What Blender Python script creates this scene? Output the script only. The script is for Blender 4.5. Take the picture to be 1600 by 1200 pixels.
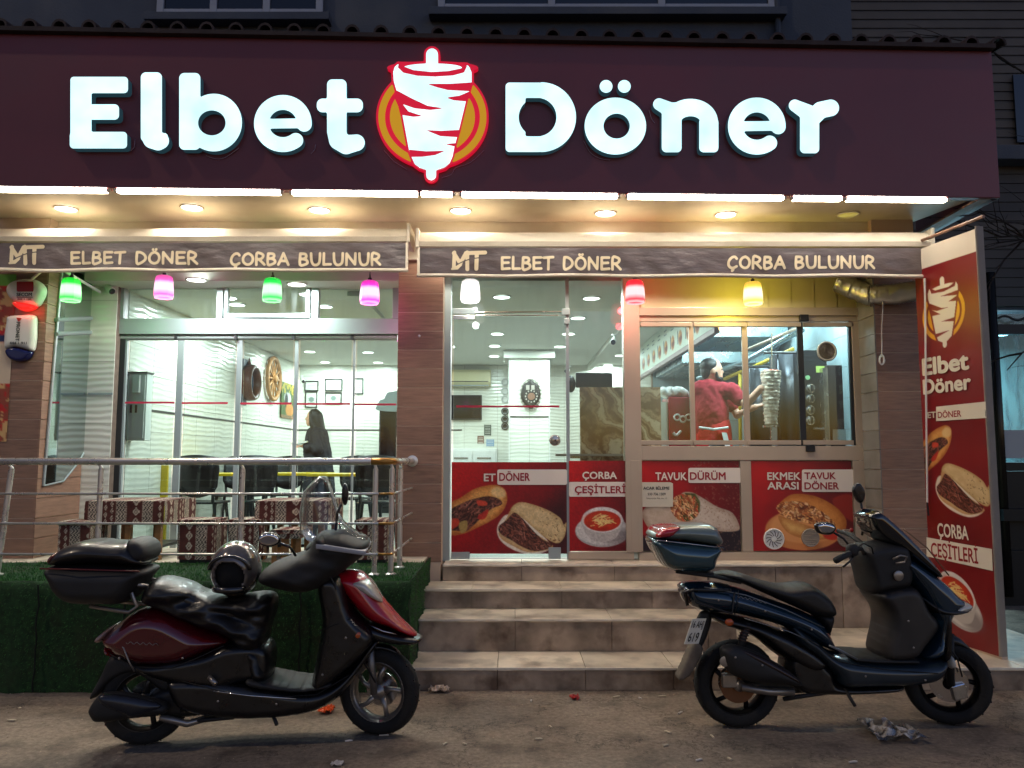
import bpy, bmesh, math, random
import numpy as np
from mathutils import Vector, Matrix, noise as mnoise

for _o in list(bpy.data.objects): bpy.data.objects.remove(_o)
random.seed(7); RNG = np.random.default_rng(7)
scn = bpy.context.scene
COL = scn.collection
# ------------------------------------------------------------------ camera
F, CX, CY, PITCH, CAMH = 1232.0, 800.0, 600.0, math.radians(5.4), 1.62
cam_d = bpy.data.cameras.new('camera'); cam = bpy.data.objects.new('camera', cam_d); COL.objects.link(cam)
cam_d.sensor_width = 36; cam_d.lens = 36 * F / 1600; cam_d.clip_start = .05; cam_d.clip_end = 500
cam.location = (0, 0, CAMH); cam.rotation_euler = (math.pi / 2 + PITCH, 0, 0)
scn.camera = cam
# ------------------------------------------------------------------ world: late dusk
world = bpy.data.worlds.new('World'); scn.world = world; world.use_nodes = True
_nt = world.node_tree; _bg = _nt.nodes['Background']
_sky = _nt.nodes.new('ShaderNodeTexSky'); _sky.sky_type = 'NISHITA'; _sky.sun_disc = False
_sky.sun_elevation = math.radians(-3.5); _sky.sun_rotation = math.radians(150)
_tint = _nt.nodes.new('ShaderNodeMix'); _tint.data_type = 'RGBA'; _tint.blend_type = 'MULTIPLY'; _tint.inputs[0].default_value = 1; _tint.inputs[7].default_value = (.68, .80, 1.12, 1)
_nt.links.new(_sky.outputs[0], _tint.inputs[6]); _nt.links.new(_tint.outputs[2], _bg.inputs[0]); _bg.inputs[1].default_value = 2.9
# sun lamp standing in for an unseen street light raking from the upper left
SUN_DIR = Vector((.58, .27, -.77)).normalized()
_sd = bpy.data.lights.new('sun', 'SUN'); _sd.energy = .36; _sd.angle = math.radians(2.0); _sd.color = (1, .80, .60)
_so = bpy.data.objects.new('sun', _sd); COL.objects.link(_so); _so.rotation_euler = SUN_DIR.to_track_quat('-Z', 'Y').to_euler(); _so.location = (-6, -2, 9)
# view
scn.view_settings.view_transform = 'Standard'; scn.view_settings.look = 'None'
scn.view_settings.exposure = 0.6; scn.view_settings.gamma = 1.0
cy = scn.cycles
scn.render.engine = 'CYCLES'
cy.use_denoising = True; cy.max_bounces = 7; cy.diffuse_bounces = 3; cy.glossy_bounces = 3; cy.use_adaptive_sampling = True; cy.adaptive_threshold = .02
cy.transmission_bounces = 6; cy.transparent_max_bounces = 16; cy.caustics_reflective = False; cy.caustics_refractive = False
cy.sample_clamp_indirect = 4; cy.use_light_tree = True

# ------------------------------------------------------------------ projection helpers (pixel of the 1600x1200 photo -> place)
_ct, _st = math.cos(PITCH), math.sin(PITCH)
def ray(px, py):
    u = (px - CX) / F; v = (CY - py) / F
    return Vector((u, _ct - v * _st, _st + v * _ct))
def P(px, py, Y):
    d = ray(px, py); t = Y / d.y
    return Vector((d.x * t, Y, CAMH + d.z * t))
def PZ(px, py, z):
    d = ray(px, py); t = (z - CAMH) / d.z
    return Vector((d.x * t, d.y * t, z))
def PXP(px, py, X):
    d = ray(px, py); t = X / d.x
    return Vector((X, d.y * t, CAMH + d.z * t))
def hit(px, py, O, N):
    d = ray(px, py); c = Vector((0, 0, CAMH)); t = (O - c).dot(N) / d.dot(N)
    return c + d * t
def proj(p):
    x, y, z = p[0], p[1], p[2] - CAMH
    yc = y * _ct + z * _st; zc = -y * _st + z * _ct
    return CX + F * x / yc, CY - F * zc / yc

# ------------------------------------------------------------------ colour / materials
def lin(c): c = c / 255.0; return c / 12.92 if c <= .04045 else ((c + .055) / 1.055) ** 2.4
def C(r, g, b): return (lin(r), lin(g), lin(b))
MATS = {}
def pm(name, base, rough=.5, metal=0., var=0., vscale=6., bump=0., bscale=60., emit=None, estr=0., coat=0., spec=None, stretch=None, rvar=0., objvar=0., dirt=None, world=True, evar=0.):
    if name in MATS: return MATS[name]
    m = bpy.data.materials.new(name); m.use_nodes = True; nt = m.node_tree; N, L = nt.nodes, nt.links
    b = N['Principled BSDF']
    b.inputs['Base Color'].default_value = (*base, 1); b.inputs['Roughness'].default_value = rough; b.inputs['Metallic'].default_value = metal
    if coat: b.inputs['Coat Weight'].default_value = coat; b.inputs['Coat Roughness'].default_value = .08
    if spec is not None: b.inputs['Specular IOR Level'].default_value = spec
    if emit is not None:
        b.inputs['Emission Color'].default_value = (*emit, 1); b.inputs['Emission Strength'].default_value = estr
    vec = None
    if var or bump or rvar or dirt or evar:
        if world: vec = N.new('ShaderNodeNewGeometry').outputs['Position']
        else: vec = N.new('ShaderNodeTexCoord').outputs['Object']
        if stretch:
            mp = N.new('ShaderNodeMapping'); mp.inputs['Scale'].default_value = stretch; L.new(vec, mp.inputs[0]); vec = mp.outputs[0]
    def noise(sc, det=5):
        n = N.new('ShaderNodeTexNoise'); n.inputs['Scale'].default_value = sc; n.inputs['Detail'].default_value = det; L.new(vec, n.inputs['Vector']); return n
    colsock = None
    if var:
        n = noise(vscale); r = N.new('ShaderNodeValToRGB'); L.new(n.outputs['Fac'], r.inputs[0])
        r.color_ramp.elements[0].position = .3; r.color_ramp.elements[1].position = .7
        r.color_ramp.elements[0].color = (*[max(0, c * (1 - var)) for c in base], 1)
        r.color_ramp.elements[1].color = (*[min(1, c * (1 + var)) for c in base], 1)
        colsock = r.outputs[0]
    if objvar:
        oi = N.new('ShaderNodeObjectInfo'); mr = N.new('ShaderNodeMapRange'); L.new(oi.outputs['Random'], mr.inputs[0])
        mr.inputs[3].default_value = 1 - objvar; mr.inputs[4].default_value = 1 + objvar
        hs = N.new('ShaderNodeHueSaturation'); L.new(mr.outputs[0], hs.inputs['Value'])
        if colsock: L.new(colsock, hs.inputs['Color'])
        else: hs.inputs['Color'].default_value = (*base, 1)
        colsock = hs.outputs[0]
    if dirt:
        n = noise(dirt[1], 8); r = N.new('ShaderNodeValToRGB'); L.new(n.outputs['Fac'], r.inputs[0])
        r.color_ramp.elements[0].position = .5; r.color_ramp.elements[1].position = .75
        r.color_ramp.elements[0].color = (0, 0, 0, 1); r.color_ramp.elements[1].color = (dirt[2],) * 3 + (1,)
        mx = N.new('ShaderNodeMix'); mx.data_type = 'RGBA'; L.new(r.outputs[0], mx.inputs[0])
        if colsock: L.new(colsock, mx.inputs[6])
        else: mx.inputs[6].default_value = (*base, 1)
        mx.inputs[7].default_value = (*dirt[0], 1); colsock = mx.outputs[2]
    if colsock: L.new(colsock, b.inputs['Base Color'])
    if rvar:
        n = noise(vscale * 2.3); mr = N.new('ShaderNodeMapRange'); L.new(n.outputs['Fac'], mr.inputs[0]); mr.inputs[1].default_value = .3; mr.inputs[2].default_value = .7
        mr.inputs[3].default_value = max(.02, rough - rvar); mr.inputs[4].default_value = min(1, rough + rvar); L.new(mr.outputs[0], b.inputs['Roughness'])
    if evar:
        n = noise(vscale, 2); mr = N.new('ShaderNodeMapRange'); L.new(n.outputs['Fac'], mr.inputs[0]); mr.inputs[1].default_value = .3; mr.inputs[2].default_value = .7
        mr.inputs[3].default_value = estr * (1 - evar); mr.inputs[4].default_value = estr * (1 + evar); L.new(mr.outputs[0], b.inputs['Emission Strength'])
    if bump:
        n = noise(bscale, 6); bp = N.new('ShaderNodeBump'); bp.inputs['Strength'].default_value = 1; bp.inputs['Distance'].default_value = bump
        L.new(n.outputs['Fac'], bp.inputs['Height']); L.new(bp.outputs[0], b.inputs['Normal'])
    MATS[name] = m; return m
def glass_mat(name, tint=(.95, .98, .97), refl=1.0, rough=.0, haze=0., hazecol=(.8, .85, .85)):
    """thin pane: clear, with a Fresnel reflection and (optionally) a little grime"""
    if name in MATS: return MATS[name]
    m = bpy.data.materials.new(name); m.use_nodes = True; nt = m.node_tree; N, L = nt.nodes, nt.links
    N.remove(N['Principled BSDF']); out = N['Material Output']
    tr = N.new('ShaderNodeBsdfTransparent'); tr.inputs[0].default_value = (*tint, 1)
    gl = N.new('ShaderNodeBsdfGlossy'); gl.inputs['Roughness'].default_value = rough; gl.inputs[0].default_value = (1, 1, 1, 1)
    fr = N.new('ShaderNodeFresnel'); fr.inputs[0].default_value = 1.5
    mu = N.new('ShaderNodeMath'); mu.operation = 'MULTIPLY'; mu.inputs[1].default_value = refl; mu.use_clamp = True; L.new(fr.outputs[0], mu.inputs[0])
    mx = N.new('ShaderNodeMixShader'); L.new(mu.outputs[0], mx.inputs[0]); L.new(tr.outputs[0], mx.inputs[1]); L.new(gl.outputs[0], mx.inputs[2])
    res = mx.outputs[0]
    if haze:
        df = N.new('ShaderNodeBsdfDiffuse'); df.inputs[0].default_value = (*hazecol, 1)
        g = N.new('ShaderNodeNewGeometry'); mp = N.new('ShaderNodeMapping'); mp.inputs['Scale'].default_value = (14, 14, 2.2); L.new(g.outputs['Position'], mp.inputs[0])
        n = N.new('ShaderNodeTexNoise'); n.inputs['Scale'].default_value = 1.2; n.inputs['Detail'].default_value = 6; L.new(mp.outputs[0], n.inputs['Vector'])
        mr = N.new('ShaderNodeMapRange'); L.new(n.outputs['Fac'], mr.inputs[0]); mr.inputs[1].default_value = .45; mr.inputs[2].default_value = .8; mr.inputs[4].default_value = haze
        m2 = N.new('ShaderNodeMixShader'); L.new(mr.outputs[0], m2.inputs[0]); L.new(res, m2.inputs[1]); L.new(df.outputs[0], m2.inputs[2]); res = m2.outputs[0]
    L.new(res, out.inputs[0]); MATS[name] = m; return m
def vmat(name, rough=.5, coat=0., bump=0., bscale=80., metal=0.):
    """colour printed / woven into the surface, from the mesh's own 'Col' attribute"""
    if name in MATS: return MATS[name]
    m = pm(name, (.5, .5, .5), rough, metal, bump=bump, bscale=bscale, coat=coat)
    nt = m.node_tree; a = nt.nodes.new('ShaderNodeAttribute'); a.attribute_name = 'Col'
    nt.links.new(a.outputs['Color'], nt.nodes['Principled BSDF'].inputs['Base Color']); return m

# ------------------------------------------------------------------ objects
def tag(o, label=None, cat=None, group=None, kind=None):
    if label: o['label'] = label
    if cat: o['category'] = cat
    if group: o['group'] = group
    if kind: o['kind'] = kind
    return o
def thing(name, label, cat, loc=(0, 0, 0), group=None):
    o = bpy.data.objects.new(name, None); o.empty_display_size = .1; COL.objects.link(o); o.location = loc
    return tag(o, label, cat, group)
def adopt(o, parent):
    if parent is not None:
        o.parent = parent
        m = Matrix.Identity(4); p = parent
        m = p.matrix_basis.copy()
        while p.parent is not None:
            m = p.parent.matrix_basis @ p.matrix_parent_inverse @ m if False else p.parent.matrix_basis @ p.matrix_parent_inverse @ m
            p = p.parent
        o.matrix_parent_inverse = m.inverted()
    return o
def link(name, me, mat, parent=None, smooth=False):
    if mat is not None and len(me.materials) == 0:
        for mm in (mat if isinstance(mat, (list, tuple)) else [mat]): me.materials.append(mm)
    o = bpy.data.objects.new(name, me); COL.objects.link(o)
    if smooth: me.polygons.foreach_set('use_smooth', [True] * len(me.polygons))
    return adopt(o, parent)
def mod_bevel(o, w=.004, seg=2):
    b = o.modifiers.new('bevel', 'BEVEL'); b.width = w; b.segments = seg; b.limit_method = 'ANGLE'; return o
def copy_tree(o, parent=None):
    c = o.copy(); COL.objects.link(c)
    if parent is not None: c.parent = parent
    for ch in o.children: copy_tree(ch, c)
    return c

class MB:
    def __init__(s): s.v = []; s.f = []; s.mi = []; s.cur = 0
    def add(s, vs, fs):
        b = len(s.v); s.v += [tuple(v) for v in vs]; s.f += [tuple(i + b for i in f) for f in fs]; s.mi += [s.cur] * len(fs); return s
    def box(s, x0, x1, y0, y1, z0, z1):
        return s.add([(x0, y0, z0), (x1, y0, z0), (x1, y1, z0), (x0, y1, z0), (x0, y0, z1), (x1, y0, z1), (x1, y1, z1), (x0, y1, z1)],
                     [(0, 3, 2, 1), (4, 5, 6, 7), (0, 1, 5, 4), (1, 2, 6, 5), (2, 3, 7, 6), (3, 0, 4, 7)])
    def obox(s, c, ax, ay, az):
        """box from centre and three half-axis vectors"""
        c, ax, ay, az = map(Vector, (c, ax, ay, az)); q = []
        for k in (-1, 1):
            for (i, j) in ((-1, -1), (1, -1), (1, 1), (-1, 1)): q.append(c + ax * i + ay * j + az * k)
        return s.add(q, [(0, 3, 2, 1), (4, 5, 6, 7), (0, 1, 5, 4), (1, 2, 6, 5), (2, 3, 7, 6), (3, 0, 4, 7)])
    def tube(s, pts, r, n=10, caps=True, closed=False):
        pts = [Vector(p) for p in pts]; rs = r if isinstance(r, (list, tuple)) else [r] * len(pts)
        m = len(pts); ref = None; vs = []
        for i, p in enumerate(pts):
            if closed: t = (pts[(i + 1) % m] - pts[i - 1])
            else: t = pts[min(i + 1, m - 1)] - pts[max(i - 1, 0)]
            if t.length < 1e-9: t = Vector((0, 0, 1))
            t.normalize()
            if ref is None:
                ref = Vector((0, 0, 1)) if abs(t.z) < .9 else Vector((1, 0, 0))
            a = ref - t * ref.dot(t)
            if a.length < 1e-6: a = Vector((1, 0, 0)) - t * t.x
            a.normalize(); ref = a; b = t.cross(a)
            for k in range(n):
                w = 2 * math.pi * k / n; vs.append(p + (a * math.cos(w) + b * math.sin(w)) * rs[i])
        fs = []
        for i in range(m if closed else m - 1):
            for k in range(n):
                a0 = i * n + k; a1 = i * n + (k + 1) % n; j = (i + 1) % m
                fs.append((a0, a1, j * n + (k + 1) % n, j * n + k))
        if caps and not closed: fs += [tuple(range(n - 1, -1, -1)), tuple(range((m - 1) * n, m * n))]
        return s.add(vs, fs)
    def cyl(s, p0, p1, r0, r1=None, n=16): return s.tube([p0, p1], [r0, r0 if r1 is None else r1], n)
    def lathe(s, prof, O=(0, 0, 0), ax=(0, 0, 1), n=24, cap=True):
        """prof: list of (radius, height along axis)"""
        O = Vector(O); ax = Vector(ax).normalized(); a = Vector((1, 0, 0)) if abs(ax.x) < .9 else Vector((0, 1, 0))
        a = (a - ax * a.dot(ax)).normalized(); b = ax.cross(a); vs = []
        for r, h in prof:
            for k in range(n):
                w = 2 * math.pi * k / n; vs.append(O + ax * h + (a * math.cos(w) + b * math.sin(w)) * r)
        fs = []
        for i in range(len(prof) - 1):
            for k in range(n): fs.append((i * n + k, i * n + (k + 1) % n, (i + 1) * n + (k + 1) % n, (i + 1) * n + k))
        if cap:
            fs += [tuple(range(n - 1, -1, -1)), tuple(range((len(prof) - 1) * n, len(prof) * n))]
        return s.add(vs, fs)
    def ell(s, c, rx, ry, rz, n=16, m=10, rot=None):
        c = Vector(c); vs = [];
        for i in range(m + 1):
            th = math.pi * i / m
            for k in range(n):
                w = 2 * math.pi * k / n; p = Vector((rx * math.sin(th) * math.cos(w), ry * math.sin(th) * math.sin(w), rz * math.cos(th)))
                if rot is not None: p = rot @ p
                vs.append(c + p)
        fs = [(i * n + k, (i + 1) * n + k, (i + 1) * n + (k + 1) % n, i * n + (k + 1) % n) for i in range(m) for k in range(n)]
        return s.add(vs, fs)
    def torus(s, c, ax, R, r, n=36, m=12, sq=1.):
        c = Vector(c); ax = Vector(ax).normalized(); a = Vector((0, 0, 1)) if abs(ax.z) < .9 else Vector((1, 0, 0)); a = (a - ax * a.dot(ax)).normalized(); b = ax.cross(a)
        vs = []
        for i in range(n):
            w = 2 * math.pi * i / n; d = a * math.cos(w) + b * math.sin(w)
            for k in range(m):
                q = 2 * math.pi * k / m; vs.append(c + d * (R + r * math.cos(q)) + ax * (r * sq * math.sin(q)))
        fs = [(i * m + k, ((i + 1) % n) * m + k, ((i + 1) % n) * m + (k + 1) % m, i * m + (k + 1) % m) for i in range(n) for k in range(m)]
        return s.add(vs, fs)
    def prism(s, poly, O, R, U, N, d0, d1):
        """polygon (list of (u,v)) in frame O,R,U extruded along N from d0 to d1"""
        O, R, U, N = map(Vector, (O, R, U, N)); n = len(poly)
        vs = [O + R * u + U * v + N * d for d in (d0, d1) for (u, v) in poly]
        return s.add(vs, [tuple(range(n - 1, -1, -1)), tuple(range(n, 2 * n))] + [(i, (i + 1) % n, n + (i + 1) % n, n + i) for i in range(n)])
    def mesh(s, name):
        me = bpy.data.meshes.new(name); me.from_pydata(s.v, [], s.f); me.polygons.foreach_set('material_index', s.mi)
        bm = bmesh.new(); bm.from_mesh(me); bmesh.ops.recalc_face_normals(bm, faces=bm.faces); bm.to_mesh(me); bm.free()
        return me
    def build(s, name, mat, parent=None, smooth=False, bev=0, seg=2):
        o = link(name, s.mesh(name), mat, parent, smooth)
        if bev: mod_bevel(o, bev, seg)
        if smooth:
            o.data.shade_auto = None if False else None
        return o
    build.__doc__ = 'link as ONE object'
def _noattr(*a): pass
def MBbuild(s, name, mat, parent=None, smooth=False, bev=0, seg=2, auto=None):
    me = s.mesh(name)
    if auto is not None:
        me.polygons.foreach_set('use_smooth', [True] * len(me.polygons))
        bm = bmesh.new(); bm.from_mesh(me)
        for e in bm.edges:
            if len(e.link_faces) == 2 and e.calc_face_angle(0) > math.radians(auto): e.smooth = False
        bm.to_mesh(me); bm.free()
    o = link(name, me, mat, parent, smooth)
    if bev: mod_bevel(o, bev, seg)
    return o
MB.build = MBbuild
_pc = {}
def piece(name, dims, c, mat, parent=None, rot=None, bev=0.):
    """one of many alike box pieces: shares mesh data by size"""
    k = (name, tuple(round(d, 4) for d in dims), mat.name, bev)
    if k not in _pc:
        x, y, z = [d / 2 for d in dims]; me = MB().box(-x, x, -y, y, -z, z).mesh(name); me.materials.append(mat)
        if bev:
            bm = bmesh.new(); bm.from_mesh(me); bmesh.ops.bevel(bm, geom=list(bm.edges), offset=bev, segments=1, affect='EDGES'); bm.to_mesh(me); bm.free()
        _pc[k] = me
    o = bpy.data.objects.new(name, _pc[k]); COL.objects.link(o); o.location = c
    if rot: o.rotation_euler = rot
    return adopt(o, parent)
def box(name, x0, x1, y0, y1, z0, z1, mat, parent=None, bev=0.):
    return MB().box(x0, x1, y0, y1, z0, z1).build(name, mat, parent, bev=bev)

# ------------------------------------------------------------------ 2-D outlines -> meshes
def smooth_poly(pts, k=4):
    n = len(pts); out = []
    for i in range(n):
        p0, p1, p2, p3 = [np.array(pts[(i + j - 1) % n], float) for j in range(4)]
        for t in np.linspace(0, 1, k, endpoint=False):
            out.append(tuple(.5 * ((2 * p1) + (-p0 + p2) * t + (2 * p0 - 5 * p1 + 4 * p2 - p3) * t * t + (-p0 + 3 * p1 - 3 * p2 + p3) * t ** 3)))
    return out
def sd_poly(pts):
    A = np.array(pts, float); B = np.roll(A, -1, 0)
    def fn(X, Y):
        d = np.full(X.shape, 1e18); ins = np.zeros(X.shape, bool)
        for (ax, ay), (bx, by) in zip(A, B):
            ex, ey = bx - ax, by - ay; L2 = ex * ex + ey * ey + 1e-12
            t = np.clip(((X - ax) * ex + (Y - ay) * ey) / L2, 0, 1)
            d = np.minimum(d, (X - ax - t * ex) ** 2 + (Y - ay - t * ey) ** 2)
            c = ((ay > Y) != (by > Y)); 
            with np.errstate(divide='ignore', invalid='ignore'):
                xi = (bx - ax) * (Y - ay) / (by - ay if by != ay else 1e-12) + ax
            ins ^= c & (X < xi)
        d = np.sqrt(d); return np.where(ins, -d, d)
    fn.b = (A[:, 0].min(), A[:, 0].max(), A[:, 1].min(), A[:, 1].max()); return fn
def sd_line(pts, r):
    pts = [np.array(p, float) for p in pts]; rr = r if isinstance(r, (list, tuple)) else [r] * len(pts)
    def fn(X, Y):
        d = np.full(X.shape, 1e9)
        for a, b, ra, rb in zip(pts[:-1], pts[1:], rr[:-1], rr[1:]):
            e = b - a; t = np.clip(((X - a[0]) * e[0] + (Y - a[1]) * e[1]) / (e @ e + 1e-12), 0, 1)
            d = np.minimum(d, np.hypot(X - a[0] - t * e[0], Y - a[1] - t * e[1]) - (ra + (rb - ra) * t))
        return d
    A = np.array(pts); m = max(rr); fn.b = (A[:, 0].min() - m, A[:, 0].max() + m, A[:, 1].min() - m, A[:, 1].max() + m); return fn
def sd_rbox(x0, y0, x1, y1, r=0.):
    cx, cy_, hx, hy = (x0 + x1) / 2, (y0 + y1) / 2, abs(x1 - x0) / 2, abs(y1 - y0) / 2
    def fn(X, Y):
        qx, qy = np.abs(X - cx) - hx + r, np.abs(Y - cy_) - hy + r
        return np.hypot(np.maximum(qx, 0), np.maximum(qy, 0)) + np.minimum(np.maximum(qx, qy), 0) - r
    fn.b = (min(x0, x1), max(x0, x1), min(y0, y1), max(y0, y1)); return fn
def sd_ell(cx, cy_, rx, ry):
    def fn(X, Y):
        k = np.hypot((X - cx) / rx, (Y - cy_) / ry); return (k - 1) * min(rx, ry)
    fn.b = (cx - rx, cx + rx, cy_ - ry, cy_ + ry); return fn
def arc(cx, cy_, r, a0, a1, n=20, ry=None):
    return [(cx + r * math.cos(math.radians(a0 + (a1 - a0) * i / n)), cy_ - (ry or r) * math.sin(math.radians(a0 + (a1 - a0) * i / n))) for i in range(n + 1)]
def U_(*fs):
    def fn(X, Y):
        d = fs[0](X, Y)
        for f in fs[1:]: d = np.minimum(d, f(X, Y))
        return d
    bs = [f.b for f in fs]; fn.b = (min(b[0] for b in bs), max(b[1] for b in bs), min(b[2] for b in bs), max(b[3] for b in bs)); return fn
def D_(a, *cs):
    def fn(X, Y):
        d = a(X, Y)
        for c in cs: d = np.maximum(d, -c(X, Y))
        return d
    fn.b = a.b; return fn
def I_(a, b):
    def fn(X, Y): return np.maximum(a(X, Y), b(X, Y))
    fn.b = a.b; return fn
def off_(a, e):
    def fn(X, Y): return a(X, Y) - e
    fn.b = (a.b[0] - e, a.b[1] + e, a.b[2] - e, a.b[3] + e); return fn
def march(fn, step):
    """marching squares: verts (u,v), faces, distance per vertex"""
    x0, x1, y0, y1 = fn.b; x0 -= step * 1.5; y0 -= step * 1.5
    nx = int((x1 - x0) / step) + 3; ny = int((y1 - y0) / step) + 3
    xs = x0 + step * np.arange(nx); ys = y0 + step * np.arange(ny)
    X, Y = np.meshgrid(xs, ys, indexing='ij'); D = fn(X, Y); D = np.where(np.abs(D) < 1e-9, -1e-9, D); ins = D < 0
    V = []; ids = {}
    def corner(i, j):
        k = (0, i, j)
        if k not in ids: ids[k] = len(V); V.append((xs[i], ys[j]))
        return ids[k]
    def edge(i, j, i2, j2):
        k = (1, i, j, i2, j2) if (i, j) < (i2, j2) else (1, i2, j2, i, j)
        if k not in ids:
            a, b = D[i, j], D[i2, j2]; t = min(.98, max(.02, a / (a - b))); ids[k] = len(V); V.append((xs[i] + (xs[i2] - xs[i]) * t, ys[j] + (ys[j2] - ys[j]) * t))
        return ids[k]
    fs = []
    cnt = ins[:-1, :-1].astype(int) + ins[1:, :-1] + ins[:-1, 1:] + ins[1:, 1:]
    for i, j in zip(*np.nonzero(cnt)):
        cs = ((i, j), (i + 1, j), (i + 1, j + 1), (i, j + 1)); poly = []
        for q in range(4):
            a = cs[q]; b = cs[(q + 1) % 4]
            if ins[a]: poly.append(corner(*a))
            if ins[a] != ins[b]: poly.append(edge(*a, *b))
        if len(poly) >= 3: fs.append(tuple(poly))
    V = np.array(V); d = -fn(V[:, 0], V[:, 1]); return V, fs, np.maximum(d, 0)
def boundary(fs):
    e = {}
    for f in fs:
        for a, b in zip(f, f[1:] + f[:1]):
            if (b, a) in e: del e[(b, a)]
            else: e[(a, b)] = 1
    return list(e)
def plate_mesh(name, fn, step, pf, pb, mat, side=None):
    """solid plate: pf/pb map (u,v) -> front / back point"""
    V, fs, d = march(fn, step); n = len(V)
    vs = [tuple(pf(u, v)) for u, v in V] + [tuple(pb(u, v)) for u, v in V]
    F2 = list(fs) + [tuple(i + n for i in reversed(f)) for f in fs] + [(b, a, a + n, b + n) for a, b in boundary(fs)]
    me = bpy.data.meshes.new(name); me.from_pydata(vs, [], F2)
    bm = bmesh.new(); bm.from_mesh(me)
    bmesh.ops.dissolve_limit(bm, angle_limit=math.radians(1), verts=bm.verts, edges=bm.edges)
    bmesh.ops.triangulate(bm, faces=[f for f in bm.faces if len(f.verts) > 4]); bmesh.ops.recalc_face_normals(bm, faces=bm.faces)
    if side is not None:
        bm.normal_update(); v0 = Vector(pf(*V[0])); n_ = (v0 - Vector(pb(*V[0]))).normalized()
        for f in bm.faces:
            if abs(f.normal.dot(n_)) < .5: f.material_index = 1
    bm.to_mesh(me); bm.free(); me.materials.append(mat)
    if side is not None: me.materials.append(side)
    return me
def px_plate(name, fn, step, O, N, depth, mat, parent=None, side=None):
    """outline given in photo pixels, standing on the plane (O,N), 'depth' thick towards N"""
    O = Vector(O); N = Vector(N).normalized(); Of = O + N * depth
    return link(name, plate_mesh(name, fn, step, lambda u, v: hit(u, v, Of, N), lambda u, v: hit(u, v, Of, N) - N * depth, mat, side), mat, parent)
def inflate(name, fn, step, w, rnd, mp, mat, parent=None, edge=.12, power=.5, subsurf=0):
    """pillow body: outline fn in (u,v); half-width w (number or f(u,v)) reached 'rnd' in from the outline; mp(u,v,s) -> point"""
    V, fs, d = march(fn, step); n = len(V)
    k = np.clip(d / rnd, 0, 1); pr = edge + (1 - edge) * (1 - (1 - k) ** 2) ** power
    W = np.array([w(u, v) for u, v in V]) if callable(w) else np.full(n, w)
    vs = [tuple(mp(V[i, 0], V[i, 1], W[i] * pr[i])) for i in range(n)] + [tuple(mp(V[i, 0], V[i, 1], -W[i] * pr[i])) for i in range(n)]
    F2 = list(fs) + [tuple(i + n for i in reversed(f)) for f in fs] + [(b, a, a + n, b + n) for a, b in boundary(fs)]
    me = bpy.data.meshes.new(name); me.from_pydata(vs, [], F2)
    bm = bmesh.new(); bm.from_mesh(me); bmesh.ops.recalc_face_normals(bm, faces=bm.faces)
    for f in bm.faces: f.smooth = True
    bm.to_mesh(me); bm.free()
    o = link(name, me, mat, parent)
    if subsurf:
        sm = o.modifiers.new('smooth', 'SMOOTH'); sm.factor = .5; sm.iterations = subsurf
    return o

# ------------------------------------------------------------------ lettering
def text_mesh(s, bold=0., ext=0.):
    cu = bpy.data.curves.new('t', 'FONT'); cu.body = s; cu.size = 1; cu.extrude = ext; cu.resolution_u = 4; cu.fill_mode = 'BOTH' if ext else 'FRONT'
    ob = bpy.data.objects.new('t', cu); COL.objects.link(ob)
    dg = bpy.context.evaluated_depsgraph_get(); me = bpy.data.meshes.new_from_object(ob.evaluated_get(dg))
    bpy.data.objects.remove(ob); bpy.data.curves.remove(cu)
    if bold:                                                     # heavier strokes: the outline swept a little in every direction
        v0 = [v.co.copy() for v in me.vertices]; f0 = [tuple(q.vertices) for q in me.polygons]; m = MB(); b = bold * 1.15
        for k, (dx, dy) in enumerate(((0, 0), (b, 0), (-b, 0), (0, b), (0, -b), (b * .7, b * .7), (-b * .7, b * .7), (b * .7, -b * .7), (-b * .7, -b * .7))): m.add([(v.x + dx, v.y + dy, k * .004) for v in v0], f0)
        me2 = bpy.data.meshes.new('t'); me2.from_pydata(m.v, [], m.f); bpy.data.meshes.remove(me); me = me2
    return me
def lettering(name, s, O, R, U, w, h, mat, parent=None, bold=.012, ext=.0015):
    """text fitted into the rectangle from O (lower left), w along R, h along U"""
    me = text_mesh(s, bold); co = np.empty(len(me.vertices) * 3); me.vertices.foreach_get('co', co); co = co.reshape(-1, 3)
    mn, mx = co.min(0), co.max(0); O, R, U = Vector(O), Vector(R).normalized(), Vector(U).normalized(); N = R.cross(U)
    for v, c in zip(me.vertices, co):
        v.co = O + R * ((c[0] - mn[0]) / (mx[0] - mn[0]) * w) + U * ((c[1] - mn[1]) / (mx[1] - mn[1]) * h) + N * (ext + c[2] * .02)
    me.name = name; me.materials.clear()
    return link(name, me, mat, parent)
def px_text(name, s, x0, y0, x1, y1, O, N, mat, parent=None, bold=.012, ext=.0015):
    """text fitted into the pixel rectangle on plane (O,N)"""
    O = Vector(O); N = Vector(N).normalized(); a = hit(x0, y1, O, N); b = hit(x1, y1, O, N); c = hit(x0, y0, O, N)
    return lettering(name, s, a, b - a, Vector((0, 0, 1)), (b - a).length, (c - a).length, mat, parent, bold, ext)

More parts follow.
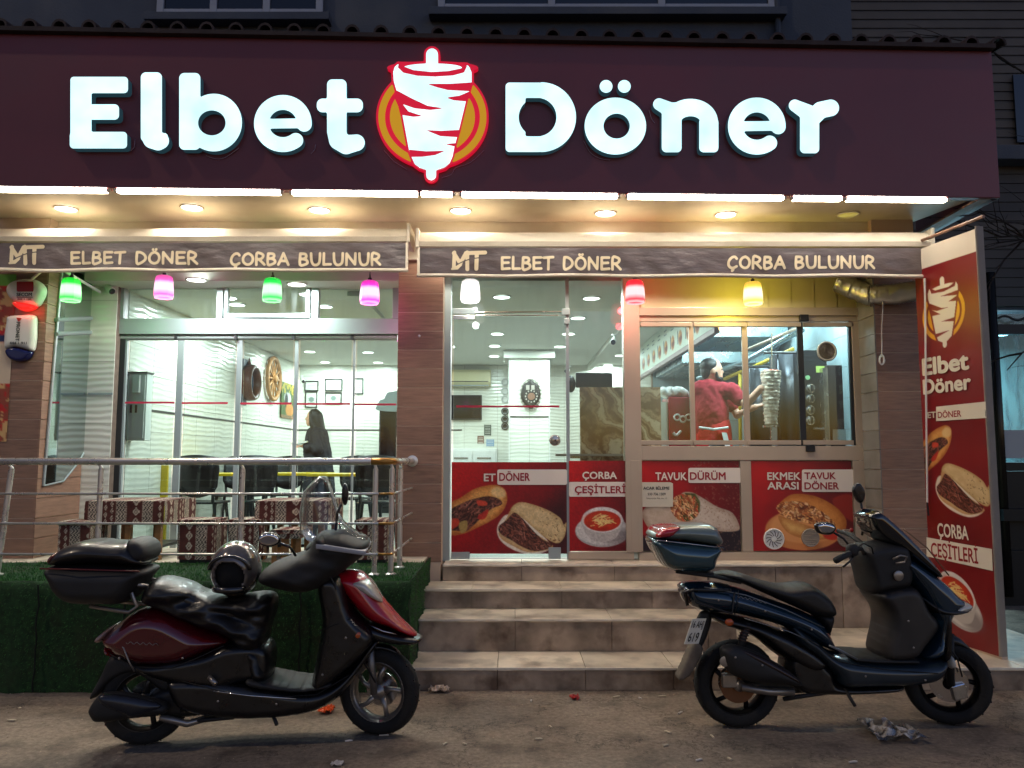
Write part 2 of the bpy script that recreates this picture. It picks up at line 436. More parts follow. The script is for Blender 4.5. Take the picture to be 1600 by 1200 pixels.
# ------------------------------------------------------------------ painting of prints and weaves (colour attribute)
def vnoise(X, Y, s, seed=0, oct=3):
    out = np.zeros(X.shape); amp = 1; tot = 0
    for o in range(oct):
        r = np.random.default_rng(seed + o * 13); G = r.random((64, 64)); x = X * s; y = Y * s
        xi = np.floor(x).astype(int); yi = np.floor(y).astype(int); fx = x - xi; fy = y - yi; fx = fx * fx * (3 - 2 * fx); fy = fy * fy * (3 - 2 * fy)
        g = lambda a, b: G[a % 64, b % 64]
        out += amp * (g(xi, yi) * (1 - fx) * (1 - fy) + g(xi + 1, yi) * fx * (1 - fy) + g(xi, yi + 1) * (1 - fx) * fy + g(xi + 1, yi + 1) * fx * fy)
        tot += amp; amp *= .55; s *= 2.1
    return out / tot
class Canvas:
    def __init__(s, X, Y): s.X, s.Y = X, Y; s.c = np.zeros(X.shape + (3,))
    def fill(s, col, m=None):
        col = np.array(col, float)
        if m is None: s.c[...] = col; return
        m = np.clip(m, 0, 1)[..., None]; s.c = s.c * (1 - m) + col * m
    def shape(s, fn, col, T=None, soft=1., alpha=1.):
        X, Y = (s.X, s.Y) if T is None else T(s.X, s.Y)
        s.fill(col, alpha * np.clip(.5 - fn(X, Y) / soft, 0, 1))
    def lin(s):
        c = np.clip(s.c, 0, 255) / 255; return np.where(c <= .04045, c / 12.92, ((c + .055) / 1.055) ** 2.4)
def sheet(name, pts, cols, mat, parent=None, thick=None):
    """pts: (nu,nv,3) grid, cols (nu,nv,3) linear colour"""
    nu, nv = pts.shape[:2]; idx = np.arange(nu * nv).reshape(nu, nv)
    fs = np.stack([idx[:-1, :-1], idx[1:, :-1], idx[1:, 1:], idx[:-1, 1:]], -1).reshape(-1, 4)
    me = bpy.data.meshes.new(name); me.from_pydata(pts.reshape(-1, 3).tolist(), [], fs.tolist())
    at = me.color_attributes.new('Col', 'FLOAT_COLOR', 'POINT')
    at.data.foreach_set('color', np.concatenate([cols.reshape(-1, 3), np.ones((nu * nv, 1))], 1).ravel().astype(np.float32))
    me.materials.append(mat); o = link(name, me, mat, parent)
    if thick:
        m = o.modifiers.new('thick', 'SOLIDIFY'); m.thickness = thick; m.offset = -1
    return o
def px_sheet(name, x0, y0, x1, y1, Y, step, paint, mat, parent=None, thick=None):
    nx = int((x1 - x0) / step) + 1; ny = int((y1 - y0) / step) + 1
    a = P(x0, y0, Y); b = P(x1, y1, Y); u = np.linspace(0, 1, nx); v = np.linspace(0, 1, ny); Uu, Vv = np.meshgrid(u, v, indexing='ij')
    pts = np.stack([a.x + (b.x - a.x) * Uu, np.full(Uu.shape, Y), a.z + (b.z - a.z) * Vv], -1)
    cv = Canvas(x0 + (x1 - x0) * Uu, y0 + (y1 - y0) * Vv); paint(cv)
    return sheet(name, pts, cv.lin(), mat, parent, thick)
def remeshed(name, mb, voxel, mat, parent=None, smooth=4, fac=.5, fold=0.):
    """one continuous skin around overlapping limbs"""
    me = mb.mesh(name); o = bpy.data.objects.new(name, me); COL.objects.link(o)
    r = o.modifiers.new('r', 'REMESH'); r.mode = 'VOXEL'; r.voxel_size = voxel; r.use_smooth_shade = True
    if smooth:
        s = o.modifiers.new('s', 'SMOOTH'); s.iterations = smooth; s.factor = fac
    dg = bpy.context.evaluated_depsgraph_get(); m2 = bpy.data.meshes.new_from_object(o.evaluated_get(dg)); bpy.data.objects.remove(o); bpy.data.meshes.remove(me)
    m2.name = name; m2.materials.clear()
    if fold:                                                     # cloth creases running down and across
        for v in m2.vertices:
            q = v.co; v.co = q + v.normal * fold * (mnoise.noise(Vector((q.x * 22 + q.z * 9, q.y * 22, q.z * 7))) + .5 * mnoise.noise(Vector((q.x * 40 - q.z * 30, q.y * 40, q.z * 26))))
    return link(name, m2, mat, parent, True)
def struct(o): o['kind'] = 'structure'; return o
def lamp_area(name, loc, power, size, color, parent=None, down=True, shape='DISK', size_y=None, rot=None, spread=None):
    d = bpy.data.lights.new(name, 'AREA'); d.energy = power; d.color = color; d.shape = shape; d.size = size
    if size_y: d.size_y = size_y
    if spread: d.spread = spread
    o = bpy.data.objects.new(name, d); COL.objects.link(o); o.location = loc
    if rot: o.rotation_euler = rot
    return adopt(o, parent)
def lamp_point(name, loc, power, r, color, parent=None):
    d = bpy.data.lights.new(name, 'POINT'); d.energy = power; d.color = color; d.shadow_soft_size = r
    o = bpy.data.objects.new(name, d); COL.objects.link(o); o.location = loc; return adopt(o, parent)
# ================================================================== key planes
GR, GL, PF, PL, PR = 7.30, 7.72, 7.05, 6.90, 6.95      # right glazing, left glazing, pillar fronts
YB, XL, XR, CE, FL = 14.2, -3.86, 3.22, 3.30, .70      # back wall, left wall, kitchen wall, ceiling, floor
TZ, TY = .76, 5.66                                     # terrace top, terrace front
Z1, Z2, Z3 = .153, .396, .555
NY = Vector((0, -1, 0))
# ------------------------------------------------------------------ materials
def asphalt():
    m = pm('asphalt', C(130, 116, 100), .88, var=.22, vscale=1.1, dirt=(C(64, 54, 46), 3.4, .85)); nt = m.node_tree; N, L = nt.nodes, nt.links; b = N['Principled BSDF']
    g = N.new('ShaderNodeNewGeometry'); src = b.inputs['Base Color'].links[0].from_socket
    def nz(sc, det): n = N.new('ShaderNodeTexNoise'); n.inputs['Scale'].default_value = sc; n.inputs['Detail'].default_value = det; n.inputs['Roughness'].default_value = .75; L.new(g.outputs['Position'], n.inputs['Vector']); return n
    f = nz(30, 10); mr = N.new('ShaderNodeMapRange'); L.new(f.outputs['Fac'], mr.inputs[0]); mr.inputs[1].default_value = .32; mr.inputs[2].default_value = .68; mr.inputs[3].default_value = .55; mr.inputs[4].default_value = 1.42
    mu = N.new('ShaderNodeMix'); mu.data_type = 'RGBA'; mu.blend_type = 'MULTIPLY'; mu.inputs[0].default_value = 1; L.new(src, mu.inputs[6]); L.new(mr.outputs[0], mu.inputs[7])
    vo = N.new('ShaderNodeTexVoronoi'); vo.feature = 'DISTANCE_TO_EDGE'; vo.inputs['Scale'].default_value = .55; ad = N.new('ShaderNodeVectorMath'); ad.operation = 'ADD'; L.new(g.outputs['Position'], ad.inputs[0]); w = nz(2.5, 6); L.new(w.outputs['Color'], ad.inputs[1]); L.new(ad.outputs[0], vo.inputs['Vector'])
    cr = N.new('ShaderNodeMapRange'); L.new(vo.outputs['Distance'], cr.inputs[0]); cr.inputs[1].default_value = .0; cr.inputs[2].default_value = .006; cr.inputs[3].default_value = .35; cr.inputs[4].default_value = 1
    m2 = N.new('ShaderNodeMix'); m2.data_type = 'RGBA'; m2.blend_type = 'MULTIPLY'; m2.inputs[0].default_value = 1; L.new(mu.outputs[2], m2.inputs[6]); L.new(cr.outputs[0], m2.inputs[7]); L.new(m2.outputs[2], b.inputs['Base Color'])
    bp = N.new('ShaderNodeBump'); bp.inputs['Distance'].default_value = .012; bp.inputs['Strength'].default_value = .8; h = N.new('ShaderNodeMath'); h.operation = 'MULTIPLY'; L.new(f.outputs['Fac'], h.inputs[0]); L.new(cr.outputs[0], h.inputs[1]); L.new(h.outputs[0], bp.inputs['Height']); L.new(bp.outputs[0], b.inputs['Normal']); return m
M_asph = asphalt()
M_stone = pm('step_stone', C(158, 140, 120), .6, var=.5, vscale=3.6, bump=.003, bscale=40, objvar=.22, dirt=(C(84, 62, 46), 5.5, .9))
M_tread = pm('tread_stone', C(214, 200, 176), .5, var=.24, vscale=4, bump=.0015, bscale=50, objvar=.14, dirt=(C(112, 98, 84), 4.2, .85))
M_nose = pm('worn_nosing', C(236, 226, 206), .5, var=.15, vscale=14)
M_grout = pm('grout', C(120, 105, 92), .9, var=.2, vscale=20)
M_plank = pm('wood_look_plank', C(146, 112, 92), .5, var=.22, vscale=2.2, stretch=(3, 3, 26), bump=.0015, bscale=6, objvar=.12)
M_joint = pm('plank_joint', C(206, 182, 158), .8)
M_alu = pm('aluminium', C(160, 172, 172), .4, .3, var=.05, vscale=3)
M_alud = pm('dark_gasket', C(38, 40, 42), .5)
M_cream = pm('cream_paint', C(226, 214, 192), .45, var=.07, vscale=2.5, bump=.0005, bscale=20, dirt=(C(170, 145, 105), 3, .35))
M_panel = pm('beige_panel', C(196, 184, 150), .5, var=.06, vscale=2)
M_fascia = pm('fascia_board', C(112, 44, 50), .42, var=.14, vscale=.8, coat=.12, dirt=(C(92, 50, 52), 1.6, .5), bump=.0008, bscale=3)
M_roof = pm('roof_tile', C(52, 40, 38), .8, var=.35, vscale=6, bump=.004, bscale=30, objvar=.25)
M_uwall = pm('upper_render', C(70, 78, 90), .9, var=.12, vscale=1.5, bump=.003, bscale=40, dirt=(C(100, 102, 104), 1.2, .6))  # wall colour darkened to stand for the lack of street light up here
M_pvc = pm('white_pvc', C(150, 156, 166), .4, var=.05)
M_dkglass = pm('dark_window_glass', C(16, 20, 26), .06, spec=.6)
M_turf = pm('green_turf', C(30, 64, 28), .95, var=.45, vscale=28, bump=.012, bscale=220, dirt=(C(44, 46, 26), 3.2, .75))
M_black = pm('black_plastic', C(22, 22, 24), .45, var=.15, vscale=10)
M_steel = pm('stainless_steel', C(196, 190, 184), .22, .95, rvar=.08, vscale=4)
M_white = pm('white_paint', C(225, 225, 220), .5, var=.04)
M_off = pm('lamp_off_glow', C(200, 186, 90), .4, emit=(.6, .5, .12), estr=.35)  # the unlit lens is given a faint glow of its own
M_lit = pm('lamp_lit_white', (.9, .9, .85), .4, emit=(1, .95, .84), estr=14)
M_strip = pm('led_tube', (.9, .9, .85), .4, emit=(1, .91, .78), estr=46)
M_glass = glass_mat('window_glass', (.84, .93, .92), .9, .0, haze=.035)
M_glassd = glass_mat('door_glass', (.84, .93, .92), .9, .0, haze=.03)
M_red_tape = pm('red_tape', C(196, 48, 74), .5)

# ------------------------------------------------------------------ ground
def ground():
    me = MB()
    me.add([(-60, -30, 0), (60, -30, 0), (60, 90, 0), (-60, 90, 0)], [(0, 1, 2, 3)])
    struct(me.build('road', M_asph))
    # a long low pavement step under the shop
    a = P(640, 1043, 5.723).x
    o = box('pavement', a, 4.3, 5.735, 7.2, -.02, Z1 - .022, M_grout); struct(o)
    x = a; i = 0
    while x < 4.28:
        w = min(.62, 4.29 - x)
        piece('paving_slab', (w - .004, .50, .022), (x + w / 2, 5.715 + .25, Z1 - .011), M_tread, o, bev=.002)
        piece('paving_slab', (w - .004, .50, .022), (x + w / 2 + .0, 5.715 + .753, Z1 - .011), M_tread, o, bev=.002)
        piece('paving_slab', (w - .004, .50, .022), (x + w / 2 + .0, 5.715 + 1.256, Z1 - .011), M_tread, o, bev=.002)
        piece('kerb_tile', (w - .004, .012, Z1 - .024), (x + w / 2, 5.728, (Z1 - .024) / 2), M_stone, o, bev=.0015)
        x += .62; i += 1
    box('nosing_strip', a, 4.28, 5.709, 5.716, Z1 - .012, Z1 + .002, M_nose, o)
ground()
def gravel():
    rs = random.Random(21); vs = []; fs = []
    for i in range(5200):
        y = rs.uniform(3.2, 5.7) if rs.random() < .8 else 5.72 - abs(rs.gauss(0, .07)); x = rs.uniform(-.85, .85) * (y * .9 + .6); r = .0016 + .0045 * rs.random() ** 3; q = len(vs); a = rs.uniform(0, 6)
        if y > TY - .02 and x < -.7: continue
        vs += [(x + r * math.cos(a + k * 1.57) * rs.uniform(.7, 1.4), y + r * math.sin(a + k * 1.57) * rs.uniform(.7, 1.4), .0005) for k in range(4)] + [(x, y, r * 1.1)]; fs += [(q + k, q + (k + 1) % 4, q + 4) for k in range(4)]
    me = bpy.data.meshes.new('gravel'); me.from_pydata(vs, [], fs); o = link('gravel', me, pm('grit', C(150, 134, 114), .9, var=.6, vscale=30)); tag(o, 'fine pale grit scattered over the brown road', 'gravel', kind='stuff')
gravel()
def steps():
    x1s = (P(1150, 960, 6.2).x,) * 3
    st = thing('stone_steps', 'three brown stone tiled steps leading up to the glass shop door', 'steps', (.7, 6.2, Z1))
    rows = [(6.186, Z1, Z2, P(654, 967, 6.186).x), (6.603, Z2, Z3, P(659, 920, 6.603).x), (7.012, Z3, FL, P(692, 881, 7.012).x)]
    xe = P(1150, 960, 6.2).x
    for k, (y, z0, z1, xa) in enumerate(rows):
        x_end = xe if k < 2 else 3.22
        yb = rows[k + 1][0] if k < 2 else 7.36
        box('step_core', xa + .015, x_end - .002, y + .014, yb + .05 if k < 2 else 7.25, z0 + .001, z1 - .024, M_grout, st)
        x = xa; L = .74 if k < 2 else .81
        off = [.0, .33, .12][k]; first = True
        while x < x_end - .03:
            w = min(L - (off if first else 0), x_end - x); first = False
            if k < 2 or x < xe - .3: piece('riser_tile', (min(w, xe - x) - .004, .014, z1 - z0 - .026), (x + min(w, xe - x) / 2, y + .009, (z0 + z1 - .024) / 2 + .001), M_stone, st, bev=.0015)
            piece('tread_slab', (w - .003, yb - y + .02, .022), (x + w / 2, y - .012 + (yb - y + .02) / 2, z1 - .011), M_tread, st, bev=.002)
            x += w
        box('nosing_strip', xa, x_end, y - .019, y - .0125, z1 - .011, z1 + .0015, M_nose, st)
        box('end_tile', xa - .004, xa + .0105, y + .018, yb, z0 + .002, z1 - .026, M_stone, st)
    # the tiled plinth under the kitchen window
    pl = thing('tiled_plinth', 'brown stone tiled plinth below the serving window, behind the dark blue scooter', 'wall', (2.3, 7.0, Z1))
    box('plinth_core', xe + .01, 3.22, 7.03, 7.25, Z1 + .001, FL - .03, M_grout, pl)
    x = xe
    while x < 3.2:
        w = min(.58, 3.24 - x)
        piece('plinth_tile', (w - .005, .014, FL - Z1 - .03), (x + w / 2, 7.021, (FL + Z1) / 2 - .012), M_stone, pl, bev=.0015); x += w
steps()
def terrace():
    xr = P(640, 900, TY).x
    t = thing('terrace_platform', 'raised terrace wrapped in green artificial turf with a beige tiled back', 'terrace', (-2.5, 6.2, 0))
    # carpet: draped sheet with soft waves on its front and end
    nx, nz = 120, 30; xs = np.linspace(-5.2, xr, nx); m = MB(); vs = []; prof = [(0, 0), (0, .2), (0, .4), (0, .6), (.004, .7), (.02, .745), (.06, TZ), (.3, TZ), (.6, TZ), (1.0, TZ)]
    for x in xs:
        for (dy, z) in prof:
            wv = (.02 * math.sin(x * 9 + 1) + .012 * math.sin(x * 23)) * (1 - z / TZ) * 1. if z < TZ else 0
            vs.append((x + (.012 * math.sin(z * 20) if x == xs[-1] else 0), TY + dy - .0 - max(0, wv), z + .004 * math.sin(x * 31 + dy * 9)))
    k = len(prof); fs = [(i * k + j, (i + 1) * k + j, (i + 1) * k + j + 1, i * k + j + 1) for i in range(nx - 1) for j in range(k - 1)]
    m.add(vs, fs).build('turf_carpet', M_turf, t, smooth=True)
    # end drape
    m = MB(); vs = []; n2 = 24
    for i in range(n2 + 1):
        y = TY + 1.35 * i / n2
        for j in range(8):
            z = TZ * (1 - j / 7); vs.append((xr + .004 + .02 * math.sin(y * 14) * (j / 7) + .01 * math.sin(y * 37 + j), y, z + (.0 if j else .002)))
    m.add(vs, [(i * 8 + j, i * 8 + j + 1, (i + 1) * 8 + j + 1, (i + 1) * 8 + j) for i in range(n2) for j in range(7)]).build('turf_drape', M_turf, t, smooth=True)
    box('terrace_core', -5.2, xr - .03, TY + .08, 8.0, .0, TZ - .03, M_grout, t)
    x = -5.2
    while x < xr - .03:
        w = min(.6, xr - .02 - x)
        for j in range(3): piece('floor_tile', (w - .004, .42, .02), (x + w / 2, 6.87 + j * .424, TZ - .012 + .004), M_tread, t, bev=.001)
        x += .6
    for px in (60, 196, 330, 470): MB().tube([(P(px, 1000, TY).x + .006 * math.sin(j * 2.1 + px), TY - .03 - .006 * math.sin(j * 1.3), .01 + j * .073) for j in range(11)], .006, 5).build('carpet_seam', pm('seam_dark', C(14, 24, 12), .95), t)
    # tufts: short blades along the edge and over the top
    rs = random.Random(3); vs = []; fs = []
    for i in range(26000):
        top = rs.random() < .62
        x = rs.uniform(-4.6, xr)
        if top: y = TY + rs.random() ** 1.6 * 1.0; b = Vector((x, y, TZ + .002)); d = Vector((rs.gauss(0, .35), rs.gauss(-.2, .35), 1))
        else:
            if rs.random() < .3: b = Vector((xr + .005, TY + rs.random() * 1.2, rs.uniform(.02, TZ))); d = Vector((1, rs.gauss(0, .4), rs.gauss(-.3, .4)))
            else: b = Vector((x, TY - .012, rs.uniform(.0, TZ))); d = Vector((rs.gauss(0, .4), -1, rs.gauss(-.3, .4)))
        d = d.normalized() * rs.uniform(.012, .026); s = Vector((rs.uniform(-1, 1), rs.uniform(-.6, .6), rs.uniform(-.4, .4))).normalized() * .0022
        q = len(vs); vs += [b - s, b + s, b + d]; fs.append((q, q + 1, q + 2))
    m = MB(); m.v = [tuple(v) for v in vs]; m.f = fs; m.mi = [0] * len(fs)
    me = bpy.data.meshes.new('turf_blades'); me.from_pydata(m.v, [], m.f); o = link('turf_blades', me, pm('turf_blade', C(60, 118, 50), .9, var=.5, vscale=40), t); o['kind'] = 'stuff'
terrace()
# ------------------------------------------------------------------ cladded pillars
PH = .1715
def clad(parent, x0, x1, y, z0, z1, ph=PH, zs=0.):
    """horizontal wood-look planks on a front face at y, each its own piece"""
    z = z0
    while z < z1 - .02:
        h = min(ph, z1 - z); piece('cladding_plank', (x1 - x0, .012, h - .006), ((x0 + x1) / 2, y + .006, z + h / 2), M_plank, parent, bev=.001); z += h
def pillars():
    a, b = P(620, 650, PF).x, P(691, 650, PF).x
    p = thing('clad_pillar', 'brown plank clad pillar between the terrace window and the glass door', 'pillar', ((a + b) / 2, PF, TZ))
    box('pillar_core', a + .004, b - .004, PF + .003, GL + .1, .0, 3.9, M_joint, p); clad(p, a, b, PF, P(650, 879, PF).z, 3.6)
    MB().lathe([(.002, 0), (.012, 0), (.012, .006), (.004, .012)], P(655, 525, PF), (0, -1, 0), 14).build('screw_cap', M_white, p)
    a2 = P(62, 650, PL).x
    p = thing('clad_pillar', 'brown plank clad pillar at the left edge carrying two alarm boxes', 'pillar', (a2 - .4, PL, TZ))
    box('pillar_core', -6.2, a2 - .002, PL + .003, GL + .3, .0, 3.9, M_joint, p); clad(p, -5.4, a2, PL, TZ, 3.6, .1715)
    # the return beside it: planks below, a mirror-bright fixed pane above
    z = TZ
    while z < 3.5:
        h = .1715; piece('cladding_plank', (.012, 7.6 - PL - .005, h - .006), (a2 + .004, (PL + 7.6) / 2, z + h / 2), M_plank, p, bev=.0012); z += h
    r = thing('side_window', 'narrow glossy side window in aluminium frame left of the terrace window', 'window', (a2, 7.4, 1.4))
    Mm = pm('mirror_pane', C(190, 205, 205), .03, 1.)
    pts = [PXP(x, y, a2 + .016) for x, y in ((96, 420), (152, 420), (146, 560), (135, 700), (119, 726), (98, 752), (67, 759), (74, 700), (84, 560))]
    m = MB(); n = len(pts); X = Vector((.006, 0, 0)); m.add([q for q in pts] + [q + X for q in pts], [tuple(range(n)), tuple(range(n, 2 * n))] + [(i, (i + 1) % n, n + (i + 1) % n, n + i) for i in range(n)]).build('pane', Mm, r)
    for q0, q1, rr in ((pts[8] + X, pts[0] + X, .014), (pts[6] + X, pts[8] + X, .014), (pts[5] + X, pts[6] + X, .008), (pts[4] + X, pts[5] + X, .008), (pts[3] + X, pts[4] + X, .008), (pts[1] + X, pts[2] + X, .008), (pts[2] + X, pts[3] + X, .008)):
        MB().cyl(q0, q1, rr, n=6).build('frame_bar', M_alu, r)
    for yy in (500, 522): 
        q0, q1 = PXP(88, yy, a2 + .028), PXP(150, yy - 3, a2 + .028); MB().cyl(q0, q1, .02, n=8).build('frame_bar', M_alu, r)
    # right pillar with a stone return
    a, b = P(1372, 650, PR).x, 3.62
    p = thing('clad_pillar', 'brown plank clad pillar right of the serving window beside the red banner', 'pillar', ((a + b) / 2, PR, Z1))
    box('pillar_core', a + .014, b, PR + .003, GR + .4, .1, 3.9, M_joint, p); clad(p, a + .012, b, PR, Z1 + .002, 3.6)
    Ms = pm('grey_stone_tile', C(128, 124, 118), .5, var=.18, vscale=6, objvar=.08)
    z = Z1
    while z < 3.4: piece('return_tile', (.012, GR - PR + .02, .1665), (a + .006, (PR + GR) / 2 + .01, z + .085), Ms, p, bev=.001); z += .1715
pillars()
# ------------------------------------------------------------------ upper building
def upper():
    YW = 7.6
    b = thing('apartment_building', 'unlit grey rendered apartment facade rising above the shop sign', 'building', (0, YW, 4.9))
    box('wall', -9, P(1330, 20, YW).x, YW, YW + .3, 3.92, 9, M_uwall, b)
    def win(x0, x1, ysill, n, lo):
        a, c = P(x0, 20, YW - .02).x, P(x1, 20, YW - .02).x; zs = P(x0, ysill, YW - .04).z
        w = box('window', a, c, YW - .03, YW - .012, zs, zs + 1.5, M_dkglass, b)
        box('window_sill', a - .12, c + .12, YW - .14, YW - .001, zs - .11, zs - .03, M_uwall, w, bev=.006)
        for i in range(n + 1):
            x = a + (c - a) * i / n; box('window_frame', x - .035, x + .035, YW - .055, YW - .031, zs, zs + 1.5, M_pvc, w, bev=.004)
        for i in range(n):
            xa, xb = a + (c - a) * i / n + .036, a + (c - a) * (i + 1) / n - .036
            box('window_frame', xa, xb, YW - .053, YW - .032, zs - .028, zs + .05, M_pvc, w, bev=.004)
    win(252, 500, 22, 3, 0); win(690, 1205, 14, 3, 0)
    MB().cyl((P(1215, 30, YW - .05).x, YW - .05, 4.8), (P(1215, 30, YW - .05).x, YW - .05, 9), .03, n=8).build('drain_pipe', M_uwall, b)
    # neighbour: siding further back on the right
    n = thing('neighbour_building', 'dark neighbouring building with horizontal siding at the right edge', 'building', (6, 9.5, 0))
    Ms = pm('siding', C(78, 76, 74), .8, var=.15, vscale=2, objvar=.08); YN = 9.6
    x0 = 3.8; z = 3.55
    box('wall', x0, 12, YN + .03, YN + .3, 3.45, 9, M_uwall, n)
    while z < 8.6:
        piece('siding_board', (8, .03, .115), (x0 + 4, YN + .012, z), Ms, n, rot=(math.radians(-6), 0, 0)); z += .12
    box('window', P(1575, 0, YN - .05).x, P(1640, 0, YN - .05).x, YN - .06, YN - .03, P(1580, 225, YN).z, P(1580, 120, YN).z, M_dkglass, n)
    box('ledge', 3.8, 12, YN - .25, YN - .001, P(1560, 260, YN).z, P(1560, 238, YN).z, M_uwall, n, bev=.01)
    # lit shop front of the neighbour
    s = thing('neighbour_shop_window', 'lit steamy glass shop front with dark posts at the right edge', 'window', (5.4, 9.2, 0))
    Ys = 9.0; za, zb = P(1570, 722, Ys).z, P(1570, 523, Ys).z; xa = P(1543, 600, Ys).x
    Mst = glass_mat('steamy_glass', (.62, .80, .82), .8, .02, haze=.55, hazecol=(.5, .62, .64))
    box('pane', xa, 9, Ys, Ys + .012, za, zb, Mst, s)
    box('pane', xa, 9, Ys, Ys + .012, zb + .12, P(1570, 487, Ys).z, Mst, s)
    Mdk = pm('dark_metal', C(30, 34, 38), .4, .5)
    box('rail', xa, 9, Ys - .04, Ys + .05, zb + .004, zb + .116, Mdk, s); box('rail', xa, 9, Ys - .04, Ys + .05, za - .1, za - .004, Mdk, s)
    for px in (1556, 1640): x = P(px, 600, Ys - .08).x; MB().cyl((x, Ys - .09, .1), (x, Ys - .09, 3.75), .05, n=14).build('post', pm('dark_post', C(52, 50, 44), .25, .7), s, smooth=True)
    box('lower_panel', xa, 9, Ys, Ys + .05, .0, za - .104, Mdk, s); box('shelf', xa, 9, Ys - .16, Ys - .005, .93, 1.06, Mdk, s)
    pts = [P(1560 + i * 3.2, 497 - 3.2 * math.sin(i * .5), Ys - .1) for i in range(24)]; MB().tube(pts, .014, 6).build('scroll_iron', Mdk, s)
    box('interior_wall', 3.9, 10, YN + 1.2, YN + 1.3, .6, 3.4, pm('neighbour_inner', C(140, 160, 165), .9), s)
    box('notice', P(1568, 690, Ys).x, P(1612, 690, Ys).x, Ys - .012, Ys - .004, P(1570, 716, Ys).z, P(1570, 672, Ys).z, pm('paper', C(190, 196, 196), .7), s)
    box('neighbour_floor', 3.9, 10, 8.9, YN + 1.3, -.01, .6, Mdk, s)
    li = MB().box(5.3, 6.3, 9.8, 10.0, 3.18, 3.21).build('ceiling_tube', pm('cool_tube', (.8, .9, .9), .4, emit=(.55, .9, 1), estr=6), s)
    lamp_area('tube_light', (5.8, 9.9, 3.15), 90, 1.0, (.55, .88, 1), s, shape='RECTANGLE', size_y=.2)
upper()
# ================================================================== the illuminated fascia
FA, FB = Vector((-4.6, 5.93, 0)), Vector((P(1563, 306, 6.22).x, 6.22, 0))
FR = (FB - FA).normalized(); FN = Vector((FR.y, -FR.x, 0))        # along the board, towards the street
FZ0, FZ1 = hit(1200, 305, FB, FN).z, hit(1550, 80, FB, FN).z
M_let = pm('lit_letter_face', (.5, .6, .6), .4, emit=(.60, .95, 1.0), estr=.84, evar=.22, vscale=3.5)
M_lred = pm('lit_red_acrylic', C(120, 10, 24), .35, emit=C(205, 14, 46), estr=.62)
M_lgold = pm('lit_gold_acrylic', C(120, 80, 4), .35, emit=C(200, 146, 10), estr=.56)
def smooth_open(l):
    if len(l) <= 4: return l
    P_ = [l[0]] + list(l) + [l[-1]]; out = []
    for i in range(1, len(P_) - 2):
        p0, p1, p2, p3 = [np.array(P_[i + j]) for j in (-1, 0, 1, 2)]
        for t in (0, .33, .66): out.append(tuple(.5 * (2 * p1 + (-p0 + p2) * t + (2 * p0 - 5 * p1 + 4 * p2 - p3) * t * t + (-p0 + 3 * p1 - 3 * p2 + p3) * t ** 3)))
    return out + [l[-1]]
M_lside = pm('letter_side_glow', C(60, 66, 84), .4, .3, emit=(.1, .32, .42), estr=.07)  # sides made to glow faintly, adding a halo around the letters
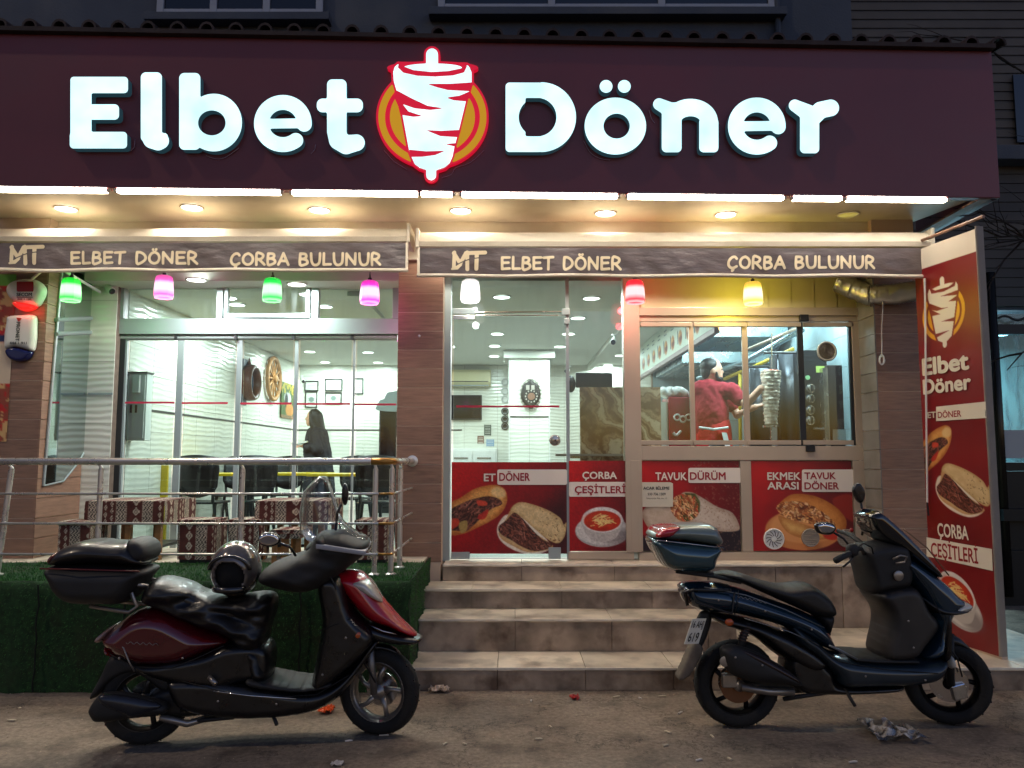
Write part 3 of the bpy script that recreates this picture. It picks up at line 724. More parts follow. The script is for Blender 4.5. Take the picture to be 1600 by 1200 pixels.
def shop_sign():
    s = thing('shop_sign', 'wide maroon fascia sign with glowing white letters reading Elbet Döner', 'sign', (FA + FB) / 2 + Vector((0, 0, FZ0)))
    c = (FA + FB) / 2; h = (FB - FA).length / 2
    MB().obox((c.x, c.y, (FZ0 + FZ1) / 2) + Vector((0, 0, 0)) - FN * .04 if False else Vector((c.x, c.y, (FZ0 + FZ1) / 2)) - FN * .04, FR * h, FN * .04, Vector((0, 0, (FZ1 - FZ0) / 2))).build('fascia_board', M_fascia, s, bev=.006)
    # right return of the box
    MB().obox(Vector((FB.x - .03, 6.22 + .62, (FZ0 + FZ1) / 2)), (.03, 0, 0), (0, .60, 0), (0, 0, (FZ1 - FZ0) / 2)).build('fascia_return', M_fascia, s, bev=.004)
    MB().box(-4.6, FB.x, 6.25, 7.6, FZ1 - .06, FZ1 - .01).build('box_top', M_roof, s)
    def L(name, fn, st=2.2): return px_plate(name, fn, st, FA, FN, .07, M_let, s, M_lside)
    B, K, R_ = sd_rbox, sd_line, sd_ell
    L('letter_e', U_(B(110, 120, 143, 232, 5), B(111, 120, 200, 145.5, 6), B(112, 163, 186, 187, 7), B(109, 206, 198.5, 232, 6)))
    L('letter_l', U_(B(220, 113, 253, 222, 8), K([(236, 205), (238, 217), (247, 221), (251, 220)], [16, 15, 14, 13]), B(244, 208, 262, 224, 5)))
    L('letter_b', D_(U_(B(280, 114, 313, 234, 8), R_(334, 191.5, 44, 45)), R_(331, 192, 21.5, 19.5)))
    def e(cx, cy_): return U_(K(arc(cx, cy_, 33.5, -2, 307, 40, 33), 11.6), K([(cx - 35, cy_ + .5), (cx + 36, cy_ - .5)], 7.6))
    L('letter_e', e(442, 193))
    L('letter_t', U_(B(511, 124, 541.5, 212, 8), B(495, 154, 567, 175.5, 9), K([(526, 205), (529, 219), (541, 226), (557, 223)], [15, 15, 15, 13])))
    L('letter_d', D_(U_(B(790, 129, 848, 237.5, 6), I_(R_(845, 183, 55, 54.5), B(845, 100, 930, 260))), U_(B(821, 153, 846, 213, 2), R_(840, 183, 29.5, 30))))
    L('letter_o', D_(R_(961.5, 197, 48, 44.5), R_(963.5, 197, 20.5, 19.5)))
    for x in (947, 975.5): L('umlaut_dot', R_(x, 135, 10, 10), 1.8)
    L('letter_n', U_(B(1034, 160, 1065, 238, 7), K([(1030, 163), (1048, 172)], [9.5, 12]), K(arc(1079, 190, 29, 175, 0, 20, 22), 13.6), B(1092.5, 184, 1122.5, 238, 7)))
    L('letter_e', e(1182.5, 197))
    L('letter_r', U_(B(1250, 172, 1280, 239.5, 7), K([(1242, 165), (1262, 176)], [9.5, 13]), K([(1268, 186), (1282, 172), (1298, 168.5)], [13, 13, 13])))
    # emblem
    def q(pts): return [(560 + u / 5, 60 + v / 5) for u, v in pts]
    def ell(cx, cy_, rx, ry): return sd_ell(560 + cx / 5, 60 + cy_ / 5, rx / 5, ry / 5)
    def cap(a, b, r): return sd_line(q([a, b]), r / 5)
    body = sd_poly(q([(312, 198), (284, 222), (272, 262), (276, 330), (298, 405), (345, 600), (395, 870), (416, 925), (438, 975), (478, 1005), (530, 1022), (612, 1022), (672, 1002), (712, 968), (735, 915), (748, 845), (782, 720), (838, 490), (866, 400), (884, 335), (884, 265), (866, 222), (848, 206), (835, 240), (790, 268), (690, 285), (570, 292), (450, 284), (360, 262), (322, 230)]))
    lens = ell(580, 228, 228, 32)
    white = U_(body, lens, cap((575, 125), (575, 205), 46), cap((568, 1015), (568, 1064), 38), sd_rbox(560 + 528 / 5, 60 + 198 / 5, 560 + 622 / 5, 60 + 235 / 5))
    disc = ell(578, 612, 440, 398)
    lg = px_plate('emblem_backing', U_(disc, off_(U_(body, lens, cap((575, 125), (575, 205), 46), cap((568, 1015), (568, 1064), 38), sd_poly(q([(320, 200), (840, 205), (830, 300), (340, 300)]))), 3.6)), 2., FA, FN, .05, M_lred, s)
    ring = D_(ell(578, 612, 422, 380), ell(578, 612, 371, 330), off_(white, 3.4)); inner = D_(ell(578, 612, 332, 292), off_(white, 3.4))
    for hb in (sd_rbox(560, 60, 675, 300), sd_rbox(675.01, 60, 800, 300)): px_plate('emblem_ring', I_(ring, hb), 1.8, FA + FN * .05, FN, .012, M_lgold, lg); px_plate('emblem_disc', I_(inner, hb), 1.8, FA + FN * .05, FN, .012, M_lgold, lg)
    px_plate('emblem_spit', white, 1.5, FA + FN * .05, FN, .018, M_let, lg)
    cr = [[(318, 190), (308, 225), (350, 266), (460, 290), (600, 297), (740, 288), (826, 264), (850, 212), (800, 235), (700, 255), (570, 262), (430, 248), (345, 215)],
          [(538, 355), (720, 354), (892, 343), (872, 411), (700, 402), (620, 382)], [(688, 462), (790, 447), (876, 411), (846, 491), (745, 482)],
          [(296, 404), (420, 470), (540, 526), (668, 546), (560, 558), (440, 545), (345, 512), (390, 570), (503, 606), (430, 611), (340, 597), (285, 470)],
          [(527, 716), (650, 722), (802, 714), (784, 771), (640, 762)], [(678, 825), (765, 817), (756, 844)], [(396, 869), (530, 882), (678, 877), (600, 910), (500, 923), (408, 925)]]
    for c_ in cr: px_plate('emblem_cut', sd_poly(q(c_)), 1.3, FA + FN * .0685, FN, .004, M_lred, lg)
    for pts in ([(322, 243), (336, 248), (352, 246), (372, 232)], [(204, 236), (210, 230), (211, 218)], [(600, 235), (615, 252), (636, 265)], [(690, 278), (706, 272), (712, 262), (735, 254), (755, 236)], [(912, 220), (922, 238), (936, 247), (952, 250)], [(1014, 172), (1018, 186), (1023, 192)], [(486, 240), (492, 234), (493, 226)]):
        MB().tube([hit(x, y, FA + FN * .012, FN) for x, y in smooth_open(pts + [pts[-1]])[:-1]], .0022, 5).build('loose_wire', pm('wire_mauve', C(170, 140, 156), .4), s)
    # roof tiles riding on top of the box
    n = 38; 
    for i in range(n):
        x = FA.x + .1 + i * (FB.x - FA.x - .05) / (n - 1); t = (x - FA.x) / (FB.x - FA.x); y0 = FA.y + (FB.y - FA.y) * t - .03
        m = MB(); vs = []
        for j, (yy, zz) in enumerate(((y0, FZ1 + .045), (y0 + .45, FZ1 + .1), (7.58, FZ1 + .24))):
            for k in range(7):
                a = math.pi * k / 6; r = .062 - .006 * (j == 2); vs.append((x + r * math.cos(a), yy, zz + r * 1.15 * math.sin(a)))
            for k in range(7):
                a = math.pi * (6 - k) / 6; r = .046; vs.append((x + r * math.cos(a), yy, zz + r * 1.1 * math.sin(a)))
        m.add(vs, [(j * 14 + k, j * 14 + (k + 1) % 14, (j + 1) * 14 + (k + 1) % 14, (j + 1) * 14 + k) for j in range(2) for k in range(14)] + [tuple(range(14))[::-1]])
        if i == 0 or True:
            o = m.build('roof_tile', M_roof, s); o.rotation_euler = (0, 0, 0)
    MB().obox(Vector((c.x, c.y + .02, FZ1 + .018)), FR * h, FN * .075, Vector((0, 0, .0178))).build('eaves_board', M_roof, s)
    m = MB(); m.add([(FA.x, FA.y + .02, FZ1 + .04), (FB.x, FB.y + .02, FZ1 + .04), (FB.x, 7.58, FZ1 + .2), (FA.x, 7.58, FZ1 + .2)], [(0, 1, 2, 3)]).build('tile_bed', M_roof, s)
shop_sign()
# ------------------------------------------------------------------ soffit, tubes, downlights
SZ = FZ0 + .045
YS1 = 7.02
def soffit():
    s = thing('canopy_soffit', 'cream painted soffit under the maroon fascia', 'canopy', (0, 6.5, SZ))
    m = MB(); m.add([(FA.x, FA.y + .0, SZ), (FB.x - .07, FB.y, SZ), (P(1425, 352, 6.95).x + .05, YS1, SZ), (FA.x, YS1, SZ)], [(0, 1, 2, 3)])
    m.add([(FA.x, FA.y + .0, SZ + .03), (FB.x - .07, FB.y, SZ + .03), (P(1425, 352, 6.95).x + .05, YS1, SZ + .03), (FA.x, YS1, SZ + .03)], [(0, 3, 2, 1)])
    m.build('soffit_board', M_cream, s)
    # open lip at the right end
    MB().box(FB.x - .16, FB.x - .065, 6.24, 7.4, SZ - .05, SZ - .03).build('end_angle', M_plank, s, bev=.003)
    box('back_board', FA.x, 3.6, YS1, YS1 + .03, 3.42, SZ + .02, M_cream, s)
    segs = [(-60, 165, 292.5, 296), (182, 437, 295, 299), (456, 652, 299, 303), (658, 706, 302, 304), (722, 965, 303, 305.5), (982, 1225, 305, 307), (1241, 1316, 306, 307), (1325, 1480, 306.5, 308)]
    names = ['leftmost', 'second from left', 'third from left', 'short piece left of centre', 'middle', 'right of centre', 'short piece second from right', 'rightmost']
    for (a, b, ya, yb), nm in zip(segs, names):
        O = FA - FN * .0; q0, q1 = hit(a, ya, O, FN), hit(b, yb, O, FN); q0.z = q1.z = FZ0 - .0165
        q0 = q0 - FN * .02; q1 = q1 - FN * .02
        MB().obox((q0 + q1) / 2 - FN * .034 + Vector((0, 0, .018)), (q1 - q0) / 2, FN * .004, Vector((0, 0, .034))).build('light_shield', M_cream, s)  # board added to keep the tubes' light off the soffit
        t = thing('tube_light', f'{nm} warm white tube light glowing under the fascia edge', 'light', (q0 + q1) / 2, 'tube lights under the fascia edge')
        d = (q1 - q0).normalized(); MB().cyl(q0, q1, .0145, n=10).build('tube', M_strip, t, smooth=True)
        MB().obox((q0 + q1) / 2 + Vector((0, 0, .024)), d * ((q1 - q0).length / 2), FN * .02, Vector((0, 0, .006))).build('batten', M_white, t)
        for q, sg in ((q0, -1), (q1, 1)): MB().cyl(q + d * sg * .001, q + d * sg * .022, .016, n=10).build('end_cap', M_cream, t)
    dl = [(103, 325), (300, 323), (499, 327), (720, 328), (946, 332), (1134, 334), (1325, 334)]
    nm = ['leftmost', 'second from left', 'third from left', 'fourth from left', 'fifth from left', 'sixth from left', '']
    for i, ((x, y), n_) in enumerate(zip(dl, nm)):
        q = PZ(x, y, SZ); lit = i < 6
        t = thing('soffit_downlight', f'{n_} lit round downlight in the cream soffit' if lit else 'unlit yellowish round downlight at the right end of the soffit', 'light', q, 'downlights in the soffit')
        MB().lathe([(.085, -.002), (.098, -.004), (.1, -.012), (.094, -.018), (.084, -.014), (.083, -.004)], q, n=28, cap=False).build('trim_ring', M_cream, t, smooth=True)
        MB().lathe([(.0005, -.009), (.084, -.008), (.084, -.001)], q, n=28, cap=False).build('lens', M_lit if lit else M_off, t, smooth=True)
        if lit: lamp_area('downlight_glow', q + Vector((0, 0, -.03)), 15, .16, (1, .91, .78), t, spread=math.radians(130))
soffit()
# ------------------------------------------------------------------ awnings
CH = {  # hand-lettered capitals, 1 high, stroke centre lines
 'E': (.72, [[(.66, .95), (.08, .95), (.08, .05), (.68, .08)], [(.08, .52), (.58, .54)]]), 'L': (.66, [[(.1, .98), (.08, .06), (.62, .08)]]),
 'B': (.72, [[(.1, .95), (.08, .04), (.45, .06), (.64, .2), (.6, .4), (.4, .5), (.1, .52), (.4, .55), (.56, .72), (.48, .92), (.1, .95)]]),
 'T': (.78, [[(.02, .92), (.76, .97)], [(.4, .94), (.38, .02)]]), 'D': (.8, [[(.1, .95), (.08, .05), (.4, .08), (.68, .3), (.74, .55), (.6, .8), (.34, .95), (.1, .96)]]),
 'O': (.9, [[(.5, .97), (.24, .85), (.08, .55), (.14, .22), (.42, .04), (.7, .14), (.84, .45), (.76, .78), (.5, .97)]]),
 'N': (.88, [[(.08, .03), (.1, .95), (.74, .08), (.78, .98)]]), 'R': (.78, [[(.08, .02), (.1, .95), (.42, .96), (.62, .82), (.58, .62), (.4, .5), (.1, .47)], [(.3, .47), (.72, .04)]]),
 'C': (.8, [[(.74, .8), (.6, .95), (.36, .9), (.14, .65), (.08, .35), (.2, .1), (.45, .03), (.72, .16)]]),
 'A': (.84, [[(.04, .02), (.42, .97), (.8, .03)], [(.16, .34), (.68, .34)]]), 'U': (.84, [[(.08, .97), (.1, .4), (.24, .08), (.5, .04), (.7, .2), (.76, .5), (.78, .98)]]), ' ': (.5, [])}
def hand_text(s):
    """sd function in unit text space plus width"""
    x = 0; lines = []
    for ch in s:
        base = {'Ö': 'O', 'Ç': 'C'}.get(ch, ch); w, st = CH[base]
        for l in st: lines.append([(x + a, b) for a, b in smooth_open(l)])
        if ch == 'Ö': lines += [[(x + .36, 1.17), (x + .37, 1.18)], [(x + .6, 1.18), (x + .61, 1.19)]]
        if ch == 'Ç': lines += [[(x + .42, .03), (x + .46, -.1), (x + .38, -.2)]]
        x += w + .14
    return lines, x - .14
M_val = pm('awning_vinyl', C(92, 80, 78), .36, var=.25, vscale=5, bump=.014, bscale=5, coat=.25, stretch=(1, 1, 3))
M_vlet = pm('awning_print_cream', C(226, 208, 172), .5)
AY = 6.52
def valance_wave(x, z, z0, z1): 
    t = (z1 - z) / (z1 - z0); return (.010 * math.sin(x * 5.3) + .006 * math.sin(x * 13 + 2) + .004 * math.sin(x * 29 + z * 30)) * t
def awning(label, xa, xb, y_top, y_v0, y_v1, texts, mtpos, cut):
    z1, z0 = P(800, y_v0, AY).z, P(800, y_v1, AY).z; zt = P(800, y_top, AY + .04).z
    a, b = P(xa, 400, AY).x, P(xb, 400, AY).x
    t = thing('awning', label, 'awning', ((a + b) / 2, AY, z0))
    prof = [(AY + .04, z1 + .004), (AY + .0, z1 + .012), (AY - .015, z1 + .05), (AY + .005, (z1 + zt) / 2 + .02), (AY + .05, zt - .01), (AY + .12, zt), (AY + .3, zt + .005), (AY + .3, z1 + .004)]
    m = MB(); m.add([(a, y, z) for y, z in prof] + [(b, y, z) for y, z in prof], [tuple(range(8))[::-1], tuple(range(8, 16))] + [(i, (i + 1) % 8, 8 + (i + 1) % 8, 8 + i) for i in range(8)])
    m.build('cassette', M_cream, t, auto=30)
    for x in (a, b): MB().box(x - .014, x + .014, AY - .02, AY + .31, z1 - .0, zt + .012).build('cassette_end', M_cream, t, bev=.004)
    nx, nz = 160, 10; vs = []
    for i in range(nx + 1):
        x = a + .012 + (b - a - .024) * i / nx
        for j in range(nz + 1):
            z = z1 - (z1 - z0 - .03) * j / nz; vs.append((x, AY + .012 - valance_wave(x, z, z0, z1), z))
    k = nz + 1; MB().add(vs, [(i * k + j, (i + 1) * k + j, (i + 1) * k + j + 1, i * k + j + 1) for i in range(nx) for j in range(nz)]).build('valance', M_val, t, smooth=True)
    bar = [(a + (b - a) * i / 40, AY + .006 - .012 * math.sin((a + (b - a) * i / 40) * 5.3), z0 + .018 + .004 * math.sin(i * .6)) for i in range(41)]
    MB().tube(bar, .017, 8).build('bottom_bar', M_cream, t, smooth=True)
    for x in (a + .012, b - .012): MB().box(x - .01, x + .01, AY - .012, AY + .008, z0 + .02, z1).build('edge_tape', M_cream, t)
    def on(u, v):
        q = P(u, v, AY); return Vector((q.x, AY + .007 - valance_wave(q.x, q.z, z0, z1), q.z))
    def put(name, fn, st):
        V, fs, d = march(fn, st); n = len(V); vs = []
        for u, v in V: vs.append(on(u, v))
        MB().add(vs, fs).build(name, M_vlet, t)
    for s, x0, y0, x1, y1 in texts:
        lines, w = hand_text(s); sx = (x1 - x0) / w; sy = (y1 - y0)
        cut = None
        for l in lines: pass
        words = s.split(' '); x_off = 0
        for wd in words:
            wl, ww = hand_text(wd); put('lettering', U_(*[sd_line([(x0 + (x_off + u) * sx, y1 - v * sy) for u, v in l], 2.05) for l in wl]), 1.1); x_off += ww + .14 + .5 + .14
    x, y = mtpos
    K = sd_line
    put('emblem', D_(U_(K([(x + 3, y + 26), (x + 4, y + 3)], 2.8), K([(x + 3, y + 4), (x + 13, y + 20)], 3), K([(x + 13, y + 20), (x + 22, y + 4)], 3), K([(x + 24, y + 3), (x + 24, y + 29)], 3), K([(x + 25, y + 4), (x + 52, y + 3)], 3), K([(x + 39, y + 4), (x + 38, y + 28)], 3.2), K([(x + 0, y + 29), (x + 8, y + 27), (x + 14, y + 22)], [1.5, 3, 2])),
                     K(smooth_open([(x + 8, y + 22), (x + 18, y + 17), (x + 30, y + 13), (x + 44, y + 11), (x + 60, y + 8)]), .8)), .9)
awning('left awning with dark printed valance hanging above the terrace window', -60, 638, 355, 379, 425, [('ELBET DÖNER', 109, 393, 308, 412), ('ÇORBA BULUNUR', 359, 395, 595, 414)], (14, 382), 0)
_ar = bpy.data.objects['awning']; MB().tube([P(92, 418, 6.7), P(122, 436, 7.0), P(156, 456, 7.5)], .014, 8).build('arm_tube', M_white, _ar, smooth=True); MB().tube([P(50, 436, 6.8), P(64, 424, 6.75)], .012, 8).build('arm_bracket', M_white, _ar)
awning('right awning with dark printed valance hanging above the door and serving window', 652, 1458, 361, 387, 434, [('ELBET DÖNER', 783, 401, 971, 421), ('ÇORBA BULUNUR', 1137, 400, 1368, 419)], (706, 391), 1)
# ------------------------------------------------------------------ pendant lamps on the awning arms
def pendants():
    data = [(112, 434, 471, 'bright green', (.02, .8, .05), 'above the left end of the terrace'), (257, 430, 466, 'light pink', (1, .12, .5), 'second from the left'), (426, 434, 471, 'green', (.02, .75, .08), 'in front of the tilting fanlight'),
            (578, 438, 475, 'magenta', (1, .04, .55), 'beside the middle pillar'), (735, 436, 472, 'plain white', (1, .97, .95), 'above the glass door'), (992, 437, 474, 'red', (1, .03, .05), 'above the door mullion'), (1176, 440, 476, 'yellow', (1, .62, .08), 'above the serving window')]
    for px, ya, yb, cn, col, where in data:
        Y = 6.78; top = P(px, ya, Y); bot = P(px, yb, Y); h = top.z - bot.z; r = 15.5 / F * Y
        t = thing('pendant_lamp', f'{cn} glass pendant lamp {where}', 'lamp', top, 'coloured pendant lamps under the awnings')
        m = bpy.data.materials.new('lamp_' + cn.replace(' ', '_')); m.use_nodes = True; nt = m.node_tree; b = nt.nodes['Principled BSDF']; b.inputs['Base Color'].default_value = (*[c * .5 for c in col], 1); b.inputs['Roughness'].default_value = .25
        # bulb inside: brightest in the middle of the shade
        g = nt.nodes.new('ShaderNodeTexCoord'); sp = nt.nodes.new('ShaderNodeSeparateXYZ'); nt.links.new(g.outputs['Generated'], sp.inputs[0])
        rp = nt.nodes.new('ShaderNodeValToRGB'); nt.links.new(sp.outputs[2], rp.inputs[0]); e = rp.color_ramp.elements
        w = tuple(min(1, .55 + .6 * c) for c in col)
        e[0].position = 0; e[0].color = (*[c * .9 for c in w], 1); e[1].position = 1; e[1].color = (*[c * .35 for c in col], 1)
        for p_, k in ((.12, col), (.34, w), (.62, w), (.76, tuple(c * .9 for c in col))):
            q = e.new(p_); q.color = (*k, 1)
        nt.links.new(rp.outputs[0], b.inputs['Emission Color']); b.inputs['Emission Strength'].default_value = 1.05
        nseg = 8
        MB().lathe([(r * .25, h * .0 - .004), (r * .62, -.006), (r * .84, -.02), (r * .92, -.05), (r * 1.0, -h * .6), (r * 1.02, -h * .9), (r * .9, -h), (r * .86, -h * .98), (r * .95, -h * .6), (r * .8, -.05)], top, n=nseg, cap=False).build('shade', m, t, auto=24)
        MB().lathe([(.006, .0), (.016, 0), (.018, .016), (.008, .03), (.005, .06)], top, n=12).build('cap', M_black, t)
        MB().cyl(top + Vector((0, 0, .05)), Vector((top.x, Y, 3.56)), .004, n=6).build('cord', M_black, t)
        lamp_point('bulb', top - Vector((0, 0, h + .03)), 1.1, .035, tuple(min(1, c + .03) for c in col), t)
        lamp_point('bulb_glow', Vector((top.x, Y + r + .05, top.z - h * .5)), {'red': 2.2, 'yellow': 4.0}.get(cn, .7), .03, (.85, .80, .04) if cn == 'yellow' else tuple(min(1, c + .03) for c in col), t)
pendants()
# ================================================================== glazing
def fbar(parent, x0, x1, y0, y1, Y, d0, d1, mat=None, name='frame_bar', bev=.003):
    """aluminium bar covering the pixel rectangle at depth Y"""
    a, b = P(x0, y1, Y), P(x1, y0, Y); return box(name, a.x, b.x, Y + d0, Y + d1, a.z, b.z, mat or M_alu, parent, bev=bev)
def tape(parent, x0, x1, y, Y):
    a, b = P(x0, y + 1.6, Y), P(x1, y - 1.4, Y); box('red_tape', a.x, b.x, Y - .0035, Y - .0015, a.z, b.z, M_red_tape, parent)
M_tile = None
def wave_tile_mat(name, base, rot=0.):
    m = pm(name, base, .18, objvar=.03, var=.03, vscale=3); nt = m.node_tree; N, L = nt.nodes, nt.links; b = N['Principled BSDF']
    g = N.new('ShaderNodeNewGeometry'); mp = N.new('ShaderNodeMapping'); mp.inputs['Scale'].default_value = (1, 1, 1); L.new(g.outputs['Position'], mp.inputs[0])
    w = N.new('ShaderNodeTexWave'); w.wave_type = 'BANDS'; w.bands_direction = 'Z'; w.inputs['Scale'].default_value = 5.2; w.inputs['Distortion'].default_value = 4.2; w.inputs['Detail'].default_value = 1.; w.inputs['Detail Scale'].default_value = .55; L.new(mp.outputs[0], w.inputs[0])
    bp = N.new('ShaderNodeBump'); bp.inputs['Distance'].default_value = .0024; bp.inputs['Strength'].default_value = .9; L.new(w.outputs['Fac'], bp.inputs['Height']); L.new(bp.outputs[0], b.inputs['Normal'])
    return m
M_tile = wave_tile_mat('white_wave_tile', C(226, 226, 214))
def tile_wall(parent, O, R, U, w, h, tw=.6, th=.3, N=None, skip=None):
    """rows of relief tiles as separate pieces on a wall"""
    O, R, U = Vector(O), Vector(R), Vector(U); nx = int(math.ceil(w / tw)); nz = int(math.ceil(h / th))
    Nn = R.cross(U)
    for i in range(nx):
        for j in range(nz):
            a = min(tw, w - i * tw); b = min(th, h - j * th)
            if a < .02 or b < .02: continue
            c = O + R * (i * tw + a / 2) + U * (j * th + b / 2) + Nn * .005
            d = [.0] * 3
            for k in range(3): d[k] = abs(R[k]) * (a - .003) + abs(U[k]) * (b - .003) + abs(Nn[k]) * .01
            piece('wall_tile', d, c, M_tile, parent)
def left_glazing():
    w = thing('terrace_window', 'wide frameless folding terrace window with aluminium fanlight row', 'window', P(400, 860, GL))
    fbar(w, 186, 624, 499, 523, GL, -.05, .06); fbar(w, 186, 624, 412, 434, GL, -.05, .06); fbar(w, 186, 199, 434.5, 498.5, GL, -.049, .055)
    for a, b in ((340, 352), (488, 500)): fbar(w, a, b, 434.5, 498.5, GL, -.048, .05)
    fbar(w, 614, 624, 434.5, 498.5, GL, -.048, .05)
    for a, b in ((199.5, 339.5), (500.5, 613.5)): fbar(w, a, b, 434.5, 498.5, GL, .0, .006, M_glass, 'fanlight_pane', 0)
    s = fbar(w, 353, 487, 435, 442, GL, -.06, -.0, name='sash'); 
    fbar(s, 353, 487, 491, 498, GL, -.06, -.0); fbar(s, 353, 360, 442.3, 490.7, GL, -.06, -.0); fbar(s, 480, 487, 442.3, 490.7, GL, -.06, -.0)
    fbar(s, 360.3, 479.7, 442.3, 490.7, GL, -.03, -.024, M_glass, 'fanlight_pane', 0)
    sp = [187, 277, 370, 460, 551, 623]
    for i in range(5):
        a, b = sp[i], sp[i + 1]
        p = fbar(w, a + 1.5, b - 1.5, 532, 862, GL, .0, .008, M_glass, 'folding_pane', 0)
        q0, q1 = P(a + 2, 527.5, GL), P(b - 2, 527.5, GL); MB().cyl(q0, q1, .028, n=12).build('top_rail', M_alu, p, auto=40)
        fbar(p, a - 1.8, a + 1.6, 532, 862, GL, -.012, .02, name='edge_profile', bev=.001); fbar(p, a - 2, a + 2, 523.5, 531.5, GL, -.04, .02, M_alud, 'gasket', 0)
        q0, q1 = P(a + 2, 861, GL), P(b - 2, 861, GL); MB().cyl(q0, q1, .022, n=10).build('bottom_rail', M_alu, p, auto=40)
        tape(p, a + (3 if i else 0), b - (4 if i != 1 else 14), 629 + i * .7, GL - .001)
    fbar(w, 186, 624, 865, 877, GL, -.10, .1, M_white, 'sill', bev=.004)
    fbar(w, 182, 187, 524, 864, GL, -.02, .05, M_alud, 'gasket', 0)
    # tiled corner column at its left end
    c = thing('tiled_column', 'white wave relief tiled column left of the terrace window', 'column', P(160, 870, GL))
    YQ = 7.6; a, b = P(136, 650, YQ).x, XL + .0
    box('column_core', a - .3, b - .004, YQ + .012, GL + .12, TZ, 3.6, M_grout, c); tile_wall(c, (a - .1, YQ + .012, TZ), (1, 0, 0), (0, 0, 1), b - a + .1, 2.8, .45, .6)
    box('metal_strip', a, b, YQ - .005, YQ + .001, P(160, 615, YQ).z - .012, P(160, 615, YQ).z + .008, M_alu, c)
left_glazing()
def camera_cctv(label, q, d, group='security cameras'):
    t = thing('security_camera', label, 'camera', q, group); d = Vector(d).normalized()
    MB().cyl(q, q + Vector((0, 0, .012)), .035, n=14).build('base', M_white, t, auto=40)
    MB().tube([q, q + d * .03 + Vector((0, 0, -.03)), q + d * .07 + Vector((0, 0, -.04))], .01, 8).build('arm', M_white, t, smooth=True)
    e = q + d * .06 + Vector((0, 0, -.05)); MB().lathe([(.02, 0), (.032, .004), (.034, .12), (.03, .125)], e, d, 16).build('body', M_white, t, auto=40)
    MB().lathe([(.03, .126), (.026, .13), (.001, .128)], e, d, 16, cap=False).build('lens', M_black, t)
camera_cctv('small white security camera on the left tiled column under the awning', P(163, 436, 7.6), (.7, -.5, -.5))
def alarm_boxes():
    Mw = pm('alarm_white', C(222, 220, 208), .4, var=.04); N0 = (0, -1, 0)
    def shell(t, pts, px_h, Y, depth, mat):
        fn = sd_poly(smooth_poly(pts, 4)); s = F / Y
        def mp(u, v, w):
            q = P(u, v, Y); return Vector((q.x, Y - max(0, w), q.z))
        return inflate('housing', fn, 1.5, depth, 9, mp, mat, t, edge=.25)
    t = thing('alarm_box', 'white pointed oval alarm box with red square and glowing red base, upper one', 'alarm', P(44, 480, PL - .01))
    shell(t, [(20, 443), (40, 437), (58, 438), (70, 446), (74, 456), (70, 468), (62, 479), (48, 477), (32, 474), (22, 470), (14, 456)], 0, PL - .012, .075, Mw)
    O = Vector((0, PL - .0895, 0)); px_plate('red_square', sd_rbox(26, 440, 52, 455.5), 2, O, N0, .003, pm('alarm_red', C(150, 24, 36), .5), t)
    Mt = pm('ink_dark', C(28, 40, 40), .6)
    px_text('lettering', 'SECOM', 26, 457.5, 50, 463, O, N0, Mt, t, .02, .003); px_text('lettering', '444 1 100', 27, 466, 49, 469, O, N0, Mt, t, .01, .003)
    px_plate('rule', sd_rbox(26, 464, 51, 464.8), .6, O, N0, .003, Mt, t)
    fn = sd_poly(smooth_poly([(22, 473), (40, 472), (60, 478), (54, 485), (40, 487), (28, 482)], 4))
    def mp(u, v, w): q = P(u, v, PL - .015); return Vector((q.x, PL - .015 - max(0, w), q.z))
    inflate('beacon', fn, 1.2, .05, 5, mp, pm('beacon_red', C(120, 10, 14), .2, emit=(1, .03, .02), estr=.55), t)
    lamp_point('beacon_glow', P(44, 484, PL - .1), .35, .02, (1, .06, .04), t)
    t = thing('alarm_box', 'white shield shaped alarm box with dark blue base, lower one', 'alarm', P(33, 545, PL - .01))
    shell(t, [(16, 495), (35, 493), (57, 494), (59, 515), (58, 535), (54, 549), (40, 545), (24, 542), (11, 545), (10, 525), (13, 505)], 0, PL - .012, .06, Mw)
    O = Vector((0, PL - .0745, 0))
    a, b = hit(26, 503, O, NY), hit(26, 533, O, NY); lettering('lettering', 'PRONET', a, (0, 0, -1), (1, 0, 0), a.z - b.z, .034, Mt, t, .02, .003)
    px_text('lettering', '444 1 911', 15, 534, 42, 538, O, N0, Mt, t, .012, .003)
    px_plate('mark', sd_poly([(25, 496), (34, 497), (29, 503)]), 1, O, N0, .003, pm('mark_red', C(190, 60, 40), .5), t)
    fn = sd_poly(smooth_poly([(12, 546), (25, 543), (42, 547), (53, 551), (46, 562), (32, 566), (18, 562), (11, 553)], 4))
    def mp(u, v, w): q = P(u, v, PL - .015); return Vector((q.x, PL - .015 - max(0, w), q.z))
    inflate('beacon', fn, 1.2, .045, 5, mp, pm('beacon_blue', C(24, 30, 78), .15), t)
    # menu poster edge at the picture's left border
    def paint(c):
        c.fill((150, 70, 50)); n = vnoise(c.X, c.Y, .08, 3); c.fill((214, 170, 110), (n > .55) * 1.); c.fill((190, 30, 30), (vnoise(c.X, c.Y, .1, 9) > .62) * 1.); c.shape(sd_rbox(-40, 428, 15, 447), (120, 190, 70)); c.shape(sd_rbox(-40, 524, 12, 535), (36, 50, 90)); c.shape(sd_rbox(-40, 536, 12, 600), (212, 190, 160))
    o = px_sheet('menu_poster', -60, 428, 10, 690, PL - .006, 2.5, paint, vmat('print_matt', .6)); tag(o, 'sliver of a colourful menu poster at the left picture edge', 'poster')
alarm_boxes()
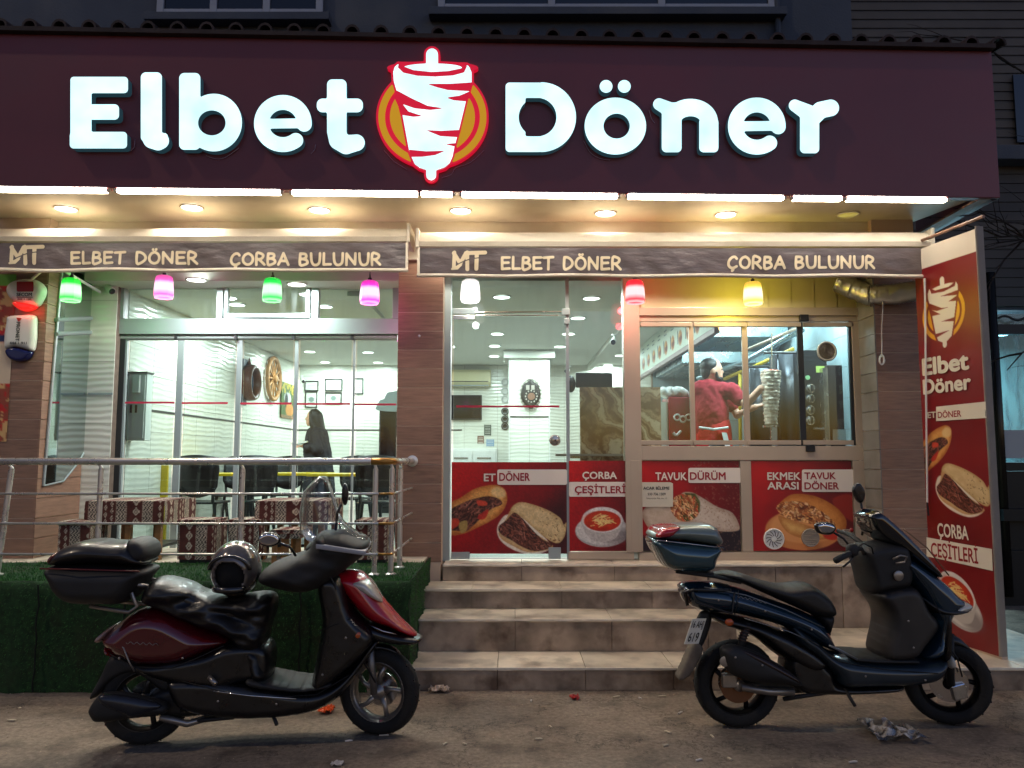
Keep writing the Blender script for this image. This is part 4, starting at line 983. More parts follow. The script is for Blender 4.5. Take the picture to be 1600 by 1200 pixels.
# ------------------------------------------------------------------ food prints
def brown(c, T, fn, dark=(58, 26, 22), light=(150, 84, 66), s=.28, seed=1, ang=.6, soft=1.):
    X, Y = T(c.X, c.Y); u = X * math.cos(ang) + Y * math.sin(ang); v = -X * math.sin(ang) + Y * math.cos(ang)
    n = vnoise(u * .55, v * 1.7, s, seed); n = np.clip((n - .34) / .32, 0, 1); n = (n * (.55 + .9 * vnoise(X, Y, 1.1, seed + 40, 2)))[..., None]; col = np.array(dark) * (1 - n) + np.array(light) * n
    m = np.clip(.5 - fn(X, Y) / soft, 0, 1)[..., None]; c.c = c.c * (1 - m) + col * m
def bread(c, T, fn, base, edge, s=.12, seed=4, wid=9.):
    X, Y = T(c.X, c.Y); d = fn(X, Y); n = vnoise(X, Y, s, seed); k = np.clip(-d / wid, 0, 1) * .75 + .7 * (n - .5) + .35 * (vnoise(X, Y, .9, seed + 7, 2) - .5) - .012 * (Y - Y.mean()) * 0; k = np.clip(k, 0, 1)[..., None]
    col = np.array(edge) * (1 - k) + np.array(base) * k; m = np.clip(.5 - d, 0, 1)[..., None]; c.c = c.c * (1 - m) + col * m
Z3 = lambda pts: [(680 + u / 5, 690 + v / 5) for u, v in pts]
Z4 = lambda pts: [(970 + u * .2375, 690 + v * .2375) for u, v in pts]
sp_ = lambda pts, k=4: sd_poly(smooth_poly(pts, k))
BR1 = sp_(Z3([(112, 500), (200, 440), (300, 375), (400, 345), (480, 340), (540, 370), (565, 430), (555, 500), (510, 570), (430, 625), (330, 675), (220, 722), (112, 715)]))
FI1 = sp_(Z3([(112, 550), (200, 490), (300, 450), (420, 428), (500, 450), (525, 490), (440, 530), (370, 590), (300, 660), (240, 705), (195, 700), (112, 680)]))
def sandwich(c, T=lambda x, y: (x, y)):
    bread(c, T, BR1, (226, 168, 92), (176, 100, 44)); c.shape(sp_(Z3([(440, 380), (490, 355), (545, 380), (550, 430), (500, 440), (450, 420)])), (226, 196, 140), T, 4, .8)
    brown(c, T, FI1, (40, 18, 18), (110, 66, 56), .3, 2, -.7); strokes(c, T, FI1, 150, MEAT, 9, .8, 3, -.7)
    for p, col in (([(330, 460), (400, 470), (405, 500), (340, 500)], (214, 70, 48)), ([(118, 610), (180, 605), (190, 650), (118, 690)], (206, 62, 40)), ([(340, 580), (420, 530), (395, 600), (345, 610)], (190, 40, 34)), ([(190, 640), (250, 620), (250, 690), (205, 715)], (176, 150, 84))):
        c.shape(sp_(Z3(p)), col, T, 1.5, .9)
def strokes(c, T, fn, n, pal, L, wd, seed, ang=.6, spread=.6, soft=.6):
    """many short printed fibres inside an outline"""
    r = random.Random(seed); X, Y = T(c.X, c.Y); x0, x1, y0, y1 = fn.b; k = 0; tries = 0
    while k < n and tries < n * 12:
        tries += 1; x, y = r.uniform(x0, x1), r.uniform(y0, y1)
        if fn(np.array([[x]]), np.array([[y]]))[0, 0] > -.6: continue
        a = ang + r.gauss(0, spread); l = L * r.uniform(.4, 1.3); bend = r.uniform(-.25, .25) * l; p = [(x - l / 2 * math.cos(a), y - l / 2 * math.sin(a)), (x - bend * math.sin(a), y + bend * math.cos(a)), (x + l / 2 * math.cos(a), y + l / 2 * math.sin(a))]
        m = (X > x - l - 2) & (X < x + l + 2) & (Y > y - l - 2) & (Y < y + l + 2)
        if not m.any(): continue
        d = np.maximum(sd_line(p, wd * r.uniform(.6, 1.3))(X[m], Y[m]), fn(X[m], Y[m])); w = np.clip(.5 - d / soft, 0, 1)[:, None] * r.uniform(.65, 1); col = np.array(r.choice(pal)) * r.uniform(.8, 1.15); c.c[m] = c.c[m] * (1 - w) + col * w; k += 1
MEAT = [(70, 34, 28), (112, 60, 48), (148, 88, 72), (176, 116, 98), (52, 22, 20), (134, 74, 58)]
CHIK = [(150, 78, 40), (206, 140, 84), (236, 186, 128), (182, 104, 56), (244, 206, 160), (112, 52, 28)]
def print_grain(c, seed):
    n = vnoise(c.X, c.Y, .5, seed, 3)[..., None]; c.c = c.c * (.84 + .32 * n)
def durum_plate(c, T=lambda x, y: (x, y)):
    c.shape(sp_(Z3([(485, 690), (510, 620), (570, 570), (700, 600), (900, 800), (860, 860), (740, 882), (600, 840), (510, 770)]), 4), (226, 214, 196), T, 1.5)
    bread(c, T, sp_(Z3([(500, 700), (560, 600), (610, 540), (760, 700), (920, 810), (860, 850), (720, 862), (600, 810), (520, 760)])), (214, 186, 140), (190, 150, 100))
    brown(c, T, sp_(Z3([(498, 665), (560, 615), (622, 555), (690, 610), (770, 700), (840, 765), (915, 800), (880, 838), (780, 855), (680, 822), (600, 772), (515, 722)])), (48, 22, 20), (116, 64, 52), .35, 5, .7); strokes(c, T, sp_(Z3([(498, 665), (560, 615), (622, 555), (690, 610), (770, 700), (840, 765), (915, 800), (880, 838), (780, 855), (680, 822), (600, 772), (515, 722)])), 190, MEAT, 8, .8, 6, .8)
    top = sp_(Z3([(590, 540), (620, 495), (680, 474), (790, 500), (900, 545), (980, 600), (1005, 650), (1028, 634), (1012, 740), (960, 795), (880, 765), (790, 692), (700, 612), (630, 558)])); bread(c, T, top, (220, 196, 148), (186, 152, 100), wid=5)
    X, Y = T(c.X, c.Y); n = vnoise(X, Y, .45, 11, 2); c.fill((110, 70, 40), ((n > .72) & (top(X, Y) < -2) & (X > 842)) * .8)
def soup(c, T=lambda x, y: (x, y)):
    z = lambda cx, cy_, rx, ry: sd_ell(680 + cx / 5, 690 + cy_ / 5, rx / 5, ry / 5)
    c.shape(z(1305, 700, 215, 124), (178, 172, 168), T); c.shape(z(1300, 694, 205, 112), (206, 200, 194), T); c.shape(z(1400, 735, 120, 60), (110, 100, 100), T, 8, .7)
    c.shape(sp_(Z3([(1145, 600), (1160, 690), (1220, 765), (1310, 785), (1400, 760), (1450, 690), (1468, 600), (1305, 560)])), (186, 178, 172), T); c.shape(z(1306, 612, 162, 100), (222, 216, 210), T)
    c.shape(z(1306, 622, 145, 80), (176, 40, 22), T); c.shape(z(1300, 610, 130, 60), (196, 58, 30), T, 6, .7)
    r = random.Random(5)
    for i in range(44):
        a = r.uniform(-.7, .7); L = r.uniform(25, 55); x, y = 1305 + r.gauss(0, 36), 620 + r.gauss(0, 18); c.shape(sd_line(Z3([(x - L * math.cos(a) / 2, y - L * math.sin(a) / 2), (x + L * math.cos(a) / 2, y + L * math.sin(a) / 2)]), .62), (236, 206, 130), T, .8)
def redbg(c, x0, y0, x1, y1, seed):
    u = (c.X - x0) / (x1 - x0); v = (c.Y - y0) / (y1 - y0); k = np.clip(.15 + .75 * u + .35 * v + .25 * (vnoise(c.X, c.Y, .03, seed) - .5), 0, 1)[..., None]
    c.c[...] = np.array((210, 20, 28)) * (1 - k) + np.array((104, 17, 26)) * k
M_print = vmat('glossy_print', .3, .15)
M_ink_r = pm('print_red', C(150, 22, 34), .4); M_ink_w = pm('print_white', C(228, 216, 202), .4)
def posters():
    YP = GR - .014; O = Vector((0, YP - .006, 0)); N0 = (0, -1, 0)
    def mk(label, x0, y0, x1, y1, paint, name='window_poster'):
        o = px_sheet(name, x0, y0, x1, y1, YP, 1.05, paint, M_print, None, .003); return tag(o, label, 'poster')
    def p1(c):
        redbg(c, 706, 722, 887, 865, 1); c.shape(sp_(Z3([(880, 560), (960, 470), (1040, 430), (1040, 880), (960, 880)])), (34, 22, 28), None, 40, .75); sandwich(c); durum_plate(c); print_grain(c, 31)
    o = mk('red poster with two meat sandwiches on the lower half of the glass door', 706, 722, 886, 865, p1)
    px_plate('white_band', sd_rbox(777, 733.5, 886, 757.5, 2.5), 2, O, N0, .001, M_ink_w, o); px_text('lettering', 'ET', 756, 740, 774.5, 752, O, N0, M_ink_w, o, .02, .0012)
    px_text('lettering', 'DÖNER', 780, 736, 828, 751.7, O + Vector((0, -.0011, 0)), N0, M_ink_r, o, .02, .0012)
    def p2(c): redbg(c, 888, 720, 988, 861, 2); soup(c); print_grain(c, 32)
    o = mk('narrow red poster with a bowl of tomato soup right of the door', 889, 720, 985, 861, p2)
    px_plate('white_band', sd_rbox(889, 753, 985, 776), 3, O, N0, .001, M_ink_w, o); px_text('lettering', 'ÇORBA', 910, 737, 964, 751, O, N0, M_ink_w, o, .022, .0012)
    px_text('lettering', 'ÇEŞİTLERİ', 898, 755.5, 978, 774, O + Vector((0, -.0011, 0)), N0, M_ink_r, o, .02, .0012)
    def p3(c):
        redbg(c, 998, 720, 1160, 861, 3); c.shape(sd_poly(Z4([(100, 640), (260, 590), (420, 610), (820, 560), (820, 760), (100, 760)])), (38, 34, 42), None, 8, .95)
        bread(c, lambda x, y: (x, y), sp_(Z4([(135, 470), (180, 420), (300, 390), (420, 400), (470, 500), (400, 560), (280, 610), (200, 590), (150, 530)])), (206, 186, 164), (170, 140, 116))
        bread(c, lambda x, y: (x, y), sp_(Z4([(400, 345), (470, 335), (540, 370), (640, 430), (740, 470), (785, 560), (760, 590), (640, 590), (520, 560), (440, 520), (380, 440)])), (216, 200, 182), (176, 152, 132))
        brown(c, lambda x, y: (x, y), sp_(Z4([(325, 440), (350, 370), (420, 345), (490, 350), (520, 420), (505, 490), (440, 525), (370, 510)])), (110, 40, 24), (232, 168, 110), .5, 8, .9); strokes(c, lambda x, y: (x, y), sp_(Z4([(325, 440), (350, 370), (420, 345), (490, 350), (520, 420), (505, 490), (440, 525), (370, 510)])), 110, CHIK + [(70, 84, 40), (190, 60, 36)], 8, 1.0, 8, 1.2, .5); c.fill((150, 110, 90), ((vnoise(c.X, c.Y, .4, 77, 2) > .7) & (c.X > 1085)) * .5)
        c.shape(sd_line(Z4([(430, 345), (490, 350), (518, 400), (515, 460)]), 1.6), (60, 74, 34), None, 1.5, .8)
    o = mk('red poster with a chicken wrap, second from the right, paper note taped on it', 998, 720, 1158, 861, p3)
    px_plate('white_band', sd_rbox(1075.5, 731, 1158, 754.5, 2.5), 2, O, N0, .001, M_ink_w, o); px_text('lettering', 'TAVUK', 1024, 738, 1073, 750.5, O, N0, M_ink_w, o, .02, .0012)
    px_text('lettering', 'DÜRÜM', 1078, 735, 1134, 750, O + Vector((0, -.0011, 0)), N0, M_ink_r, o, .02, .0012)
    def p4(c):
        redbg(c, 1173, 720, 1337, 861, 4); c.shape(sp_(Z4([(1400, 400), (1440, 360), (1520, 350), (1600, 400), (1600, 540), (1480, 500)])), (150, 40, 34), None, 3)
        c.shape(sd_ell(970 + 1200 * .2375, 690 + 580 * .2375, 62, 32), (206, 130, 74), None, 1.5); c.shape(sd_ell(970 + 1210 * .2375, 690 + 560 * .2375, 56, 26), (222, 152, 92), None, 3)
        bread(c, lambda x, y: (x, y), sp_(Z4([(1020, 440), (1100, 360), (1180, 345), (1300, 365), (1420, 430), (1490, 520), (1460, 610), (1380, 600), (1260, 540), (1120, 470)])), (226, 150, 74), (176, 96, 40))
        brown(c, lambda x, y: (x, y), sp_(Z4([(1020, 430), (1080, 400), (1200, 400), (1320, 460), (1410, 540), (1380, 570), (1260, 540), (1130, 520), (1050, 480)])), (130, 60, 30), (240, 180, 110), .45, 9, .3); strokes(c, lambda x, y: (x, y), sp_(Z4([(1015, 430), (1080, 395), (1200, 395), (1320, 455), (1415, 540), (1380, 575), (1260, 545), (1130, 525), (1045, 480)])), 150, CHIK, 7, 1.1, 9, .4, .8)
        bread(c, lambda x, y: (x, y), sp_(Z4([(1030, 490), (1130, 520), (1250, 560), (1390, 590), (1360, 640), (1200, 640), (1080, 590)])), (232, 186, 110), (190, 120, 60)); c.shape(sd_ell(970 + 1390 * .2375, 690 + 610 * .2375, 15, 9), (196, 52, 36), None, 2)
    o = mk('red poster with a stuffed bread roll, rightmost below the serving window', 1173, 720, 1335, 861, p4)
    px_plate('white_band', sd_rbox(1253, 733.5, 1335, 768.5, 2.5), 2, O, N0, .001, M_ink_w, o)
    for s, x0, y0, x1, y1, r in (('EKMEK', 1199, 738, 1251, 750, 0), ('ARASI', 1199, 753, 1248, 765, 0), ('TAVUK', 1257, 738, 1306, 749, 1), ('DÖNER', 1257, 751, 1311, 765, 1)):
        px_text('lettering', s, x0, y0, x1, y1, O + Vector((0, -.0011 * r, 0)), N0, M_ink_r if r else M_ink_w, o, .02, .0012)
    n = px_plate('paper_note', sd_rbox(1001.5, 753.5, 1051.5, 792), 4, O + Vector((0, -.001, 0)), N0, .002, pm('note_paper', C(206, 196, 176), .7)); tag(n, 'small cream paper note with printed lines on the chicken wrap poster', 'note')
    Mi = pm('note_ink', C(40, 38, 36), .7); O2 = O + Vector((0, -.0031, 0))
    px_text('lettering', 'ACAR BİLEME', 1005, 759, 1046, 765, O2, N0, Mi, n, .02, .001); px_text('lettering', '533 736 1309', 1012, 770, 1040, 774, O2, N0, Mi, n, .01, .001); px_text('lettering', 'Süleymaniye Mah. No: 13', 1010, 777.5, 1042, 780.5, O2, N0, Mi, n, 0, .001)
    # round vents stuck through the posters
    for i, (x, y, lab) in enumerate(((1209, 842, 'white round vent with curved slots at the lower left of the bread roll poster'), (1266, 840, 'grey round slatted vent in the middle of the bread roll poster'), (1322, 841, 'grey round slatted vent at the right edge of the bread roll poster'))):
        q = P(x, y, YP - .004); r = (16, 14, 14)[i] / F * YP; t = thing('round_vent', lab, 'vent', q, 'round vents below the serving window')
        mv = M_white if i == 0 else pm('vent_grey', C(158, 150, 140), .4, .4); dk = pm('vent_dark', C(70, 62, 56), .6)
        MB().lathe([(r, 0), (r, .008), (r * .94, .014), (r * .86, .012)], q, NY, 28, cap=False).build('rim', mv, t, auto=40)
        MB().lathe([(.001, .004), (r * .9, .004)], q, NY, 28, cap=False).build('backing', mv if i == 0 else dk, t)
        if i == 0:
            MB().lathe([(.001, .012), (r * .2, .012), (r * .2, .004)], q, NY, 16, cap=False).build('hub', mv, t)
            for k in range(12):
                a = k * math.pi / 6; d1 = Vector((math.cos(a), 0, math.sin(a))); d2 = Vector((math.cos(a + .45), 0, math.sin(a + .45))); MB().tube([q + d1 * r * .28 + NY * .005, q + (d1 + d2) * .5 * r * .55 + NY * .005, q + d2 * r * .78 + NY * .005], .0035, 5).build('slot', dk, t)
        else:
            for k in range(-4, 5):
                z = k * r * .2; hw = math.sqrt(max(0, (r * .88) ** 2 - z * z)); MB().obox(q + Vector((0, -.009, z)), (hw, 0, 0), (0, .003, .002), (0, -.001, .006)).build('slat', mv, t)
posters()
# ------------------------------------------------------------------ the door front and the serving window
M_alub = pm('bronze_aluminium', C(186, 168, 148), .4, .35, var=.05, vscale=3)
def right_front():
    d = thing('glass_door', 'frameless glass door with patch fittings, knob and closer', 'door', P(796, 873, GR))
    fbar(d, 691, 706, 415, 876, GR, -.05, .08, name='door_jamb')
    fbar(d, 707, 885.5, 494, 871, GR, -.006, .006, M_glassd, 'door_leaf', 0)
    fbar(d, 706.5, 885.5, 415, 491.5, GR, -.006, .006, M_glassd, 'overlight_pane', 0)
    for x0, x1, y0, y1, n_ in ((705, 734, 862, 873, 'bottom_hinge'), (857, 876, 855, 873, 'lock_fitting'), (878, 890, 483, 492.5, 'top_fitting'), (881, 889, 498, 507, 'top_fitting')): fbar(d, x0, x1, y0, y1, GR, -.03, .03, M_alu, n_)
    cl = fbar(d, 708, 743, 483, 492, GR, -.045, -.008, M_alu, 'door_closer'); fbar(cl, 708, 742, 494, 500, GR, -.04, -.01, M_steel, 'closer_body')
    q0, q1 = P(743, 488, GR - .03), P(878, 487, GR - .03); MB().cyl(q0, q1, .007, n=8).build('closer_arm', M_steel, cl, auto=40); q0, q1 = P(744, 492.5, GR - .02), P(872, 493, GR - .02); MB().cyl(q0, q1, .0055, n=8).build('closer_arm', M_steel, cl, auto=40)
    q = P(867, 688, GR - .008); k = MB().lathe([(.05, 0), (.052, .006), (.045, .012), (.022, .014), (.016, .05), (.03, .06), (.036, .075), (.03, .09), (.0005, .094)], q, NY, 28).build('door_knob', M_steel, d, auto=35)
    MB().lathe([(.008, .0945), (.0005, .0965)], q, NY, 12).build('keyhole', M_alud, k)
    tape(d, 713, 874, 635, GR - .007)
    s = thing('side_light', 'fixed glass side pane beside the door with beige base board', 'window', P(935, 872, GR))
    fbar(s, 888, 978, 415, 861, GR, -.006, .006, M_glassd, 'pane', 0); fbar(s, 888, 990, 862, 874, GR, -.03, .06, M_alub, 'base_board')
    fbar(s, 978, 997, 415, 861.6, GR, -.04, .08, M_alub, 'mullion'); fbar(s, 886, 888.4, 415, 874, GR, -.008, .008, M_alu, 'edge_profile', bev=0)
    w = thing('serving_window', 'kitchen serving window of four sliding panes in a beige frame', 'window', P(1170, 690, GR))
    x = 997.5; i = 0
    for a, b in ((998, 1130), (1130.6, 1200), (1200.6, 1236), (1236.6, 1272), (1272.6, 1307), (1307.6, 1350)): fbar(w, a, b, 415, 481, GR, -.0, .05, M_panel, 'header_panel', .002)
    fbar(w, 998, 1350, 481.5, 494, GR, -.035, .06, M_alub); fbar(w, 998, 1350, 494.3, 503, GR, -.02, .06, M_alub)
    fbar(w, 998, 1350, 697, 719, GR, -.03, .06, M_alub); fbar(w, 998, 1350, 862.5, 875, GR, -.035, .06, M_alub); fbar(w, 1159, 1172, 719.5, 862, GR, -.025, .06, M_alub); fbar(w, 1336, 1350, 503.5, 696.5, GR, -.03, .06, M_alub); fbar(w, 1336, 1350, 719.5, 862, GR, -.03, .06, M_alub)
    fbar(w, 986, 997.6, 719.5, 862, GR, -.041, .06, M_alub)
    fbar(w, 998, 1336, 719.5, 862, GR, .0, .04, M_panel, 'infill_panel', 0)
    sp = [998, 1081, 1165, 1252, 1334]
    for i in range(4):
        a, b = sp[i], sp[i + 1]; p = fbar(w, a + 1.5, b - 1, 511, 688, GR, -.004, .004, M_glass, 'sliding_pane', 0)
        fbar(p, a + 2, b - 2, 504.5, 511, GR, -.03, .012, M_alub, 'top_rail'); fbar(p, a + 2, b - 2, 688, 695, GR, -.03, .012, M_alub, 'bottom_rail')
        fbar(p, a - (1.0 if i in (0, 3) else 1.6), a + (1.0 if i in (0, 3) else 1.6), 504, 696, GR, -.014, .016, M_alud if i in (0, 3) else M_alub, 'edge_profile', bev=0)
    fbar(w, 1332, 1336, 504, 696, GR, -.02, .02, M_alud, 'edge_profile', bev=0)
    for x0, x1, y0, y1 in ((1247, 1260, 493, 503.5), (1257, 1270, 696.5, 706)): fbar(w, x0, x1, y0, y1, GR, -.06, -.0205, M_black, 'latch')
right_front()
def duct():
    A = [P(1310, 440, 7.2), P(1335, 452, 7.12), P(1362, 462, 7.0), P(1400, 459, 6.86), P(1452, 452, 6.7), P(1475, 449, 6.62)]
    t = thing('flexible_duct', 'crumpled silver foil exhaust duct under the right end of the awning', 'duct', A[2])
    m = MB(); pts = []; rs = []; r_ = random.Random(4)
    for i in range(len(A) - 1):
        for k in range(14):
            pts.append(A[i].lerp(A[i + 1], k / 14)); rs.append(.092 + (.003 if k % 2 else -.002) + r_.gauss(0, .0015))
    m.tube(pts, rs, 22)
    m.v = [tuple(Vector(v) + Vector((mnoise.noise(Vector(v) * 11), mnoise.noise(Vector(v) * 11 + Vector((5, 1, 2))), mnoise.noise(Vector(v) * 11 + Vector((9, 3, 7))))) * .009) for v in m.v]
    m.build('foil_hose', pm('foil', C(172, 172, 170), .36, .9, bump=.004, bscale=30), t, auto=60)
    MB().torus(A[2], A[3] - A[2], .1, .006, 24, 6).build('clamp', M_steel, t)
    c = thing('hanging_cable', 'white cable hanging from the duct with a coiled loop at its end', 'cable', P(1378, 560, 6.88))
    MB().tube([P(1379 + .6 * math.sin(i * .8) - i * .15, 468 + i * 8.2, 6.88) for i in range(12)], .0045, 6).build('lead', M_white, c)
    MB().tube([P(1378 + 5 * math.cos(i * .55) * (1 - i / 50), 562 + 8 * math.sin(i * .55), 6.88 - .001 * i) for i in range(28)], .0045, 6).build('coil', M_white, c)
duct()
# ------------------------------------------------------------------ the tall banner on the right end
def banner():
    nb = PZ(1561, 1030, Z1); top = P(1531, 358, nb.y); zt = top.z
    # far edge: same top height seen at pixel (1432,392)
    d = ray(1428, 393); t = (zt - CAMH) / d.z; fb = Vector((d.x * t, d.y * t, 0)); nb0 = Vector((nb.x, nb.y, 0))
    R = (nb0 - fb); W = R.length; R.normalize(); N = R.cross(Vector((0, 0, 1)))
    b = thing('vertical_banner', 'tall red vertical banner with emblem and food pictures at the right end', 'banner', (fb + nb0) / 2 + Vector((0, 0, Z1)))
    z0 = Z1 + .02; nu, nv = 110, 560; u = np.linspace(0, 1, nu); v = np.linspace(0, 1, nv); Uu, Vv = np.meshgrid(u, v, indexing='ij')
    ripple = .006 * np.sin(Vv * 9 + Uu * 3) * np.sin(Uu * 3.14)
    pts = np.stack([fb.x + R.x * W * Uu + N.x * ripple, fb.y + R.y * W * Uu + N.y * ripple, zt - (zt - z0) * Vv], -1)
    x, y, z = pts[..., 0], pts[..., 1], pts[..., 2] - CAMH; yc = y * _ct + z * _st; zc = -y * _st + z * _ct; X = CX + F * x / yc; Y = CY - F * zc / yc
    c = Canvas(X, Y); c.fill((122, 16, 22)); k = vnoise(X, Y, .012, 21)[..., None]; c.c = c.c * (.86 + .28 * k)
    c.fill((226, 214, 192), (Vv < .055) * 1.)                      # cream head band
    def lin_map(src, dst):
        """canvas px (dst triple) -> poster px (src triple)"""
        A = np.linalg.solve(np.array([[*p, 1] for p in dst], float), np.array(src, float)); return lambda x_, y_: (A[0, 0] * x_ + A[1, 0] * y_ + A[2, 0], A[0, 1] * x_ + A[1, 1] * y_ + A[2, 1])
    sandwich(c, lin_map([(704, 800), (793, 776), (724, 834)], [(1429, 715), (1487, 680), (1438, 746)]))
    durum_plate(c, lin_map([(777, 826), (885, 818), (816, 785)], [(1462, 765), (1545, 760), (1482, 724)]))
    soup(c, lin_map([(908, 808), (973, 812), (940, 856)], [(1466, 902), (1523, 938), (1502, 984)]))
    # emblem, laid on its plane
    T = lin_map([(620, 100), (732, 96), (672, 284)], [(1451, 452), (1494, 436), (1476, 545)])
    q = lambda p: [(560 + a / 5, 60 + b_ / 5) for a, b_ in p]; el = lambda cx, cy_, rx, ry: sd_ell(560 + cx / 5, 60 + cy_ / 5, rx / 5, ry / 5)
    c.shape(el(578, 612, 440, 398), (122, 16, 22), T); c.shape(D_(el(578, 612, 430, 388), el(578, 612, 365, 325)), (224, 160, 40), T, 2); c.shape(el(578, 612, 325, 285), (224, 160, 40), T, 2)
    body = sd_poly(q([(312, 198), (272, 262), (276, 330), (298, 405), (345, 600), (395, 870), (438, 975), (530, 1022), (612, 1022), (712, 968), (748, 845), (782, 720), (838, 490), (884, 335), (884, 265), (848, 206), (790, 268), (570, 292), (360, 262)]))
    nub = U_(sd_line(q([(575, 125), (575, 205)]), 9), sd_line(q([(568, 1015), (568, 1064)]), 8), el(580, 228, 228, 32)); c.shape(off_(U_(body, nub), 6), (122, 16, 22), T, 2); c.shape(U_(body, nub), (226, 218, 200), T, 2)
    for p in ([(318, 190), (350, 276), (600, 300), (826, 270), (850, 212), (700, 255), (430, 248)], [(538, 355), (892, 343), (872, 411)], [(688, 462), (876, 411), (846, 491)], [(296, 404), (540, 526), (668, 546), (440, 545), (345, 512), (503, 606), (340, 597)], [(527, 716), (802, 714), (784, 771)], [(396, 869), (678, 877), (408, 925)]): c.shape(sd_poly(q(p)), (122, 16, 22), T, 2)
    sheet('banner_print', pts, c.lin(), M_print, b)
    On = fb + N * .004; 
    def tx(s, x0, y0, x1, y1, mat, bold=.02): # lower-left and upper-right pixels on the banner plane
        a = hit(x0, y1, On, N); e = hit(x1, y0, On, N); w = (Vector((e.x, e.y, 0)) - Vector((a.x, a.y, 0))).length; lettering('lettering', s, a, R, (0, 0, 1), w, e.z - a.z, mat, b, bold, .003)
    Mw = pm('banner_white', C(226, 218, 200), .45); Mr = pm('banner_red', C(150, 24, 30), .45)
    tx('Elbet', 1442, 548, 1513.5, 588, Mw, .032); tx('Döner', 1443, 583, 1517, 617, Mw, .032)
    tx('ET', 1450, 643, 1462.5, 653.5, Mw); tx('ÇORBA', 1466, 822, 1513, 843, Mw)
    def quad(name, p4, mat, e=.003):
        v = [hit(x_, y_, On, N) + N * e * k for k in (0, 1) for x_, y_ in p4]; return MB().add(v, [(0, 1, 2, 3), (7, 6, 5, 4)] + [(i, (i + 1) % 4, 4 + (i + 1) % 4, 4 + i) for i in range(4)]).build(name, mat, b)
    quad('white_band', [(1463, 658), (1541.5, 653), (1540, 627.5), (1463, 635.5)], Mw, .002); quad('white_band', [(1448, 869), (1551.5, 892), (1550, 858), (1448, 839.5)], Mw, .002)
    tx('DÖNER', 1466, 638.5, 1502, 653.5, Mr, .014); tx('ÇEŞİTLERİ', 1456, 850, 1527.5, 875, Mr, .014)
    # white wrapped near edge with hem folds
    m = MB(); vs = []; n = 60
    for i in range(n + 1):
        z_ = zt - (zt - z0) * i / n + 0; wv = .008 * math.sin(i * 1.7) + .005 * math.sin(i * .6)
        for (a, h_) in ((0, .0), (.006, .006), (.014, .005 + wv * .3), (.02, -.015 + wv * .3), (.018, -.06)): p_ = nb0 + R * a + N * h_; vs.append((p_.x, p_.y, z_ + (.02 if i == 0 else 0)))
    m.add(vs, [(i * 5 + j, (i + 1) * 5 + j, (i + 1) * 5 + j + 1, i * 5 + j + 1) for i in range(n) for j in range(4)]).build('white_hem', pm('hem_vinyl', C(140, 132, 122), .5, var=.1), b, smooth=True)
    # board behind
    v = [fb - N * .01, nb0 + R * .017 - N * .01, nb0 + R * .017 - N * .06, fb - N * .06]; MB().add([(p_.x, p_.y, z_) for z_ in (Z1 + .001, zt - .005) for p_ in v], [(0, 1, 2, 3), (7, 6, 5, 4)] + [(i, (i + 1) % 4, 4 + (i + 1) % 4, 4 + i) for i in range(4)]).build('backing_board', M_joint, b)
    pn = [hit(1445, 435, fb + N * .03, N), hit(1449, 785, fb + N * .03, N)]; MB().cyl(pn[0], pn[1], .008, n=8).build('white_rod', M_white, b); MB().cyl(pn[1], hit(1451, 806, fb + N * .03, N), .008, n=8).build('rod_tip', M_black, b)
    quad2 = [hit(1430, 380, On, N), hit(1537, 338, On, N)]; MB().tube([quad2[0], quad2[1]], .014, 8).build('top_rail', M_plank, b)
banner()
